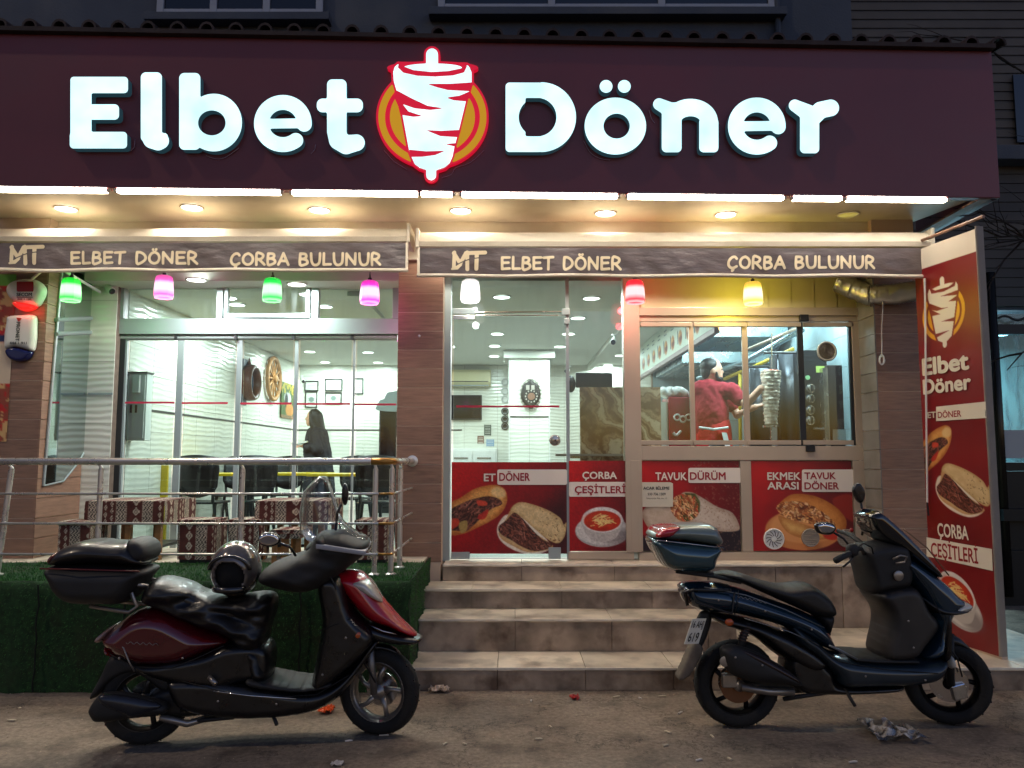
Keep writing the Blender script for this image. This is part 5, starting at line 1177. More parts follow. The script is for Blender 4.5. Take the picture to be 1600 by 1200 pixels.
# ================================================================== interior shell
M_ceil = pm('ceiling_white', C(206, 206, 196), .85, var=.03, vscale=1)
M_floor = pm('interior_floor_tile', C(150, 146, 138), .35, var=.1, vscale=2)
M_dlit = pm('interior_lens', (.9, .9, .88), .4, emit=(.97, 1, .96), estr=6)
M_grey = pm('grey_paint', C(150, 156, 156), .5)
M_lgrey = pm('light_grey_paint', C(224, 228, 222), .45)
M_dark = pm('dark_frame', C(26, 26, 28), .4)
M_wood = pm('warm_wood', C(150, 104, 58), .5, var=.2, vscale=4, stretch=(3, 3, 20))
M_kwall = pm('kitchen_tile', C(150, 166, 170), .25, objvar=.03)
def shell():
    fl = struct(box('interior_floor', XL - .2, XR + .2, GR + .1, YB + .2, FL - .1, FL, M_floor)); struct(box('interior_ceiling', XL - .2, XR + .3, GR + .06, YB + .3, CE, CE + .1, M_ceil))
    struct(box('floor_infill', XL - .2, -1.2, GL + .12, YB, FL - .12, FL - .1005, M_floor))
    bw = struct(box('wall_back', XL - .2, XR + .2, YB, YB + .15, FL, CE, M_grout)); tile_wall(bw, (XL, YB, FL), (1, 0, 0), (0, 0, 1), XR - XL, CE - FL)
    lw = struct(box('wall_left', XL - .15, XL, GL + .08, YB, FL, CE, M_grout)); tile_wall(lw, (XL, GL + .1, FL), (0, 1, 0), (0, 0, 1), YB - GL - .1, CE - FL)
    # dark metal strip running round both walls
    zs = P(480, 672, YB).z
    box('metal_strip', XL + .014, -.9, YB - .016, YB - .0115, zs - .012, zs + .012, M_alud, bw); box('metal_strip', XL + .0115, XL + .016, GL + .2, YB - .02, zs - .012, zs + .012, M_alud, lw)
    rw = struct(box('wall_right', XR, XR + .12, GR + .1, YB, FL, CE, M_grout))
    for j in range(9):
        for i in range(9): piece('wall_tile', (.01, .397, .297), (XR - .006, GR + .3 + i * .4, FL + .15 + j * .3), M_kwall, rw)
    struct(box('ceiling_beam', 1.36, 1.46, GR + .1, YB, CE - .07, CE - .002, M_ceil)); struct(box('ceiling_beam', -1.66, -1.52, GL + .1, YB, CE - .05, CE - .002, M_ceil))
    # column with a cove
    YC = 12.2; a, b = P(797, 600, YC).x, P(857, 600, YC).x
    c = thing('tiled_column', 'white wave tiled column carrying the ornate dark clock', 'column', ((a + b) / 2, YC, FL))
    box('column_core', a, b, YC + .012, YC + .5, FL, CE - .002, M_grout, c); tile_wall(c, (a, YC + .012, FL), (1, 0, 0), (0, 0, 1), b - a, CE - FL - .1, .3, .33)
    box('cove', a - .1, b + .1, YC - .1, YC + .6, CE - .13, CE - .003, M_ceil, c, bev=.01)
    for x in (a - .012, b + .012): box('corner_trim', x - .008, x + .008, YC - .004, YC + .02, FL, CE - .14, M_white, c)
    z_ = P(820, 651, YC).z; box('metal_strip', a, b, YC - .004, YC + .001, z_ - .014, z_ + .008, M_alud, c)
shell()
def downlight(px, py, label, group='interior ceiling downlights', r=.085, power=17., col=(.92, 1, .99)):
    q = PZ(px, py, CE); t = thing('ceiling_downlight', label, 'light', q, group)
    MB().lathe([(r, -.001), (r + .012, -.003), (r + .014, -.01), (r, -.014)], q, n=24, cap=False).build('trim_ring', M_white, t, smooth=True); MB().lathe([(.0005, -.008), (r, -.007), (r, -.001)], q, n=24, cap=False).build('lens', M_dlit, t, smooth=True)
    if power: lamp_area('lamp_glow', q + Vector((0, 0, -.02)), power, .17, col, t)
for x, y, l in ((307, 436, 'behind the left fanlight'), (370, 475, 'upper left in the tilting fanlight'), (365, 496, 'lower left in the tilting fanlight'), (464, 443, 'behind the right end of the tilting fanlight'), (507, 478, 'at the left of the right fanlight'), (484, 549, 'upper left of four above the standing woman'), (508, 565.5, 'lower left of four above the standing woman'), (575, 550, 'upper right of four beside the pillar'), (591, 566, 'lower right of four beside the pillar'),
                (784, 463, 'above the door, left of centre'), (924, 465, 'above the side pane'), (903, 496, 'right of the door, second row'), (777, 521, 'left of the tiled column, nearest of three'), (888, 521, 'right of the tiled column, nearer of two'), (773, 540, 'left of the tiled column, middle of three'), (875, 541, 'right of the tiled column, farther of two'), (772, 556, 'left of the tiled column, farthest of three'), (969, 555, 'above the marble screen, nearer of two'), (950, 569.5, 'above the marble screen, farther of two')):
    downlight(x, y, 'round ceiling downlight ' + l)
def small_things():
    YC = 12.2
    for i, (x, y) in enumerate(((782, 513), (827, 507.5), (866, 513))):
        q = P(x, y, YC - .06 - (.02 if i == 1 else 0)); t = thing('cove_spot', 'tiny spotlight ' + ('left end', 'middle', 'right end')[i] + ' of the cove above the tiled column', 'light', q, 'cove spots')
        MB().lathe([(.03, .012), (.034, .0), (.028, -.006)], q, n=16).build('rim', M_white, t); MB().lathe([(.0005, -.0085), (.026, -.008)], q, n=16, cap=False).build('lens', M_dlit, t)
    # ornate clock
    q = P(829, 616, YC); t = thing('ornate_clock', 'dark ornate oval wall clock with carved rim on the tiled column', 'clock', q); s = F / YC
    Md = pm('clock_bronze', C(48, 42, 40), .4, .3, bump=.01, bscale=60); Mg = pm('clock_silver', C(166, 158, 148), .4, .4)
    def V_(u, v, w): return Vector((q.x + u / s, YC - .004 - w, q.z - v / s))
    inflate('case', sd_poly(smooth_poly([(0, -24), (6, -19), (12, -15), (15, -6), (16, 3), (13, 12), (8, 18), (3, 23), (0, 24), (-3, 23), (-8, 18), (-13, 12), (-16, 3), (-15, -6), (-12, -15), (-6, -19)], 3)), 1., .06, 5, lambda u, v, w: V_(u, v, max(w, 0)), Md, t)
    r_ = random.Random(2)
    for k in range(22):
        a = k * 2 * math.pi / 22; c_ = V_(14.5 * math.cos(a), 22 * math.sin(a), .03); MB().torus(c_, NY, .022, .008, 10, 6).build('scroll', Mg, t)
    MB().lathe([(.0005, .068), (.055, .067), (.06, .05)], V_(1, 4, 0), NY, 20, cap=False).build('dial', pm('clock_dial', C(120, 84, 66), .5), t)
    for k in range(12): a = k * math.pi / 6; MB().ell(V_(1 + 9 * math.cos(a), 4 + 9 * math.sin(a), .068), .012, .004, .014, 8, 5).build('numeral', Mg, t)
    for x in (-4.5, 3.5): MB().obox(V_(x, -10, .062), (.026, 0, 0), (0, .004, 0), (0, 0, .036)).build('plaque', Mg, t)
    # air conditioner
    a, b = P(690, 603, YB - .2), P(767, 577, YB - .2); t = thing('air_conditioner', 'cream wall air conditioner on the back wall behind the door', 'air conditioner', ((a.x + b.x) / 2, YB - .1, a.z)); Ma = pm('ac_cream', C(214, 206, 166), .4)
    prof = [(YB - .012, b.z), (YB - .16, b.z), (YB - .21, b.z - .05), (YB - .215, a.z + .06), (YB - .15, a.z), (YB - .012, a.z)]; m = MB(); m.add([(a.x, *p) for p in prof] + [(b.x, *p) for p in prof], [tuple(range(6))[::-1], tuple(range(6, 12))] + [(i, (i + 1) % 6, 6 + (i + 1) % 6, 6 + i) for i in range(6)]); m.build('housing', Ma, t, bev=.012)
    box('louvre', a.x + .05, b.x - .05, YB - .222, YB - .2165, a.z + .07, a.z + .085, M_dark, t); box('louvre', a.x + .03, b.x - .03, YB - .215, YB - .2, a.z - .004, a.z + .02, M_grey, t)
    # television
    a, b = P(690, 656, YB - .08), P(753, 617, YB - .08); t = thing('television', 'black wall mounted television on the back wall behind the door', 'television', ((a.x + b.x) / 2, YB - .06, a.z)); box('casing', a.x, b.x, YB - .08, YB - .04, a.z, b.z, M_black, t, bev=.006); box('screen', a.x + .02, b.x - .02, YB - .084, YB - .0805, a.z + .03, b.z - .02, pm('tv_screen', C(14, 16, 24), .08), t); box('bracket', a.x + .2, b.x - .2, YB - .039, YB - .012, a.z + .1, b.z - .1, M_dark, t)
    # plates
    for i, y in enumerate((597, 611, 624)):
        q = P(789, y, YB - .02); t = thing('wall_plate', ('topmost', 'middle', 'lowest')[i] + ' of three pale decorative plates left of the tiled column', 'plate', q, 'decorative wall plates'); MB().lathe([(.0005, .004), (.05, .005), (.07, .018), (.072, .014), (.05, 0), (.0005, 0)], q, NY, 24, cap=False).build('dish', M_white, t, smooth=True); MB().torus(q + NY * .012, NY, .055, .004, 20, 5).build('painted_ring', M_grey, t)
    for i, y in enumerate((643, 655, 666)):
        q = P(789, y, YB - .02); t = thing('wall_plate', ('topmost', 'middle', 'lowest')[i] + ' of three black decorative plates left of the tiled column', 'plate', q, 'decorative wall plates'); MB().lathe([(.0005, .004), (.05, .005), (.066, .018), (.068, .014), (.05, 0), (.0005, 0)], q, NY, 24, cap=False).build('dish', M_dark, t, smooth=True); MB().torus(q + NY * .012, NY, .045, .004, 20, 5).build('painted_ring', M_grey, t)
    # cabinet with drawers
    a, b = P(690, 735, 13.6), P(776, 701, 13.6); t = thing('drawer_cabinet', 'low white drawer cabinet under the television', 'cabinet', ((a.x + b.x) / 2, 13.8, FL)); box('carcass', a.x, b.x, 13.6, 14.2, FL, b.z, M_white, t, bev=.005)
    for k in range(3):
        x0, x1 = a.x + (b.x - a.x) * (.15 + .42 * (k % 3)), a.x + (b.x - a.x) * min(1, .55 + .42 * (k % 3)); 
        if k < 2: d = box('drawer', x0, x1, 13.58, 13.599, b.z - .28, b.z - .03, M_white, t, bev=.003); box('handle', (x0 + x1) / 2 - .12, (x0 + x1) / 2 + .12, 13.565, 13.5795, b.z - .17, b.z - .15, M_steel, d)
    pp = [(762, 672, 11, 17, (70, 84, 78), 'dark green'), (751, 687, 10, 12, (120, 84, 70), 'brown'), (766, 692, 12, 11, (130, 160, 190), 'light blue')]
    for i, (x, y, w, h, c_, cn) in enumerate(pp):
        def paint(c, c_=c_, i=i):
            c.fill(c_); n = (np.sin(c.Y * 2.2) > .5) & (np.abs(c.X - x) < w * .38); c.fill((214, 210, 200), n * .8)
        o = px_sheet('wall_notice', x - w / 2, y - h / 2, x + w / 2, y + h / 2, YB - .02, .8, paint, vmat('print_matt', .6), None, .004); tag(o, f'small {cn} notice on the back wall below the television', 'notice', 'small notices')
    # framed certificates
    for i, (x0, y0, x1, y1, l) in enumerate(((476, 595, 498, 611, 'upper left'), (477, 611.5, 496, 637, 'lower left'), (508, 592, 535, 611, 'upper middle'), (508, 613, 534, 631, 'lower middle'), (552, 591, 568, 616, 'single right'))):
        t = thing('certificate', f'{l} framed certificate on the back wall of the dining room', 'picture', P((x0 + x1) / 2, y1, YB), 'framed certificates'); Y = YB - .016
        for (a, b, c_, d) in ((x0, y0, x1, y0 + 1.6), (x0, y1 - 1.6, x1, y1), (x0, y0 + 1.7, x0 + 1.6, y1 - 1.7), (x1 - 1.6, y0 + 1.7, x1, y1 - 1.7)): fbar(t, a, c_, b, d, Y, -.02, .004, M_dark, 'frame_bar', 0)
        def paint(c, x0=x0, y0=y0, x1=x1, y1=y1, i=i):
            c.fill((206, 208, 198)); yy = (c.Y - y0) / (y1 - y0); xx = (c.X - x0) / (x1 - x0); c.fill((120, 122, 116), ((np.sin(yy * 46) > .4) & (np.abs(xx - .5) < .28) & (yy > .35) & (yy < .8)) * .7)
            if i in (1, 3): c.shape(sd_ell((x0 + x1) / 2, (y0 + y1) / 2, 4, 4), (110, 126, 120), None, 1.5)
        px_sheet('print', x0 + 1.5, y0 + 1.5, x1 - 1.5, y1 - 1.5, Y - .001, .7, paint, vmat('print_matt', .6), t)
    # fuse cabinet and wall things on the left wall
    def LW(px, py): return PXP(px, py, XL + .012)
    q = LW(205, 640); t = thing('fuse_cabinet', 'grey metal fuse cabinet with a small box on top on the left wall', 'cabinet', q); za, zb = P(200, 690, 8.35).z, P(200, 591, 8.35).z
    box('cabinet_body', XL + .012, XL + .2, 7.87, 8.0, za, zb, M_lgrey, t, bev=.005); d = box('cabinet_door', XL + .025, XL + .188, 7.855, 7.869, za + .02, zb - .02, M_lgrey, t, bev=.003); box('vent_slot', XL + .05, XL + .07, 7.848, 7.8545, (za + zb) / 2 - .06, (za + zb) / 2 + .02, M_dark, d); box('vent_slot', XL + .1, XL + .12, 7.848, 7.8545, (za + zb) / 2 - .06, (za + zb) / 2 + .02, M_dark, d)
    box('top_lip', XL + .012, XL + .21, 7.845, 8.01, zb + .001, zb + .015, M_dark, t); box('meter', XL + .08, XL + .15, 7.81, 7.854, zb - .2, zb - .02, M_white, t, bev=.006)
    # wheel shaped clock with a hanging eye
    q = LW(383, 598); t = thing('wheel_clock', 'round brown barrel shaped wall clock on the left wall', 'clock', q); X1 = Vector((1, 0, 0)); Mb = pm('dark_wood', C(96, 52, 38), .4, var=.2, vscale=8)
    MB().torus(q + X1 * .08, X1, .225, .04, 36, 10, 2.2).build('rim', Mb, t, smooth=True); MB().lathe([(.0005, .05), (.2, .05)], q, X1, 30, cap=False).build('dial', pm('dial_cream', C(190, 190, 184), .5), t); MB().torus(q + X1 * .06, X1, .13, .02, 30, 6).build('dial_ring', pm('dial_blue', C(64, 78, 104), .5), t)
    MB().obox(q + X1 * .058 + Vector((0, 0, .05)), (.002, 0, 0), (0, .008, 0), (0, 0, .06)).build('hand', M_dark, t); MB().obox(q + X1 * .058 + Vector((0, .04, 0)), (.002, 0, 0), (0, .05, 0), (0, 0, .007)).build('hand', M_dark, t)
    MB().tube([q + X1 * .05 + Vector((0, 0, .26 + i * .02)) for i in range(6)], [.028, .03, .02, .014, .01, .004], 10).build('finial', Mb, t, smooth=True); MB().obox(q + Vector((.02, -.1, .0)), (.012, 0, 0), (0, .09, 0), (0, 0, .33)).build('back_board', pm('navy', C(40, 52, 80), .5), t)
    q = LW(423, 592); t = thing('wagon_wheel', 'wooden wagon wheel hung on the left wall', 'wheel', q); Mw = pm('wheel_wood', C(168, 120, 70), .5, var=.25, vscale=9)
    MB().torus(q + X1 * .05, X1, .33, .035, 40, 8).build('rim', Mw, t, smooth=True); MB().lathe([(.075, .0), (.08, .05), (.06, .1), (.03, .115)], q, X1, 18).build('hub', Mw, t, auto=40)
    for k in range(12): a = k * math.pi / 6; d = Vector((0, math.cos(a), math.sin(a))); MB().cyl(q + X1 * .05 + d * .05, q + X1 * .05 + d * .32, .018, .014, 8).build('spoke', Mw, t, auto=40)
    # animal picture
    t = thing('wall_picture', 'colourful unframed animal picture at the far end of the left wall', 'picture', LW(447, 655)); a, b = LW(438, 600), LW(457, 655); nu, nv = 40, 50; yy = np.linspace(a.y, b.y, nu); zz = np.linspace(LW(447, 599).z, LW(447, 654).z, nv); Yv, Zv = np.meshgrid(yy, zz, indexing='ij'); uu, vv = np.meshgrid(np.linspace(0, 1, nu), np.linspace(0, 1, nv), indexing='ij')
    c = Canvas(uu, vv); c.fill((70, 92, 50)); c.fill((186, 160, 60), ((vv < .3) & (vnoise(uu, vv, 9, 2) > .45)) * .8); c.shape(sd_ell(.45, .42, .28, .16), (190, 192, 190), None, .05); c.shape(sd_ell(.35, .5, .12, .2), (40, 40, 46), None, .05); c.shape(sd_ell(.6, .75, .3, .2), (190, 128, 66), None, .05); c.fill((120, 96, 70), (vv > .9) * 1.)
    sheet('print', np.stack([np.full(uu.shape, XL + .03), Yv, Zv], -1), c.lin(), vmat('print_matt', .6), t, .012)
    # tall cabinet with a carved crest
    a, b = P(590, 720, 13.4), P(640, 620, 13.4); t = thing('display_cabinet', 'dark glass fronted display cabinet with a carved grey crest by the pillar', 'cabinet', ((a.x + b.x) / 2, 13.7, FL)); Mg = pm('cabinet_grey', C(110, 120, 118), .5)
    box('carcass', a.x, b.x, 13.5, 14.1, FL, P(600, 640, 13.5).z, M_dark, t, bev=.005); box('glass_front', a.x + .03, a.x + .28, 13.48, 13.4985, FL + .1, P(600, 645, 13.5).z, M_dkglass, t); MB().cyl((a.x + .32, 13.46, FL + .5), (a.x + .32, 13.46, FL + 1.3), .02, n=10).build('handle', M_steel, t)
    px_plate('crest', sd_poly(smooth_poly([(590, 641), (590, 632), (594, 625), (600, 623), (604, 615), (612, 612), (640, 611), (640, 641)], 3)), 1., Vector((0, 13.49, 0)), NY, .05, Mg, t)
    # marble screen, register, phone stand
    YM = 7.95; a, b = P(907, 760, YM), P(1032, 605, YM)
    Mm = bpy.data.materials.new('brown_marble'); Mm.use_nodes = True; nt = Mm.node_tree; N_, L_ = nt.nodes, nt.links; bs = N_['Principled BSDF']; bs.inputs['Roughness'].default_value = .15
    g = N_.new('ShaderNodeNewGeometry'); wv = N_.new('ShaderNodeTexWave'); wv.bands_direction = 'DIAGONAL'; wv.inputs['Scale'].default_value = 1.1; wv.inputs['Distortion'].default_value = 24; wv.inputs['Detail'].default_value = 9; wv.inputs['Detail Scale'].default_value = 1.1; L_.new(g.outputs['Position'], wv.inputs[0])
    rp = N_.new('ShaderNodeValToRGB'); L_.new(wv.outputs['Fac'], rp.inputs[0]); e = rp.color_ramp.elements; e[0].position = .05; e[0].color = (*C(150, 116, 92), 1); e[1].position = .95; e[1].color = (*C(236, 208, 172), 1); k = e.new(.5); k.color = (*C(206, 172, 136), 1); k = e.new(.72); k.color = (*C(168, 134, 106), 1); L_.new(rp.outputs[0], bs.inputs['Base Color'])
    t = thing('marble_counter', 'tall brown veined marble counter screen behind the side pane', 'counter', ((a.x + b.x) / 2, YM, FL)); box('marble_slab', a.x, b.x, YM, YM + .03, FL, b.z, Mm, t); box('counter_top', a.x - .1, b.x + .2, YM + .031, YM + .5, 1.62, 1.66, M_steel, t); q = P(907, 711, YM); box('rail_strip', a.x - .25, b.x - .28, YM - .03, YM - .001, q.z - .012, q.z + .012, M_alub, t)
    a, b = P(900, 605, 8.1), P(957, 582, 8.1); t = thing('cash_register_screen', 'black cash register screen above the marble screen', 'screen', ((a.x + b.x) / 2, 8.1, a.z)); box('screen_back', a.x, b.x, 8.1, 8.16, a.z, b.z, M_black, t, bev=.008); box('stand', a.x + .15, a.x + .22, 8.161, 8.22, 1.66, b.z - .02, M_black, t); MB().ell(P(892, 600, 8.14), .05, .05, .09, 12, 8).build('card_reader', M_black, t, smooth=True); box('stand_foot', a.x + .08, a.x + .3, 8.1, 8.32, 1.661, 1.68, M_black, t)
    camera_cctv('black eyed security camera near the ceiling beam behind the side pane', P(889, 573, 12.5), (-.3, -.9, -.2)); camera_cctv('round security camera on the ceiling beam beside the pink reflection', P(960, 524, 9.2), (-.2, -.9, -.3)); camera_cctv('small security camera high in the far left corner above the certificates', P(471, 588, YB - .15), (.4, -.8, -.3))
small_things()
# ------------------------------------------------------------------ dining furniture
M_chair = pm('black_chair_plastic', C(24, 25, 28), .4, var=.1); M_yel = pm('yellow_laminate', C(206, 176, 20), .4, var=.05)
def mk_chair():
    t = thing('dining_chair', 'x', 'chair', (0, 0, 0), 'black dining chairs')
    MB().box(-.22, .22, -.2, .22, .43, .455).build('seat', M_chair, t, bev=.012)
    m = MB(); vs = []; n = 8
    for i in range(n + 1):
        u = -1 + 2 * i / n
        for (z, y, w) in ((.50, -.215, .17), (.62, -.225, .21), (.80, -.25, .235), (.93, -.27, .23)):
            zz = z + (.03 * (1 - u * u) if z > .9 else 0) + (.05 * (u * u) if z < .55 else 0); vs += [(u * w, y + .05 * u * u, zz), (u * w, y + .05 * u * u - .018, zz)]
    m.add(vs, [(i * 8 + j * 2 + s, (i + 1) * 8 + j * 2 + s, (i + 1) * 8 + j * 2 + 2 + s, i * 8 + j * 2 + 2 + s) for i in range(n) for j in range(3) for s in (0, 1)] + [(i * 8 + k, (i + 1) * 8 + k, (i + 1) * 8 + k + 1, i * 8 + k + 1) for i in range(n) for k in (0, 6)] + [(b + j, b + j + 1, b + j + 3, b + j + 2) for b in (0, n * 8) for j in (0, 2, 4)])
    m.build('backrest', M_chair, t, smooth=True)
    for s in (-1, 1): MB().cyl((s * .17, -.2, .44), (s * .185, -.222, .6), .018, n=8).build('back_post', M_chair, t)
    for sx in (-1, 1):
        for sy in (-1, 1): MB().cyl((sx * .18, sy * .17, .43), (sx * .22, sy * .22, 0), .02, .014, 8).build('leg', M_chair, t)
    return t
ch0 = mk_chair()
spots = [(318, 8.75, 0, 'nearest the yellow table leg, left of the terrace window middle'), (405, 9.0, .1, 'behind the middle folding pane'), (545, 9.6, 2.9, 'right of the standing woman'), (590, 8.8, .1, 'closest to the middle pillar'), (262, 9.6, 3.1, 'beyond the yellow bench end'), (440, 10.6, 3.0, 'left of the standing woman, far row'), (366, 10.4, 3.2, 'across the first yellow table')]
for i, (px, Y, rz, l) in enumerate(spots):
    t = ch0 if i == 0 else copy_tree(ch0); t.location = (P(px, 800, Y).x, Y, FL); t.rotation_euler = (0, 0, rz); t['label'] = 'black plastic dining chair ' + l
def mk_table(px, Y, w, d, label):
    x = P(px, 740, Y).x; t = thing('dining_table', label, 'table', (x, Y, FL), 'yellow dining tables'); box('table_top', x - w / 2, x + w / 2, Y - d / 2, Y + d / 2, FL + .72, FL + .75, M_yel, t, bev=.004)
    for sx in (-1, 1):
        for sy in (-1, 1): MB().cyl((x + sx * (w / 2 - .08), Y + sy * (d / 2 - .08), FL), (x + sx * (w / 2 - .06), Y + sy * (d / 2 - .06), FL + .719), .02, n=8).build('leg', M_chair, t)
mk_table(328, 9.35, 1.25, .7, 'left yellow topped dining table'); mk_table(455, 9.6, .9, .7, 'middle yellow topped dining table'); mk_table(545, 9.2, .8, .7, 'right yellow topped dining table near the pillar')
t = thing('yellow_bench_end', 'bright yellow bench end panel behind the first folding pane', 'bench', P(240, 860, 8.75)); a, b = P(222, 780, 8.7), P(262, 727, 8.7); box('end_panel', a.x, b.x, 8.7, 8.74, FL, b.z, M_yel, t, bev=.004); box('bench_seat', a.x, b.x - .02, 8.741, 9.3, FL + .4, FL + .45, M_chair, t); box('bench_back', a.x, a.x + .05, 8.741, 9.3, FL + .451, b.z, M_yel, t)
# ================================================================== kitchen
KX = 1.95
def kitchen():
    Mh = pm('hood_steel', C(150, 168, 176), .3, .8, rvar=.06); fr = P(1000, 587, 12.2)
    kb = struct(box('kitchen_back_wall', 2.0, XR, 11.2, 11.3, FL, CE, M_grout))
    for i in range(4):
        for j in range(9): piece('wall_tile', (.297, .01, .287), (2.16 + i * .3, 11.194, FL + .15 + j * .29), M_kwall, kb)
    t = thing('menu_board', 'long white menu board with food pictures hung above the kitchen counter', 'menu board', (KX, 9.5, 2.9))
    y0, y1 = 7.42, 12.2; z0 = PXP(1125, 512, KX).z; z1 = CE - .005
    nu, nv = 260, 34; yy = np.linspace(y0, y1, nu); zz = np.linspace(z0 + .03, z1, nv); Yv, Zv = np.meshgrid(yy, zz, indexing='ij'); c = Canvas(Yv, Zv); c.fill((206, 214, 200))
    r = random.Random(4)
    for i in range(11):
        y = 7.7 + i * .42; c.shape(sd_ell(y, z0 + .16, .10, .085), (176, 112, 62), None, .03); c.shape(sd_ell(y - .02, z0 + .15, .07, .04), (110, 52, 36), None, .03); c.shape(sd_ell(y + .03, z0 + .2, .05, .03), (210, 150, 84), None, .03); c.shape(sd_rbox(y + .11, z0 + .1, y + .15, z0 + .26), (70, 74, 84), None, .01)
        for k in range(2): c.shape(sd_rbox(y - .06, z0 + .32 + k * .05, y + .12, z0 + .335 + k * .05), (100, 112, 112), None, .01)
    sheet('board_print', np.stack([np.full(Yv.shape, KX), Yv, Zv], -1), c.lin(), vmat('print_matt', .6), t, .02)
    MB().box(KX - .025, KX + .03, y0, y1, z0 - .03, z0 + .028).build('bottom_rail', pm('rail_mauve', C(128, 104, 100), .4, .3), t, bev=.005)
    h = thing('extractor_hood', 'large stainless extractor hood above the kitchen stoves', 'hood', (2.6, 10, 2.7)); zb = P(1050, 589, 10.9).z
    prof = [(8.9, CE - .01), (8.9, 3.0), (9.3, zb + .14), (9.3, zb), (11.0, zb), (11.0, CE - .01)]; m = MB(); m.add([(2.02, *p) for p in prof] + [(3.15, *p) for p in prof], [tuple(range(6))[::-1], tuple(range(6, 12))] + [(i, (i + 1) % 6, 6 + (i + 1) % 6, 6 + i) for i in range(6)]); m.build('hood_shell', Mh, h, bev=.006)
    for k in range(4): box('grease_filter', 2.08 + k * .27, 2.32 + k * .27, 9.5, 10.8, zb - .012, zb - .001, M_steel, h)
    MB().tube([P(1090, 592, 9.2), P(1160, 566, 8.9), P(1255, 515, 8.3)], .03, 10).build('gutter_pipe', Mh, h, smooth=True)
    # gas pipes
    g = thing('gas_pipe', 'yellow gas pipe running along the kitchen wall behind the cook', 'pipe', P(1155, 640, 9.4)); My = pm('gas_yellow', C(190, 160, 44), .4)
    MB().tube([P(1132, 592, 9.4), P(1180, 572, 9.0), P(1240, 545, 8.6)], .022, 10).build('pipe_run', My, g, smooth=True); MB().tube([P(1156, 583, 9.2), P(1156, 612, 9.2), P(1157, 690, 9.2)], .02, 10).build('drop_pipe', My, g, smooth=True); MB().cyl(P(1152, 645, 9.18), P(1165, 645, 9.18), .016, n=8).build('valve', M_dark, g); MB().tube([P(1170, 545, 8.7), P(1216, 526, 8.4), P(1262, 505, 8.1)], .018, 8).build('pipe_run', M_alub, g, smooth=True)
    # unseen tube lamp added above the header, set forward to light the spit
    k = thing('kitchen_fill_lamp', 'unseen cool white tube lamp added on the kitchen ceiling above the grills', 'lamp', (2.6, 7.5, CE)); box('tube_body', 2.1, 3.1, 7.46, 7.56, CE - .05, CE - .003, pm('kitchen_fill_tube', (.8, .9, .95), .4, emit=(.8, .95, 1), estr=3), k); lamp_area('tube_glow', (2.6, 7.51, CE - .07), 34, 1.0, (.74, .92, 1), k, shape='RECTANGLE', size_y=.1)
    k = thing('kitchen_fill_lamp', 'unseen cool white tube lamp added on the kitchen ceiling behind the cook', 'lamp', (2.6, 8.7, CE)); box('tube_body', 2.1, 3.1, 8.6, 8.7, CE - .05, CE - .003, MATS['kitchen_fill_tube'], k); lamp_area('tube_glow', (2.6, 8.65, CE - .07), 20, 1.0, (.74, .92, 1), k, shape='RECTANGLE', size_y=.1)  # second unseen lamp, added to brighten the kitchen
    # red box machine with a wrapped white bundle on it
    a, b = P(1046, 700, 8.1), P(1088, 620, 8.1); t = thing('red_dispenser', 'red box shaped drinks dispenser at the left of the serving window', 'dispenser', ((a.x + b.x) / 2, 8.1, 1.66)); Mr = pm('red_gloss', C(140, 16, 44), .25, coat=.4)
    box('cabinet', a.x, b.x, 8.1, 8.45, 1.6, b.z, Mr, t, bev=.01); box('drip_tray', a.x - .06, b.x + .02, 8.02, 8.099, 1.66, 1.7, Mr, t, bev=.004)
    q = P(1052, 655, 8.098); m = MB(); 
    for kx in range(3): MB().torus(P(1058 + kx * 9, 652 + (kx % 2) * 3, 8.097), NY, .03, .009, 16, 6).build('white_print', M_white, t)
    MB().tube([P(1052 + i * 3, 676 + 4 * math.sin(i), 8.097) for i in range(5)], .014, 6).build('white_print', M_white, t)
    box('side_plate', a.x - .1, a.x - .005, 8.12, 8.4, 1.6, P(1040, 628, 8.1).z, pm('pale_panel', C(190, 200, 190), .5), t)
    bnd = MB(); rr = random.Random(8)
    for i in range(7): bnd.ell(P(1036 + i * 5.5, 613 + rr.uniform(-2, 3), 8.2), .055, .09, .055, 12, 8)
    o = remeshed('plastic_bundle', bnd, .014, pm('white_poly', C(206, 212, 210), .3, bump=.02, bscale=25), None, 2); tag(o, 'white plastic wrapped bundle on top of the red dispenser', 'bundle')
    box('kitchen_counter_shelf', 1.98, XR - .02, GR + .12, 8.5, 1.56, 1.6, M_steel, tag(bpy.data.objects.new('kitchen_counter', None), 'stainless kitchen counter behind the serving window', 'counter')) if False else None
    kc = thing('kitchen_counter', 'stainless counter just behind the serving window', 'counter', (2.5, 7.7, FL)); box('counter_top', 1.3, XR - .02, GR + .12, 7.95, 1.60, 1.64, M_steel, kc, bev=.004); box('counter_front', 1.32, XR - .04, GR + .14, GR + .17, FL, 1.599, M_steel, kc)
    # doner grills
    def grill(label, x0, x1, ytop, Y, full):
        t = thing('doner_grill', label, 'grill', P((x0 + x1) / 2, 690, Y)); s = F / Y; zt = P(x1, ytop, Y).z; zb_ = 1.645
        a, b = P(x0, 600, Y).x, P(x1, 600, Y).x; Mb = pm('grill_steel', C(78, 80, 86), .38, .6, rvar=.08); Mk = pm('grill_panel', C(30, 30, 31), .35, .4)
        # curved heater shield
        m = MB(); vs = []; n = 10
        for i in range(n + 1):
            an = math.radians(200 - 150 * i / n) ; cx, cyy, R_ = a + .14, Y + .12, .15
            for z in (zb_ + .12, zt): vs.append((cx - R_ * math.cos(an) * .8 if False else a + .24 * i / n, Y + .02 + .1 * math.sin(math.pi * i / n), z))
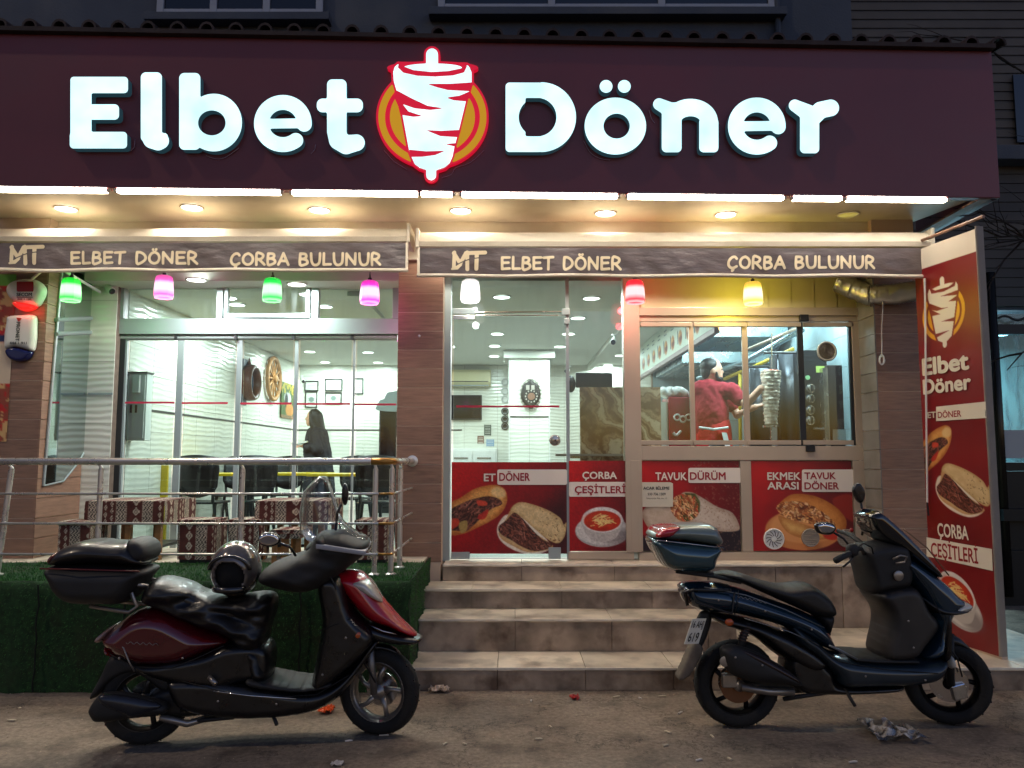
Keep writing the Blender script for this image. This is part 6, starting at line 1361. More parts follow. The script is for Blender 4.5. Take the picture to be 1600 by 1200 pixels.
        m.add(vs, [(i * 2, (i + 1) * 2, (i + 1) * 2 + 1, i * 2 + 1) for i in range(n)]); o = m.build('heater_shield', Mb, t, smooth=True); sm = o.modifiers.new('s', 'SOLIDIFY'); sm.thickness = .012
        box('back_body', a + .02, b, Y + .13, Y + .32, zb_, zt, Mb, t, bev=.008); box('drip_tray', a - .22, b - .02, Y - .2, Y + .12, zb_, zb_ + .05, Mb, t, bev=.01)
        q0 = P(x0 - 22, ytop + 1, Y); MB().cyl(q0, (b - .05, Y, q0.z), .014, n=8).build('top_bar', M_dark, t)
        if full:
            p0, p1 = P(1244, 548, Y - .02).x, P(1289, 548, Y - .02).x; pn = box('control_panel', p0, p1, Y - .06, Y + .125, P(1260, 688, Y).z, P(1260, 548, Y).z, Mk, t, bev=.008)
            box('display', P(1254, 0, Y - .062).x, P(1269, 0, Y - .062).x, Y - .066, Y - .0605, P(1260, 582, Y - .06).z, P(1260, 572, Y - .06).z, pm('lcd', C(150, 176, 90), .3, emit=(.35, .5, .12), estr=.5), pn)
            MB().lathe([(.022, 0), (.022, .006), (.001, .007)], P(1262, 590, Y - .0605), NY, 16).build('button', pm('lcd2', C(120, 170, 120), .3, emit=(.3, .6, .3), estr=.3), pn)
            for y in (607, 623, 641, 657): k = MB().lathe([(.044, 0), (.046, .012), (.034, .016), (.03, .04), (.0005, .042)], P(1266, y, Y - .0605), NY, 20).build('knob', M_steel, pn, auto=35); MB().obox(P(1266, y, Y - .0605) + Vector((0, -.046, 0)), (.008, 0, 0), (0, .006, 0), (0, 0, .03)).build('grip', M_dark, k)
            for kx in range(6):
                for ky in range(2): MB().obox(P(1254 + kx * 3.6, 556 + ky * 7, Y - .062), (.008, 0, .006), (0, .002, 0), (-.002, 0, .004)).build('vent_slot', M_dark, pn)
            MB().cyl(P(1270, 670, Y - .08), P(1292, 670, Y - .08), .012, n=8).build('tap_handle', M_steel, pn)
        return t
    grill('doner grill with black control panel and four knobs behind the right serving pane', 1216, 1286, 550, 7.75, True); grill('plain stainless doner grill standing behind the cook\'s hands', 1170, 1215, 572, 8.45, False)
    # spit with meat
    Y = 7.72; t = thing('doner_spit', 'pale vertical cone of sliced doner meat on its skewer', 'food', P(1206, 665, Y)); s = F / Y
    MB().cyl(P(1206, 520, Y), P(1205, 690, Y), .008, n=8).build('skewer', M_steel, t); m = MB(); vs = []; n = 40; K = 46; rr = random.Random(9)
    for i in range(K + 1):
        v = i / K; py = 580 + v * 84; c_ = P(1204.5, py, Y); r0 = (15.5 - 6 * v ** 1.1) / s; lay = .0035 * (1 if i % 3 == 0 else -1)
        for k in range(n):
            a = 2 * math.pi * k / n; d = Vector((math.cos(a), math.sin(a), 0)); nn = mnoise.noise(Vector((math.cos(a) * 2.2, math.sin(a) * 2.2, i * .35))); vs.append(c_ + d * (r0 * (1 + .12 * nn) + lay + rr.gauss(0, .0015)))
    m.add(vs, [(i * n + k, i * n + (k + 1) % n, (i + 1) * n + (k + 1) % n, (i + 1) * n + k) for i in range(K) for k in range(n)] + [tuple(range(n))[::-1], tuple(range(K * n, K * n + n))])
    m.build('meat_cone', pm('doner_meat', C(232, 216, 196), .55, var=.25, vscale=24, stretch=(1, 1, 2.5), dirt=(C(176, 120, 84), 16, .8), bump=.006, bscale=60), t, smooth=True)
    for k in range(6): a = k; MB().ell(P(1205 + 8 * math.cos(a), 580 + 1.0 * math.sin(a * 2), Y - .02), .03, .03, .014, 10, 6).build('tomato_slice', pm('tomato', C(206, 84, 44), .4), t, smooth=True)
    MB().cyl(P(1204, 665, Y), P(1204, 668, Y), .075, n=20).build('spit_plate', M_steel, t)
    q = P(1292, 549, GR - .012); t = thing('round_vent', 'white rimmed round fan vent set in the upper right serving pane', 'vent', q); MB().torus(q, NY, .085, .01, 28, 8).build('rim', pm('vent_white', C(190, 190, 184), .4), t, smooth=True); MB().lathe([(.001, .0), (.08, .0)], q, NY, 28, cap=False).build('mesh', pm('vent_mesh', C(92, 86, 78), .6, bump=.01, bscale=180), t)
    for k in range(5): MB().torus(q + NY * .004, NY, .015 + k * .014, .0022, 24, 4).build('grille_ring', pm('vent_grille', C(120, 112, 102), .5), t)
    a, b = P(1298, 690, 7.6), P(1326, 570, 7.6); t = thing('tall_oven_panel', 'dark tall oven side at the right end of the serving window', 'oven', ((a.x + b.x) / 2, 7.6, 1.64)); box('oven_body', a.x, b.x, 7.62, 7.95, 1.641, b.z, pm('oven_dark', C(48, 36, 36), .4, .3), t, bev=.008); box('oven_strip', a.x - .05, a.x - .004, 7.6, 7.9, 1.641, b.z - .03, M_steel, t); box('oven_tray', a.x + .02, b.x - .02, 7.59, 7.6195, 1.75, 1.9, M_steel, t)
kitchen()
# ------------------------------------------------------------------ people
M_skin = pm('skin', C(214, 164, 138), .5, var=.06, vscale=20); M_hair = pm('black_hair', C(20, 18, 18), .4, bump=.004, bscale=120)
def limb(mb, pts, rs, n=12):
    mb.tube(pts, rs, n)
    for p, r in zip(pts, rs): mb.ell(p, r, r, r, n, 8)
def hand(mb, wrist, d, up, curl=.7, s=1.):
    """palm, four bent fingers of unequal length and a thumb leaving the side of the palm"""
    d = d.normalized(); side = d.cross(up).normalized(); up = side.cross(d).normalized(); c = wrist + d * .05 * s
    for k in range(4): mb.tube([wrist + side * (k - 1.5) * .012 * s, wrist + d * .085 * s + side * (k - 1.5) * .019 * s], [.015 * s, .0135 * s], 8)
    for k, L in enumerate((.07, .08, .076, .06)):
        b = wrist + d * .085 * s + side * (k - 1.5) * .02 * s; e = b + (d * math.cos(curl * .6) - up * math.sin(curl * .6)) * L * .5 * s; f = e + (d * math.cos(curl * 1.6) - up * math.sin(curl * 1.6)) * L * .5 * s; limb(mb, [b, e, f], [.0098 * s, .009 * s, .0075 * s], 8)
    b = wrist + d * .03 * s - side * .03 * s; e = b - side * .025 * s + d * .03 * s - up * .012 * s; f = e + d * .03 * s - up * .012 * s; limb(mb, [b, e, f], [.012 * s, .0105 * s, .009 * s], 8)
def cook():
    Y = 8.0; p = thing('person', 'man in a red T-shirt slicing at the doner spit, seen from behind', 'person', (P(1120, 700, Y).x, Y, FL))
    q = lambda x, y, dy=0.: P(x, y, Y + dy)
    hc = q(1113, 579, .0); b = MB(); rot = Matrix.Rotation(.12, 3, 'Y')
    b.ell(hc, .098, .08, .125, 20, 14, rot); b.ell(hc + Vector((.055, 0, -.06)), .05, .055, .06); b.ell(hc + Vector((.10, 0, -.015)), .018, .014, .022); b.ell(hc + Vector((.092, 0, -.06)), .014, .025, .012); b.ell(hc + Vector((.085, -.03, .02)), .016, .015, .01)
    b.ell(hc + Vector((-.005, -.08, -.015)), .022, .012, .034)
    limb(b, [hc + Vector((-.02, 0, -.08)), q(1111, 606)], [.058, .065]); limb(b, [q(1110, 612), q(1112, 645), q(1115, 690), q(1116, 720)], [.12, .15, .145, .15], 16)
    sh, el_, wr = q(1146, 611, -.08), q(1166, 632, -.18), q(1189, 607, -.27); limb(b, [q(1115, 610, -.02), sh, el_, wr], [.08, .066, .052, .037]); hand(b, wr, Vector((.5, -.06, .25)), Vector((-.4, -.2, .9)), .8)
    sh2, el2, wr2 = q(1132, 612, .16), q(1152, 648, .1), q(1180, 636, -.05); limb(b, [q(1112, 610, .05), sh2, el2, wr2], [.08, .062, .046, .032]); hand(b, wr2, Vector((.6, -.3, .2)), Vector((-.2, -.3, .9)), .7)
    z0 = FL + .03
    for s in (-1, 1):
        hx = q(1116, 720).x; limb(b, [(hx, Y + s * .09, 1.75), (hx + .02, Y + s * .1, 1.25), (hx - .02, Y + s * .1, z0 + .06)], [.1, .07, .05]); limb(b, [(hx - .02, Y + s * .1, z0 + .03), (hx + .14, Y + s * .1, z0 + .02)], [.045, .035])
    remeshed('body', b, .009, M_skin, p, 3)
    c = MB(); limb(c, [q(1111, 602), q(1110, 612), q(1112, 645), q(1115, 690), q(1116, 706)], [.075, .138, .172, .165, .17], 16); limb(c, [q(1092, 609, .06), q(1098, 608)], [.09, .1]); limb(c, [q(1115, 610, -.03), q(1144, 611, -.08), q(1156, 624, -.13)], [.1, .088, .074]); limb(c, [q(1112, 610, .05), q(1131, 612, .16), q(1144, 634, .12)], [.1, .085, .072]); limb(c, [q(1098, 609, .04), q(1090, 622, .08), q(1092, 640, .1)], [.1, .08, .07])
    remeshed('t_shirt', c, .013, pm('red_cotton', C(150, 14, 38), .85, var=.06, vscale=9, bump=.02, bscale=9), p, 5, fold=.008)
    a = MB(); limb(a, [q(1115, 668), q(1116, 695), q(1118, 730), q(1118, 775)], [.176, .182, .19, .2], 16); remeshed('apron', a, .016, pm('red_apron', C(200, 30, 40), .7, var=.1, bump=.02, bscale=12), p, 4)
    MB().tube([q(1092, 668, -.19), q(1115, 671, -.21), q(1138, 668, -.19)], .012, 6).build('apron_string', M_white, p); MB().obox(q(1135, 690, -.2), (.03, .02, 0), (0, .004, 0), (-.02, 0, .09)).build('white_cloth', M_white, p)
    t = MB()
    for s in (-1, 1): hx = q(1116, 720).x; limb(t, [(hx, Y + s * .09, 1.7), (hx + .02, Y + s * .1, 1.25), (hx - .02, Y + s * .1, z0 + .12)], [.125, .09, .075])
    remeshed('trousers', t, .016, M_dark, p, 3)
    h = MB(); h.ell(hc + Vector((-.03, 0, .042)), .098, .088, .094, 20, 12, rot); h.ell(hc + Vector((-.06, 0, -.01)), .06, .078, .085); remeshed('hair', h, .009, M_hair, p, 2)
    bd = MB(); bd.ell(hc + Vector((.055, 0, -.088)), .048, .06, .042); bd.tube([hc + Vector((.02, -.079, -.02)), hc + Vector((.03, -.07, -.08)), hc + Vector((.07, -.04, -.1))], [.014, .02, .022], 8); remeshed('beard', bd, .008, M_hair, p, 2)
    for k in (-1,): MB().ell(hc + Vector((.088, k * .045, .008)), .007, .007, .006, 8, 6).build('eye', M_dark, p)
    kn = thing('doner_knife', 'long thin doner knife held against the meat cone', 'knife', wr); w2 = wr + Vector((.06, -.01, .03)); MB().obox(w2 + Vector((.01, -.02, -.16)), (.016, 0, 0), (0, .0015, 0), (.006, 0, .19)).build('blade', M_steel, kn); MB().obox(w2 + Vector((.016, -.02, .075)), (.014, 0, 0), (0, .011, 0), (0, 0, .05)).build('handle', M_dark, kn, bev=.004)
cook()
def woman():
    Y = 10.6; s = F / Y; p = thing('person', 'woman with long black hair in a black coat holding papers in the dining room', 'person', (P(495, 800, Y).x, Y, FL)); q = lambda x, y, dy=0.: P(x, y, Y + dy)
    hc = q(489, 653); b = MB(); b.ell(hc, .085, .072, .112, 18, 12); b.ell(hc + Vector((-.05, 0, -.055)), .042, .046, .05); b.ell(hc + Vector((-.092, 0, -.012)), .015, .012, .02); b.ell(hc + Vector((-.08, 0, -.05)), .012, .022, .011); b.ell(hc + Vector((-.055, 0, -.085)), .03, .03, .025)
    limb(b, [hc + Vector((.01, 0, -.07)), q(494, 672)], [.045, .05]); limb(b, [q(495, 680), q(496, 705), q(497, 735)], [.1, .11, .1], 14); x0 = q(497, 735).x
    for k in (-1, 1): limb(b, [(x0, Y + k * .06, FL + .85), (x0, Y + k * .07, FL + .45), (x0 + .01, Y + k * .08, FL + .07)], [.07, .055, .04]); limb(b, [(x0, Y + k * .08, FL + .035), (x0 - .14, Y + k * .08, FL + .03)], [.036, .028])
    wr, wr2 = q(474, 697, -.14), q(476, 691, .1); limb(b, [q(493, 678, -.1), q(494, 700, -.17), wr], [.05, .04, .028]); hand(b, wr, Vector((-1, -.05, .05)), Vector((0, -.1, 1)), .6, .9); limb(b, [q(491, 678, .1), q(490, 698, .16), wr2], [.05, .04, .028]); hand(b, wr2, Vector((-1, -.1, .0)), Vector((0, -.1, 1)), .6, .9)
    remeshed('body', b, .009, M_skin, p, 3)
    c = MB(); Mc = pm('black_coat', C(32, 34, 42), .75, bump=.01, bscale=14); limb(c, [q(494, 674), q(495, 681), q(496, 706), q(498, 740), q(499, 790)], [.085, .15, .185, .2, .22], 16); limb(c, [q(494, 679, -.1), q(495, 702, -.18), q(481, 699, -.155)], [.09, .085, .07]); limb(c, [q(492, 679, .1), q(491, 700, .17), q(481, 693, .12)], [.09, .08, .065]); remeshed('coat', c, .014, Mc, p, 4, fold=.012)
    h = MB(); h.ell(hc + Vector((.025, 0, .03)), .09, .085, .1, 18, 12); limb(h, [hc + Vector((.05, 0, .02)), hc + Vector((.075, 0, -.1)), hc + Vector((.095, 0, -.24)), hc + Vector((.1, 0, -.38))], [.085, .085, .09, .06], 14); h.tube([hc + Vector((-.02, -.075, .05)), hc + Vector((.0, -.085, -.08)), hc + Vector((.04, -.08, -.2))], [.02, .03, .03], 8); remeshed('hair', h, .01, M_hair, p, 3)
    MB().ell(hc + Vector((-.07, -.04, .008)), .006, .006, .005, 8, 6).build('eye', M_dark, p)
    for k in (-1, 1): MB().box(x0 - .16, x0 + .05, Y + k * .08 - .045, Y + k * .08 + .045, FL + .001, FL + .07).build('shoe', M_dark, p, bev=.02)
    o = MB().obox(q(470, 692, -.1), (.11, 0, .015), (0, .1, 0), (-.002, 0, .012)).build('paper_stack', M_white); tag(o, 'white papers held in front by the woman in black', 'papers')
woman()
# ================================================================== terrace: railing and kilim seats
M_rail = pm('rail_steel', C(226, 222, 214), .3, .75, rvar=.08, vscale=4)
def railing():
    Y = 5.9; t = thing('steel_railing', 'stainless steel railing with four horizontal bars along the terrace edge', 'railing', P(300, 895, Y)); xc = P(614, 721, Y).x; zt = P(400, 721, Y).z; x0 = -5.0
    Mb = pm('brass_stain', C(176, 130, 66), .3, .8)
    MB().tube([(x0, Y, zt), (xc - .05, Y, zt), (xc - .012, Y + .012, zt), (xc, Y + .05, zt), (xc, PF - .005, zt)], .026, 14).build('handrail', M_rail, t, smooth=True)
    MB().tube([(xc - .16, Y, zt), (xc - .05, Y, zt), (xc - .012, Y + .012, zt), (xc, Y + .05, zt), (xc, Y + .16, zt)], .0268, 14).build('elbow', Mb, t, smooth=True)
    MB().lathe([(.03, 0), (.05, .0), (.05, .01), (.03, .016)], (xc, PF - .001, zt), NY, 20).build('wall_flange', M_rail, t)
    for y in (771.5, 818, 866):
        z = P(400, y, Y).z; MB().tube([(x0, Y, z), (xc - .03, Y, z), (xc - .006, Y + .006, z), (xc, Y + .03, z), (xc, PF - .005, z)], .009, 8).build('cross_bar', M_rail, t, smooth=True)
        MB().tube([(xc - .1, Y, z), (xc - .03, Y, z), (xc - .006, Y + .006, z), (xc, Y + .03, z), (xc, Y + .12, z)], .0096, 8).build('bar_elbow', Mb, t, smooth=True)
    for (x, y) in [(P(p, 800, Y + .035).x, Y + .035) for p in (14, 155, 377, 586)] + [(xc - .012 if k == 0 else xc, yy) for k, yy in enumerate((Y + .045, Y + .42))]:
        ln = -.06 if x < -3.7 else 0
        MB().cyl((x + ln, y, TZ), (x, y, zt - .06), .02, n=12).build('post', M_rail, t, auto=40); MB().tube([(x, y, zt - .062), (x, y, zt - .045), (x, y if y > Y + .1 else Y, zt - .02)], [.021, .012, .01], 10).build('post_cap', M_rail, t, smooth=True); MB().lathe([(.042, 0.002), (.042, .01), (.022, .02)], (x + ln, y, TZ), n=16).build('foot_flange', M_rail, t)
railing()
def kilim_col(u, v, seed):
    """woven kilim bands along u (metres), v metres"""
    per = .23; k = np.floor(u / per + seed * .37); x = (u / per + seed * .37) - k; shp = u.shape
    red = np.array((92, 46, 38.)); cream = np.array((206, 190, 166.)); dk = np.array((44, 32, 34.)); c = np.zeros(shp + (3,)); c[...] = red
    n = vnoise(u, v, 60, 3)[..., None]
    b1 = (x > .52) & (x < .86)                                    # zig-zag band
    zz = np.abs(((v / .036) % 1) - .5) * 2; xx = (x - .52) / .34; z2 = np.abs(((xx * 3 + zz * .9) % 1) - .5) * 2
    m = b1 & (z2 > .48); c[b1] = dk; c[m] = cream
    edge = ((x > .49) & (x < .525)) | ((x > .855) & (x < .89)); c[edge & (((v / .014) % 1) > .45)] = cream
    def motif(x0, w, ph, h):
        a = np.abs((x - x0) / w); q = np.abs((((v / h + ph) % 1) - .5) * 2); d = (np.floor(a * 5) + np.floor(q * 5)); return (a < 1) & (((d >= 2) & (d < 4)) | (d == 0))
    alt = (k.astype(int) % 2) == 0
    c[motif(.25, .16, .2, .085) & alt & ~b1] = cream; c[motif(.14, .07, .1, .06) & ~alt & ~b1] = cream; c[motif(.36, .07, .6, .06) & ~alt & ~b1] = cream
    return c * (.82 + .36 * n)
M_kil = vmat('kilim_weave', .9, bump=.004, bscale=300)
def kilim_cover(parent, x0, x1, y0, y1, z0, z1, seed, name='kilim_cover'):
    V = []; Fc = []; Cc = []
    def face(O, R, U, w, h, off):
        nu, nv = max(3, int(w / .0065)), max(3, int(h / .0065)); b = len(V); uu, vv = np.meshgrid(np.linspace(0, w, nu), np.linspace(0, h, nv), indexing='ij'); cc = kilim_col(uu + off, vv, seed); cv = Canvas(uu, vv); cv.c = cc; L = cv.lin()
        bul = .006 * np.sin(uu * 11 + seed) * np.sin(np.pi * vv / h); Nn = R.cross(U)
        for i in range(nu):
            for j in range(nv): V.append(tuple(O + R * uu[i, j] + U * vv[i, j] + Nn * bul[i, j])); Cc.append(L[i, j])
        for i in range(nu - 1):
            for j in range(nv - 1): a = b + i * nv + j; Fc.append((a, a + nv, a + nv + 1, a + 1))
    X, Y, Z = Vector((1, 0, 0)), Vector((0, 1, 0)), Vector((0, 0, 1))
    face(Vector((x0, y0, z0)), X, Z, x1 - x0, z1 - z0, 0); face(Vector((x1, y0, z0)), Y, Z, y1 - y0, z1 - z0, .3); face(Vector((x0, y0, z1)), X, Y, x1 - x0, y1 - y0, 0); face(Vector((x0, y1, z0)), -Y, Z, y1 - y0, z1 - z0, .1)
    me = bpy.data.meshes.new(name); me.from_pydata(V, [], Fc); at = me.color_attributes.new('Col', 'FLOAT_COLOR', 'POINT'); at.data.foreach_set('color', np.concatenate([np.array(Cc), np.ones((len(V), 1))], 1).ravel().astype(np.float32)); me.materials.append(M_kil)
    return link(name, me, M_kil, parent)
def kilims():
    tb = [(133, 257, 6.75, .66, 'left low table with a dark red kilim cover on the terrace'), (399, 512, 6.8, .62, 'right low table with a dark red kilim cover behind the maroon scooter')]
    for i, (a, b, Y, d, l) in enumerate(tb):
        x0, x1 = P(a, 790, Y).x, P(b, 790, Y).x; zt = P(a, 783, Y).z; zc = P(a, 820, Y).z; t = thing('kilim_table', l, 'table', ((x0 + x1) / 2, Y + d / 2, TZ), 'kilim covered low tables'); kilim_cover(t, x0, x1, Y, Y + d, zc, zt, i + 1)
        box('table_top', x0 + .01, x1 - .01, Y + .01, Y + d - .01, zt - .04, zt - .012, M_wood, t)
        for sx in (x0 + .06, (x0 + x1) / 2 + .02, x1 - .06):
            for sy in (Y + .05, Y + d - .07): box('leg', sx - .025, sx + .025, sy - .025, sy + .025, TZ + .004, zt - .041, M_wood, t, bev=.003)
        box('shelf', x0 + .05, x1 - .05, Y + .09, Y + d - .12, TZ + .1, TZ + .125, M_dark, t)
    st = [(92, 140, 6.6, 815, .3, 'leftmost, beside the left pillar'), (279, 334, 6.6, 812, .3, 'right of the left kilim table'), (358, 404, 6.65, 812, .32, 'just left of the right kilim table'), (425, 470, 6.45, 828, .3, 'in front of the right kilim table, behind the mirror'), (556, 605, 6.6, 813, .34, 'rightmost, behind the railing corner')]
    for i, (a, b, Y, y, d, l) in enumerate(st):
        x0, x1 = P(a, 820, Y).x, P(b, 820, Y).x; zt = P(a, y, Y).z; t = thing('kilim_stool', 'kilim covered box stool ' + l, 'stool', ((x0 + x1) / 2, Y + d / 2, TZ), 'kilim covered stools')
        if i != 3: kilim_cover(t, x0, x1, Y, Y + d, TZ + .03, zt - .03, i * 2 + 3); box('base', x0 + .012, x1 - .012, Y + .012, Y + d - .012, TZ + .004, TZ + .06, M_dark, t)
        else:
            kilim_cover(t, x0, x1, Y, Y + d, zt - .07, zt - .03, 5)
            for sx in (x0 + .02, (x0 + x1) / 2, x1 - .02): box('slat_leg', sx - .02, sx + .02, Y + .01, Y + .03, TZ + .004, zt - .072, M_wood, t, bev=.002); box('slat_leg', sx - .02, sx + .02, Y + d - .03, Y + d - .01, TZ + .004, zt - .072, M_wood, t, bev=.002)
        kilim_cover(t, x0 - .008, x1 + .008, Y - .008, Y + d + .008, zt - .03, zt, i + 7, 'seat_cushion')
kilims()
# ------------------------------------------------------------------ litter on the road
def litter():
    r = random.Random(12)
    def crumple(name, label, px, py, w, h, mat, seed, flat=.5, cat='litter', zr=0.):
        c = PZ(px, py, zr); m = MB(); n = 9; vs = []
        for i in range(n + 1):
            for j in range(n + 1):
                u, v = i / n - .5, j / n - .5; k = Vector((u * 4 + seed, v * 4, seed)); z = .5 * (mnoise.noise(k) + .7 * mnoise.noise(k * 2.3)) + .35; vs.append((c.x + u * w + .15 * w * mnoise.noise(k * 1.7), c.y + v * h + .15 * h * mnoise.noise(k * 1.9), zr + .002 + max(0, z) * w * flat))
        m.add(vs, [(i * (n + 1) + j, (i + 1) * (n + 1) + j, (i + 1) * (n + 1) + j + 1, i * (n + 1) + j + 1) for i in range(n) for j in range(n)]); o = m.build(name, mat); o.modifiers.new('s', 'SOLIDIFY').thickness = .0015
        return tag(o, label, cat, 'litter on the road')
    Mo = pm('orange_wrapper', C(226, 92, 30), .4); Mw = pm('tissue', C(206, 196, 186), .8, var=.12, vscale=30); Mr = pm('red_wrapper', C(176, 40, 36), .5)
    crumple('sweet_wrapper', 'crumpled orange wrapper on the road under the maroon scooter', 510, 1113, .09, .09, Mo, 1, .6); crumple('tissue', 'crumpled white and brown paper at the foot of the steps', 686, 1081, .13, .1, pm('tissue_print', C(190, 170, 150), .7, var=.5, vscale=60), 2, .5); crumple('sweet_wrapper', 'small red and white wrapper on the road in front of the steps', 898, 1092, .06, .07, Mr, 3, .7); crumple('tissue', 'small pink white scrap at the bottom picture edge', 526, 1196, .06, .05, Mw, 5, .5)
    Mp = glass_mat('thin_plastic_film', (.9, .88, .84), 1.6, .25, haze=1.6, hazecol=(.75, .7, .62)); crumple('plastic_bag', 'crumpled clear plastic bag lying on the road below the blue scooter', 1395, 1150, .28, .3, Mp, 7, .35)
    Mc = pm('butt_white', C(200, 186, 160), .8)
    for i, (x, y) in enumerate(((830, 1096), (860, 1137), (842, 1156), (1063, 1115), (1043, 1145), (1113, 1152), (1092, 1189), (963, 1090), (1035, 1089), (1333, 1192), (695, 1164), (726, 1164), (600, 1150), (30, 1108), (18, 1127), (545, 1159), (1040, 1166), (1140, 1187), (1000, 1092))):
        c = PZ(x, y, 0); a = r.uniform(0, 3.1); d = Vector((math.cos(a), math.sin(a), 0)); L = r.uniform(.014, .03); o = MB().tube([c - d * L + Vector((0, 0, .006)), c + d * L * .3 + Vector((0, 0, .007)), c + d * L + Vector((0, 0, .005))], [.005, .006, .004], 7).build('paper_scrap', Mc if i % 3 else Mw); tag(o, 'tiny pale paper scrap lying on the brown road surface', 'litter', 'tiny paper scraps on the road')
litter()
def branches():
    t = thing('bare_tree', 'bare dark tree with thin branches at the upper right corner', 'tree', (5.6, 7.2, 0)); M_bark = pm('bark', C(40, 34, 30), .9, var=.3, vscale=8); r = random.Random(6)
    MB().tube([(5.7, 7.2, 0), (5.72, 7.2, 1.5), (5.66, 7.15, 3), (5.75, 7.1, 5.2), (5.7, 7.1, 7)], [.11, .1, .085, .07, .04], 10).build('trunk', M_bark, t, smooth=True)
    def br(p, d, L, rad, lev):
        pts = [p]; dd = d.copy()
        for i in range(6): dd = (dd + Vector((r.gauss(0, .18), r.gauss(0, .12), r.gauss(0, .14)))).normalized(); pts.append(pts[-1] + dd * L / 6)
        MB().tube(pts, [rad * (1 - .13 * i) for i in range(7)], 5).build('branch', M_bark, t)
        if lev < 2:
            for i in (2, 3, 4, 5): br(pts[i], (dd + Vector((r.gauss(0, .6), r.gauss(0, .3), r.gauss(0, .5)))).normalized(), L * .55, rad * .5, lev + 1)
    for z, dx, dz, L in ((3.2, -.9, .4, 1.5), (3.7, -.9, .15, 1.6), (4.2, -.8, .5, 1.7), (4.7, -.9, .3, 1.6), (5.1, -.8, .7, 1.6), (2.9, -.9, -.1, 1.2)): br(Vector((5.7, 7.12, z)), Vector((dx, -.1, dz)).normalized(), L, .022, 0)
branches()
# ================================================================== scooters
M_tyre = pm('tyre_rubber', C(20, 19, 18), .8, var=.3, vscale=20, bump=.004, bscale=70)
M_blk = pm('scooter_black', C(11, 11, 13), .34, var=.2, vscale=8, coat=.2, dirt=(C(50, 42, 34), 9, .22), rvar=.12)
M_mat = pm('scooter_matt_black', C(20, 20, 21), .62, var=.25, vscale=10, bump=.0006, bscale=200)
M_silver = pm('cast_alloy', C(150, 144, 138), .35, .8, var=.15, vscale=12)
M_chrome = pm('chrome', C(210, 210, 210), .08, 1.)
M_orange = pm('indicator_orange', C(170, 74, 24), .25, coat=.5)
M_clear = pm('headlight_glass', C(188, 184, 172), .06, .2, coat=1., var=.2, vscale=20)
class Scooter:
    def __init__(s, name, label, c0, c1, group):
        s.G0, s.G1 = PZ(*c0, 0), PZ(*c1, 0); s.A = (s.G1 - s.G0).normalized(); s.lat = Vector((s.A.y, -s.A.x, 0)); s.t = thing(name, label, 'scooter', (s.G0 + s.G1) / 2, group)
    def q(s, px, py, w=0.): return hit(px, py, s.G0, s.lat) + s.lat * w
    def panel(s, name, pts, w, rnd, mat, off=0., edge=.15, step=2.5, sm=4, parent=None, smooth=3, power=.5, wr=0.):
        fn = sd_poly(smooth_poly(pts, sm)) if sm else sd_poly(pts)
        if wr:
            ww = lambda u, v: w * (1 + wr * mnoise.noise(Vector((u * .022 - v * .03, v * .05 + u * .02, 1.3))) + wr * .45 * mnoise.noise(Vector((u * .03 - v * .08, v * .02, 4.3))))
        else: ww = w
        return inflate(name, fn, step, ww, rnd, lambda u, v, k: s.q(u, v, off + k), mat, parent or s.t, edge, power, smooth)
    def tube(s, name, pts, r, mat, w=0., n=8, parent=None):
        return MB().tube([s.q(p[0], p[1], p[2] if len(p) > 2 else w) for p in pts], r, n).build(name, mat, parent or s.t, smooth=True)
    def wheel(s, c, R, tw, steer, spokes, mr, disc=True, name='wheel'):
        C_ = s.q(*c); C_.z = R; ax = s.lat.copy(); ax.rotate(Matrix.Rotation(steer, 3, 'Z')); 
        th = R * .33; prof = [(R - th, -tw * .72), (R - th * .75, -tw * .95), (R - th * .4, -tw), (R - th * .15, -tw * .84), (R - .004, -tw * .35), (R, 0), (R - .004, tw * .35), (R - th * .15, tw * .84), (R - th * .4, tw), (R - th * .75, tw * .95), (R - th, tw * .72)]
        ty = MB().lathe(prof, C_, ax, 56, cap=False).build(name, M_tyre, s.t, smooth=True)
        ri = R - th * .98; m = MB().lathe([(ri, -tw * .75), (ri + .006, -tw * .8), (ri - .016, -tw * .6), (ri - .024, 0), (ri - .016, tw * .6), (ri + .006, tw * .8), (ri, tw * .75)], C_, ax, 48, cap=False); m.build('rim', mr, ty, smooth=True)
        e1 = Vector((0, 0, 1)); e2 = ax.cross(e1).normalized()
        for k in range(spokes):
            a = 2 * math.pi * k / spokes + .3; d = e2 * math.cos(a) + e1 * math.sin(a); b = e2 * math.cos(a + .28) + e1 * math.sin(a + .28); MB().tube([C_ + d * .03 + ax * .012, C_ + (d * .5 + b * .5) * ri * .6 + ax * .02, C_ + b * (ri - .014) + ax * .008], [.022, .014, .016], 8).build('spoke', mr, ty, smooth=True)
        MB().lathe([(.045, -.05), (.045, .03), (.03, .045), (.012, .06)], C_, ax, 20).build('hub', mr, ty, auto=40)
        if disc:
            MB().lathe([(.055, -.034), (.1, -.034), (.1, -.038), (.055, -.038)], C_, ax, 32).build('brake_disc', M_steel, ty)
        # tread grooves
        for k in range(34):
            a = 2 * math.pi * k / 34; d = e2 * math.cos(a) + e1 * math.sin(a); tn = -e2 * math.sin(a) + e1 * math.cos(a)
            for sd in (-1, 1): MB().obox(C_ + d * (R - .0075) + ax * sd * tw * .42, d * .0042, ax * tw * .26 + tn * .006 * sd, tn * .004).build('tread_block', M_tyre, ty) if sd == (1 if k % 2 else -1) else None
        return C_, ax, ty
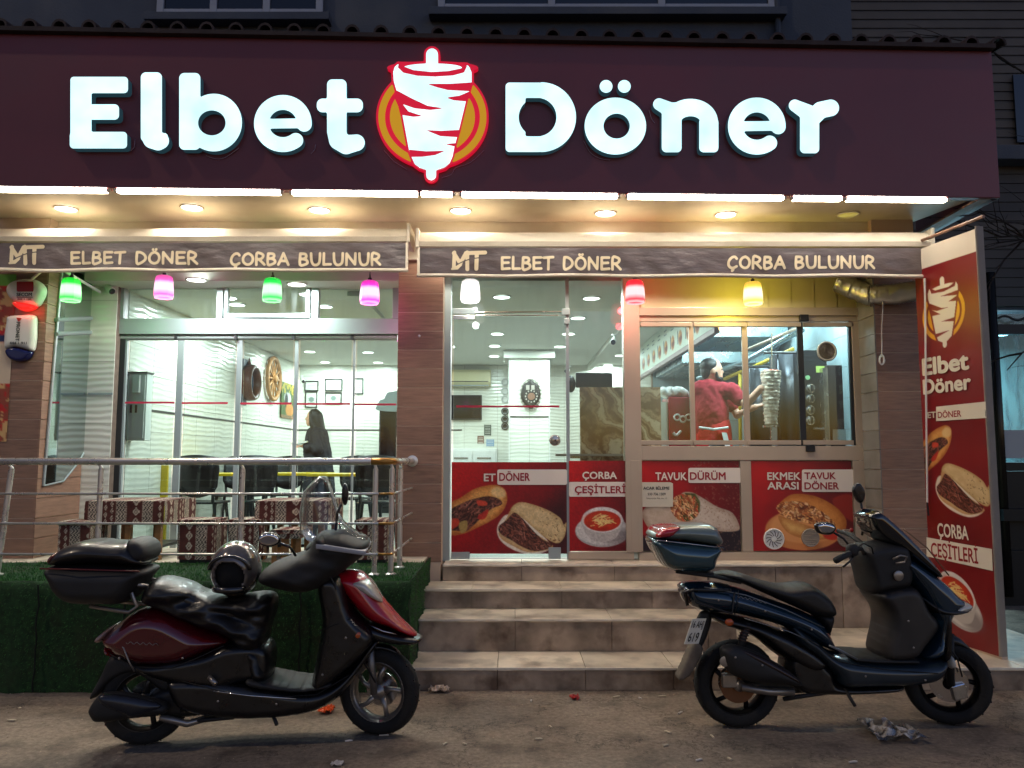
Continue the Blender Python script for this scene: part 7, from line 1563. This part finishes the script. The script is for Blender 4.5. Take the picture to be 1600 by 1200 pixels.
def red_scooter():
    s = Scooter('parked_scooter', 'maroon scooter with black top box and windscreen parked before the turf terrace', (226, 1162), (592, 1147), 'parked scooters'); P_ = s.panel
    Mr = pm('red_paint', C(170, 10, 30), .22, coat=1., var=.08); Mm = pm('maroon_paint', C(80, 8, 17), .22, coat=1., var=.1)
    s.wheel((228, 1100), .243, .055, 0, 5, pm('dark_alloy', C(70, 68, 66), .4, .7)); C_, ax, ty = s.wheel((593, 1081), .25, .052, math.radians(-22), 5, M_silver)
    for k in (-1, 1): MB().tube([s.q(579, 1000, k * .075), C_ + ax * k * .075 + Vector((0, 0, .0))], [.022, .02], 10).build('fork', pm('fork_grey', C(120, 116, 112), .4, .6), s.t, smooth=True)
    P_('front_mudguard', [(548, 1030), (566, 1012), (590, 1005), (615, 1010), (628, 1025), (606, 1016), (588, 1014), (566, 1022)], .07, 10, M_blk)
    P_('underbody', [(270, 1050), (330, 1046), (400, 1056), (430, 1060), (490, 1066), (540, 1046), (578, 1000), (597, 993), (566, 1042), (525, 1090), (470, 1111), (375, 1117), (300, 1106), (275, 1085)], .17, 18, M_blk)
    fb = P_('floorboard', [(395, 1048), (425, 1053), (480, 1062), (520, 1054), (516, 1064), (470, 1070), (400, 1062)], .19, 6, M_mat, edge=.8)
    s.tube('trim_line', [(345, 1066), (400, 1073), (470, 1078)], .004, M_chrome, .176)
    P_('leg_shield', [(498, 900), (536, 896), (556, 950), (590, 990), (545, 1042), (508, 1070), (489, 1066), (497, 1020), (505, 965)], .2, 16, M_blk)
    P_('front_fairing', [(520, 900), (540, 890), (569, 894), (597, 930), (626, 964), (653, 991), (634, 990), (605, 978), (578, 968), (556, 948), (538, 926)], .15, 22, Mr, power=.6)
    P_('headlight', [(543, 902), (573, 900), (590, 918), (601, 939), (586, 935), (558, 920)], .155, 10, M_clear)
    P_('nose_trim', [(569, 969), (613, 981), (658, 993), (654, 1002), (629, 1005), (584, 998), (572, 984)], .13, 10, M_blk); s.tube('trim_line', [(575, 969, .11), (600, 979, .13), (620, 984, .12)], .004, M_chrome)
    MB().ell(s.q(562, 982, .19), .024, .012, .024, 16, 10).build('indicator', M_orange, s.t, smooth=True)
    P_('rear_panel', [(166, 994), (185, 975), (221, 950), (265, 949), (317, 974), (366, 996), (318, 1020), (280, 1034), (225, 1034), (183, 1016)], .19, 26, Mm, power=.6)
    tl = P_('tail_light', [(158, 994), (166, 984), (186, 972), (180, 984), (168, 999)], .16, 6, pm('tail_lens', C(150, 120, 110), .15, coat=1.)); P_('tail_lens', [(172, 1001), (178, 1015), (190, 1022), (184, 1006)], .17, 5, pm('tail_red', C(110, 14, 18), .2, coat=1.), parent=tl)
    s.tube('trim_line', [(190, 985, .15), (212, 1000, .19), (220, 1020, .192), (228, 1036, .186)], .004, M_silver)
    s.tube('badge_script', [(216 + i * 2.1, 992 + 1.8 * math.sin(i * 1.4) + i * .12, .195) for i in range(24)], .0016, M_silver, n=5)
    P_('inner_body', [(225, 1028), (318, 1012), (366, 996), (424, 1000), (426, 1052), (380, 1062), (340, 1072), (276, 1062), (228, 1046)], .165, 16, M_blk)
    P_('rear_fender', [(181, 1020), (228, 1036), (280, 1062), (262, 1080), (215, 1050), (180, 1062), (158, 1084), (142, 1090), (160, 1054)], .07, 8, M_mat)
    P_('engine_case', [(262, 1068), (330, 1062), (352, 1080), (345, 1106), (300, 1118), (258, 1116), (215, 1112), (222, 1096)], .11, 12, pm('engine_grey', C(46, 44, 43), .5, .5, var=.3, vscale=20), off=-.02)
    for k in range(5): s.tube('cooling_fin', [(288 + k * 8, 1076, .1), (292 + k * 8, 1104, .1)], .008, M_mat)
    ex = P_('muffler', [(157, 1094), (168, 1078), (180, 1070), (214, 1070), (271, 1085), (270, 1102), (226, 1108), (172, 1114), (160, 1106)], .06, 16, M_mat, off=.15); P_('heat_shield', [(177, 1070), (214, 1071), (270, 1086), (232, 1104), (214, 1101), (180, 1086)], .03, 14, pm('shield_grey', C(52, 54, 60), .25, .6), off=.19, parent=ex); s.tube('exhaust_pipe', [(262, 1108, .14), (300, 1122, .1), (345, 1112, .06)], .02, M_silver)
    # seat under its loose black cover
    P_('seat', [(238, 930), (247, 907), (280, 906), (318, 920), (360, 932), (418, 928), (424, 950), (360, 972), (300, 962)], .15, 16, M_blk)
    P_('seat_cover', [(228, 935), (246, 902), (284, 905), (320, 921), (362, 930), (422, 924), (434, 945), (424, 980), (420, 1010), (428, 1050), (402, 1058), (384, 1020), (362, 992), (318, 976), (268, 954)], .19, 22, pm('plastic_sheet', C(13, 12, 13), .42, bump=.008, bscale=8, stretch=(1.5, 1, 3), coat=.12), wr=.3, step=2., smooth=6)
    s.tube('grab_rail', [(240, 912, .1), (218, 908, .12), (216, 918, .13), (228, 940, .14), (214, 950, .13), (152, 942, .1)], .012, M_silver); s.tube('grab_rail', [(240, 912, -.1), (218, 908, -.12), (216, 918, -.13), (228, 940, -.14), (214, 950, -.13), (152, 942, -.1)], .012, M_silver)
    bx = P_('top_box', [(87, 882), (140, 879), (236, 884), (231, 905), (208, 936), (168, 940), (124, 938), (102, 924), (90, 902)], .22, 22, M_mat, edge=.35, sm=3); P_('box_lid', [(92, 880), (100, 862), (116, 850), (146, 842), (186, 845), (214, 846), (228, 862), (236, 880), (160, 877)], .215, 24, pm('lid_black', C(24, 22, 22), .35, coat=.2), parent=bx, edge=.4); P_('back_pad', [(210, 842), (226, 839), (240, 848), (244, 862), (238, 874), (222, 877), (208, 868)], .17, 12, M_mat, parent=bx, edge=.5); s.tube('box_seam', [(88, 881, .2), (140, 881, .225), (236, 885, .2)], .004, pm('seam_red', C(96, 24, 20), .3), parent=bx)
    P_('box_reflector', [(90, 874), (96, 862), (104, 858), (101, 872), (95, 878)], .19, 5, pm('amber_lens', C(120, 50, 30), .2, coat=1.), parent=bx)
    # bar, muffs, screen, mirrors
    P_('handlebar_muff', [(411, 906), (425, 880), (481, 858), (500, 834), (536, 828), (572, 840), (577, 852), (566, 868), (538, 890), (508, 912), (470, 921)], .27, 24, pm('muff_fabric', C(15, 15, 16), .7, bump=.0008, bscale=120), edge=.3, wr=.08)
    s.panel('reflective_strip', [(503, 842), (540, 847), (576, 853), (575, 859), (540, 854), (503, 849)], .292, 3, pm('reflector_grey', C(150, 150, 154), .4), edge=.99, sm=0, step=1.5, smooth=0)
    P_('muff_cuff', [(499, 846), (498, 834), (506, 830), (516, 836), (518, 850), (508, 858)], .285, 6, M_mat)
    P_('dash_cover', [(478, 856), (492, 842), (520, 836), (516, 852), (490, 866)], .12, 10, M_blk)
    # windscreen: a curved clear shell
    pts = [(474, 832), (472, 800), (477, 768), (501, 744), (514, 752), (524, 782), (534, 812), (556, 830), (572, 838), (574, 850), (548, 856), (500, 852)]
    P_('windscreen', pts, .2, 60, glass_mat('scooter_screen', (.92, .93, .92), .8, .03, haze=.2, hazecol=(.5, .5, .48)), edge=.5, sm=4, step=2.5); s.tube('screen_edge', [(474, 830, .1), (472, 800, .1), (477, 768, .08), (501, 744, .04), (514, 752, .06), (524, 782, .1), (534, 812, .1), (556, 830, .1)], .003, pm('screen_rim', C(210, 208, 200), .2))
    for nm, c, rx, ry, stalk, ang in (('right', (542, 771, -.0), 5.5, 17, [(527, 826, .1), (530, 800, .12), (536, 786, .12)], .15), ('left', (433, 836, .25), 17, 11, [(470, 862, .2), (462, 848, .22), (448, 842, .25)], 0)):
        m = P_('mirror', arc(c[0], c[1], rx, 0, 342, 18, ry), .022, 5, M_blk, off=.25 if nm == 'left' else .12, sm=0, step=1.3, smooth=1)
        if nm == 'left': P_('mirror_glass', arc(c[0], c[1], rx - 2, 0, 342, 18, ry - 2), .008, 3, M_chrome, off=.268, sm=0, step=1.3, parent=m, smooth=0)
        s.tube('mirror_stalk', stalk, .008, M_blk)
    s.tube('kick_stand', [(430, 1106, .1), (440, 1118, .16)], .011, M_mat); s.tube('foot_peg', [(340, 1044, .19), (352, 1052, .22)], .014, M_silver); s.tube('lower_tube', [(285, 1122, .08), (330, 1116, .1), (372, 1112, .1)], .012, M_mat)
    Mg = pm('panel_gap', C(6, 6, 7), .7)
    s.tube('panel_gap', [(190, 1010, .178), (225, 1030, .172), (282, 1032, .17), (318, 1018, .172), (360, 999, .16)], .003, Mg, n=5); s.tube('panel_gap', [(505, 975, .2), (530, 965, .2), (556, 955, .19)], .003, Mg, n=5); s.tube('panel_gap', [(300, 1052, .168), (360, 1068, .172), (430, 1076, .174), (500, 1072, .172), (548, 1044, .16)], .003, Mg, n=5)
    for x, y, w in ((205, 1016, .186), (300, 1016, .186), (352, 1082, .172), (440, 1086, .174), (510, 1040, .202), (545, 985, .2)): MB().ell(s.q(x, y, w), .007, .004, .007, 10, 6).build('screw', M_silver, s.t, smooth=True)
    s.tube('brake_cable', [(500, 862, .1), (515, 880, .22), (528, 905, .2), (540, 960, .16), (560, 1010, .1), (588, 1060, .09)], .005, M_mat, n=6)
    # helmet resting on the seat
    h = thing('helmet', 'silver and black full face helmet resting on the maroon scooter\'s seat', 'helmet', s.q(370, 932)); sp = F / s.q(370, 900).y; c0 = s.q(370, 890, .02)
    Mh = pm('helmet_silver', C(98, 92, 88), .2, .3, coat=1., var=.35, vscale=14)
    R_ = 39 / sp; m = MB(); m.ell(c0 + Vector((0, 0, .01)), R_ * .96, R_ * 1.05, R_ * 1.08, 96, 64); vs = m.v
    d0 = (Vector((-.05, -1, -.22))).normalized(); me = m.mesh('shell'); bm = bmesh.new(); bm.from_mesh(me)
    for f in list(bm.faces):
        n = (f.calc_center_median() - c0).normalized(); sx, sz = n.x + .02, n.z
        if (n.y < -.2 and abs(sx) < .62 and -.78 < sz < .42 and (sx / .64) ** 2 + ((sz + .16) / .6) ** 2 < 1): bm.faces.remove(f)
    bmesh.ops.remove_doubles(bm, verts=bm.verts, dist=1e-4); bm.to_mesh(me); bm.free(); sh = link('shell', me, Mh, h, True); so = sh.modifiers.new('s', 'SOLIDIFY'); so.thickness = .018; so.offset = -1
    MB().ell(c0 + Vector((0, .012, .008)), R_ * .86, R_ * .9, R_ * .98, 24, 16).build('lining', pm('helmet_lining', C(9, 9, 10), .9), h, smooth=True)
    MB().tube([c0 + Vector((R_ * .62 * math.sin(a), -R_ * .99 * math.cos(a * .75), -R_ * .62 - .0)) for a in np.linspace(-1.1, 1.1, 12)], .02, 8).build('chin_bar', pm('helmet_black', C(22, 21, 21), .25, coat=1.), h, smooth=True)
    MB().tube([c0 + Vector((R_ * .78 * math.cos(a), -R_ * .72 - .02 * math.sin(a), R_ * .12 + R_ * .5 * math.sin(a))) for a in np.linspace(0, math.pi, 14)], .011, 8).build('visor_rim', MATS['helmet_black'], h, smooth=True)
red_scooter()
def blue_scooter():
    s = Scooter('parked_scooter', 'dark blue maxi scooter with blue top box parked in front of the steps', (1150, 1135), (1487, 1131), 'parked scooters'); P_ = s.panel
    Mb = pm('blue_paint', C(18, 46, 64), .2, .3, coat=1., var=.1, vscale=4); Md = pm('blue_dark_paint', C(30, 44, 54), .3, .2, coat=.5, var=.1)
    Mw = pm('black_alloy', C(26, 25, 25), .45, .6)
    Cr, axr, tyr = s.wheel((1150, 1067), .258, .062, 0, 5, Mw); Cf, axf, tyf = s.wheel((1480, 1062), .25, .055, math.radians(-18), 5, Mw)
    MB().lathe([(.04, .034), (.11, .034), (.11, .04), (.04, .04)], Cr, axr, 32).build('brake_disc', pm('rust_disc', C(120, 84, 60), .4, .7), tyr); MB().obox(Cr + axr * .06 + Vector((-.06, 0, .03)), (.045, 0, 0), (0, .025, 0), (0, 0, .04)).build('brake_caliper', M_silver, tyr, bev=.008); MB().lathe([(.035, .03), (.035, .075), (.02, .09)], Cr, axr, 18).build('axle_nut', M_silver, tyr, auto=40)
    MB().lathe([(.06, .034), (.11, .034), (.11, .039), (.06, .039)], Cf, axf, 32).build('brake_disc', M_steel, tyf); MB().obox(Cf + axf * .06 + Vector((.05, 0, -.04)), (.04, 0, .01), (0, .022, 0), (-.01, 0, .045)).build('brake_caliper', M_chrome, tyf, bev=.008)
    for k in (-1, 1): MB().tube([s.q(1470, 985, k * .09), Cf + axf * k * .085], [.026, .022], 10).build('fork', M_mat, s.t, smooth=True)
    P_('front_mudguard', [(1446, 1012), (1462, 992), (1486, 990), (1508, 1006), (1516, 1022), (1494, 1012), (1474, 1008), (1456, 1020)], .075, 10, M_blk)
    P_('swing_arm', [(1150, 1058), (1200, 1052), (1262, 1040), (1290, 1050), (1288, 1076), (1220, 1082), (1160, 1078)], .08, 10, pm('engine_dark', C(40, 38, 37), .5, .5, var=.3, vscale=20)); 
    for k in range(4): s.tube('cooling_fin', [(1240 + k * 9, 1046, .08), (1243 + k * 9, 1074, .08)], .008, M_mat)
    s.tube('axle_arm', [(1150, 1066, .1), (1190, 1072, .11), (1230, 1074, .1)], .024, M_silver)
    P_('lower_body', [(1225, 968), (1262, 990), (1290, 1013), (1335, 1022), (1405, 1025), (1462, 1022), (1466, 1035), (1450, 1058), (1412, 1066), (1350, 1068), (1306, 1068), (1290, 1048), (1262, 1020), (1235, 1000)], .18, 18, Md)
    P_('belly', [(1240, 1000), (1290, 1040), (1306, 1064), (1400, 1064), (1390, 1078), (1300, 1082), (1240, 1076), (1220, 1040)], .13, 12, M_blk)
    P_('tail_body', [(1062, 913), (1090, 907), (1135, 912), (1200, 934), (1260, 957), (1285, 978), (1302, 1010), (1318, 1022), (1276, 1006), (1216, 976), (1146, 957), (1101, 953), (1070, 941)], .17, 22, Mb, power=.6)
    P_('tail_lower', [(1110, 955), (1180, 968), (1250, 1000), (1285, 1030), (1262, 1046), (1215, 1024), (1170, 990), (1120, 972)], .15, 14, M_blk)
    tl = P_('tail_light', [(1062, 917), (1068, 915), (1074, 938), (1068, 938)], .14, 4, pm('tail_smoke', C(50, 20, 20), .15, coat=1.)); s.tube('grab_rail', [(1130, 916, .16), (1075, 915, .15), (1062, 920, .12), (1066, 940, .13)], .011, M_blk); s.tube('grab_rail', [(1072, 918, .165), (1076, 934, .168), (1130, 950, .178), (1134, 918, .174)], .006, M_mat)
    s.tube('trim_line', [(1090, 911, .15), (1150, 922, .178), (1210, 944, .178), (1270, 972, .17)], .003, pm('trim_grey', C(120, 124, 128), .3, .6)); s.tube('trim_line', [(1150, 958, .16), (1215, 977, .168), (1262, 998, .165)], .003, MATS['trim_grey'])
    s.tube('badge_script', [(1138 + i * 2., 924 + 1.7 * math.sin(i * 1.9) + i * .45, .18) for i in range(23)], .0015, M_silver, n=5)
    P_('seat', [(1114, 897), (1145, 892), (1186, 905), (1220, 912), (1256, 909), (1284, 926), (1297, 946), (1295, 960), (1270, 960), (1232, 944), (1196, 928), (1146, 906)], .16, 14, pm('seat_vinyl', C(22, 21, 20), .5, bump=.002, bscale=150))
    P_('seat_base', [(1270, 958), (1296, 958), (1292, 985), (1300, 1006), (1286, 985)], .12, 8, M_mat)
    # rack and box
    s.tube('rack', [(1050, 889, .1), (1110, 897, .1), (1150, 906, .1)], .012, M_mat); s.tube('rack', [(1050, 889, -.1), (1110, 897, -.1), (1150, 906, -.1)], .012, M_mat); P_('rack_plate', [(1046, 884), (1100, 889), (1112, 896), (1060, 893)], .12, 3, M_mat)
    Mbx = pm('box_blue', C(48, 80, 92), .25, .4, coat=1., var=.08); bx = P_('top_box', [(1014, 839), (1062, 843), (1118, 850), (1112, 872), (1105, 888), (1072, 890), (1040, 886), (1024, 868)], .2, 20, Mbx, edge=.45, sm=3)
    P_('box_lid', [(1015, 838), (1024, 825), (1053, 818), (1104, 818), (1117, 832), (1118, 849), (1062, 842)], .195, 18, pm('box_lid_grey', C(118, 130, 124), .3, .3, coat=.6), parent=bx, edge=.5, sm=3)
    P_('box_reflector', [(1016, 837), (1024, 822), (1040, 819), (1056, 819), (1046, 832), (1038, 837)], .202, 8, pm('red_lens', C(170, 16, 30), .15, coat=1.), parent=bx, edge=.6); s.tube('box_seam', [(1016, 839, .19), (1062, 844, .204), (1117, 851, .19)], .003, M_chrome, parent=bx); P_('box_latch', [(1116, 836), (1122, 838), (1121, 848), (1116, 848)], .05, 3, pm('latch_yellow', C(190, 176, 90), .4), parent=bx, off=.06)
    # plate and flap
    n0 = s.q(1079, 979, .02); Rr = (s.A * .45 + s.lat * .89).normalized()
    pl = P_('rear_hanger', [(1094, 956), (1112, 962), (1100, 1004), (1072, 1040), (1078, 1000)], .03, 6, M_mat)
    def plq(x, y, e=0.): return s.q(x, y, .11 + e)
    lp = MB().add([plq(*p) for p in ((1075, 961), (1096, 961), (1084, 999), (1062, 1000))] + [plq(*p, -.006) for p in ((1075, 961), (1096, 961), (1084, 999), (1062, 1000))], [(0, 1, 2, 3), (7, 6, 5, 4), (0, 4, 5, 1), (1, 5, 6, 2), (2, 6, 7, 3), (3, 7, 4, 0)]).build('number_plate', pm('plate_white', C(206, 204, 192), .4), s.t)
    R_ = (plq(1096, 961) - plq(1075, 961)); U_v = (plq(1075, 961) - plq(1062, 1000)); o_ = plq(1062, 1000)
    for tx, a, b, hh in (('16 AHJ', .08, .56, .36), ('619', .14, .1, .36)):
        me = text_mesh(tx, .01); co = np.array([v.co[:] for v in me.vertices]); mn, mx = co.min(0), co.max(0)
        for v, c in zip(me.vertices, co): v.co = o_ + R_ * (a + (.84 - (a - .08) * 2) * (c[0] - mn[0]) / (mx[0] - mn[0])) + U_v * (b + hh * (c[1] - mn[1]) / (mx[1] - mn[1])) + s.lat * (.003 + c[2] * .01)
        me.materials.clear(); link('lettering', me, pm('plate_ink', C(20, 20, 22), .5), lp)
    P_('mud_flap', [(1077, 1000), (1092, 1008), (1080, 1036), (1066, 1053), (1053, 1054), (1062, 1032)], .055, 3, pm('flap_dusty', C(96, 86, 74), .8, var=.3, vscale=12), off=.06, edge=.9)
    MB().ell(s.q(1127, 964, .16), .026, .014, .022, 16, 10).build('indicator', M_orange, s.t, smooth=True)
    s.tube('shock_absorber', [(1160, 968, .11), (1152, 985, .12), (1144, 1020, .12)], .022, M_mat); 
    for k in range(6): MB().torus(s.q(1158 - k * 1.6, 972 + k * 4.2, .115), s.q(1144, 1020) - s.q(1160, 968), .026, .004, 14, 5).build('spring_coil', pm('spring', C(90, 70, 60), .4, .6), s.t)
    ex = P_('muffler', [(1112, 1006), (1120, 998), (1136, 997), (1172, 1010), (1215, 1036), (1236, 1058), (1200, 1056), (1156, 1052), (1122, 1036)], .065, 18, M_mat, off=.17); P_('heat_shield', [(1140, 1002), (1174, 1014), (1218, 1040), (1230, 1054), (1190, 1036), (1158, 1018)], .03, 8, pm('shield_brown', C(56, 46, 44), .25, .6), off=.205, parent=ex); MB().lathe([(.026, 0), (.03, .01), (.016, .012)], s.q(1116, 1020, .2), s.lat, 14).build('tail_pipe', M_silver, ex)
    # front
    P_('leg_shield', [(1354, 921), (1412, 910), (1436, 945), (1452, 972), (1430, 1005), (1412, 1024), (1366, 1024), (1372, 975), (1370, 952)], .17, 14, pm('shield_dusty', C(38, 35, 33), .5, var=.3, vscale=6), edge=.25)
    P_('front_cowl', [(1387, 878), (1405, 864), (1460, 901), (1487, 927), (1505, 944), (1480, 958), (1468, 990), (1462, 1022), (1426, 1024), (1446, 976), (1420, 920)], .17, 22, Mb, power=.6)
    P_('cowl_fin', [(1412, 916), (1450, 940), (1505, 945), (1476, 957), (1440, 952)], .185, 8, M_blk); P_('headlight', [(1470, 940), (1494, 934), (1504, 945), (1480, 958), (1468, 955)], .16, 8, M_clear)
    P_('side_vent', [(1456, 950), (1464, 950), (1464, 1020), (1456, 1022)], .186, 4, M_blk); P_('fork_reflector', [(1463, 1022), (1470, 1016), (1476, 1032), (1468, 1038)], .09, 3, pm('white_reflector', C(200, 196, 184), .3), off=.06)
    P_('windscreen', [(1343, 806), (1352, 798), (1364, 797), (1400, 828), (1438, 868), (1462, 900), (1440, 892), (1400, 862), (1360, 836)], .15, 10, pm('smoked_screen', C(12, 13, 15), .1, coat=1.), edge=.4); s.tube('screen_edge', [(1398, 824, .1), (1430, 852, .13), (1462, 894, .14)], .004, pm('screen_rim2', C(120, 96, 76), .2))
    P_('cockpit', [(1334, 858), (1358, 846), (1400, 846), (1412, 872), (1410, 912), (1372, 922), (1350, 924), (1342, 898)], .16, 14, M_mat); MB().lathe([(.03, 0), (.03, .01), (.022, .014), (.0005, .014)], s.q(1381, 893, .17), s.lat, 18).build('ignition_lock', M_silver, s.t, auto=40); s.tube('cockpit_loop', [(1372, 868, .18), (1382, 862, .19), (1392, 864, .19), (1388, 872, .19), (1376, 874, .185)], .006, M_silver)
    s.tube('handlebar', [(1345, 866, .05), (1322, 852, .2), (1300, 849, .3), (1284, 853, .36)], .013, M_mat); s.tube('grip', [(1284, 854, .37), (1270, 858, .4), (1258, 862, .43)], .019, M_mat); s.tube('brake_lever', [(1298, 855, .33), (1284, 866, .37), (1274, 873, .38)], .006, M_blk); P_('switch_block', [(1286, 842), (1300, 842), (1300, 858), (1286, 858)], .03, 5, M_mat, off=.33)
    s.tube('handlebar', [(1352, 850, -.05), (1358, 842, -.25), (1352, 838, -.38)], .015, M_mat); MB().ell(s.q(1354, 833, -.2), .014, .014, .014, 10, 8).build('switch_red', pm('switch_red', C(150, 20, 20), .4), s.t, smooth=True)
    m = P_('mirror', [(1240, 812), (1252, 809), (1266, 812), (1270, 820), (1262, 828), (1246, 826), (1240, 820)], .02, 4, M_blk, off=.32, step=1.2, smooth=1); P_('mirror_glass', [(1242, 814), (1252, 811), (1265, 814), (1267, 820), (1260, 825), (1247, 824)], .01, 3, M_chrome, off=.335, step=1.2, parent=m, smooth=0); s.tube('mirror_stalk', [(1268, 824, .3), (1284, 834, .3), (1294, 846, .3)], .007, M_blk)
    P_('mirror', [(1355, 770), (1358, 759), (1367, 757), (1375, 772), (1371, 788), (1362, 786)], .02, 4, M_blk, off=-.2, step=1.2, smooth=1); s.tube('mirror_stalk', [(1368, 785, -.2), (1371, 800, -.2), (1371, 826, -.18), (1366, 840, -.16)], .008, M_blk)
    s.tube('floor_trim', [(1276, 998, .175), (1290, 1004, .185), (1318, 1019, .18)], .007, MATS['trim_grey']); s.tube('kick_stand', [(1308, 1068, .1), (1312, 1080, .14), (1316, 1090, .17)], .01, M_mat); s.tube('lower_tube', [(1216, 1086, .08), (1250, 1080, .09), (1290, 1074, .09)], .014, M_mat)
    Mg = MATS['panel_gap']
    s.tube('panel_gap', [(1140, 915, .172), (1138, 935, .18), (1134, 952, .17)], .003, Mg, n=5); s.tube('panel_gap', [(1240, 985, .17), (1290, 1022, .184), (1360, 1034, .185), (1440, 1040, .18)], .003, Mg, n=5); s.tube('panel_gap', [(1400, 880, .16), (1426, 916, .178), (1450, 962, .178), (1444, 1000, .176)], .003, Mg, n=5)
    for x, y, w in ((1110, 930, .172), (1180, 946, .178), (1250, 974, .176), (1330, 1044, .184), (1420, 1050, .184), (1392, 960, .204), (1400, 1000, .202), (1130, 1012, .238), (1170, 1024, .238)): MB().ell(s.q(x, y, w), .007, .004, .007, 10, 6).build('screw', M_silver, s.t, smooth=True)
    s.tube('brake_cable', [(1298, 852, .3), (1318, 842, .26), (1340, 850, .18), (1352, 872, .12)], .005, M_mat, n=6); s.tube('brake_cable', [(1462, 1000, .12), (1476, 1020, .13), (1488, 1050, .1)], .005, M_mat, n=6); s.tube('brake_cable', [(1220, 1060, .12), (1180, 1056, .14), (1152, 1050, .12)], .005, M_mat, n=6)
    P_('floor_mat', [(1318, 1018), (1366, 1020), (1412, 1022), (1412, 1028), (1330, 1026)], .17, 3, M_mat, edge=.8)
blue_scooter()
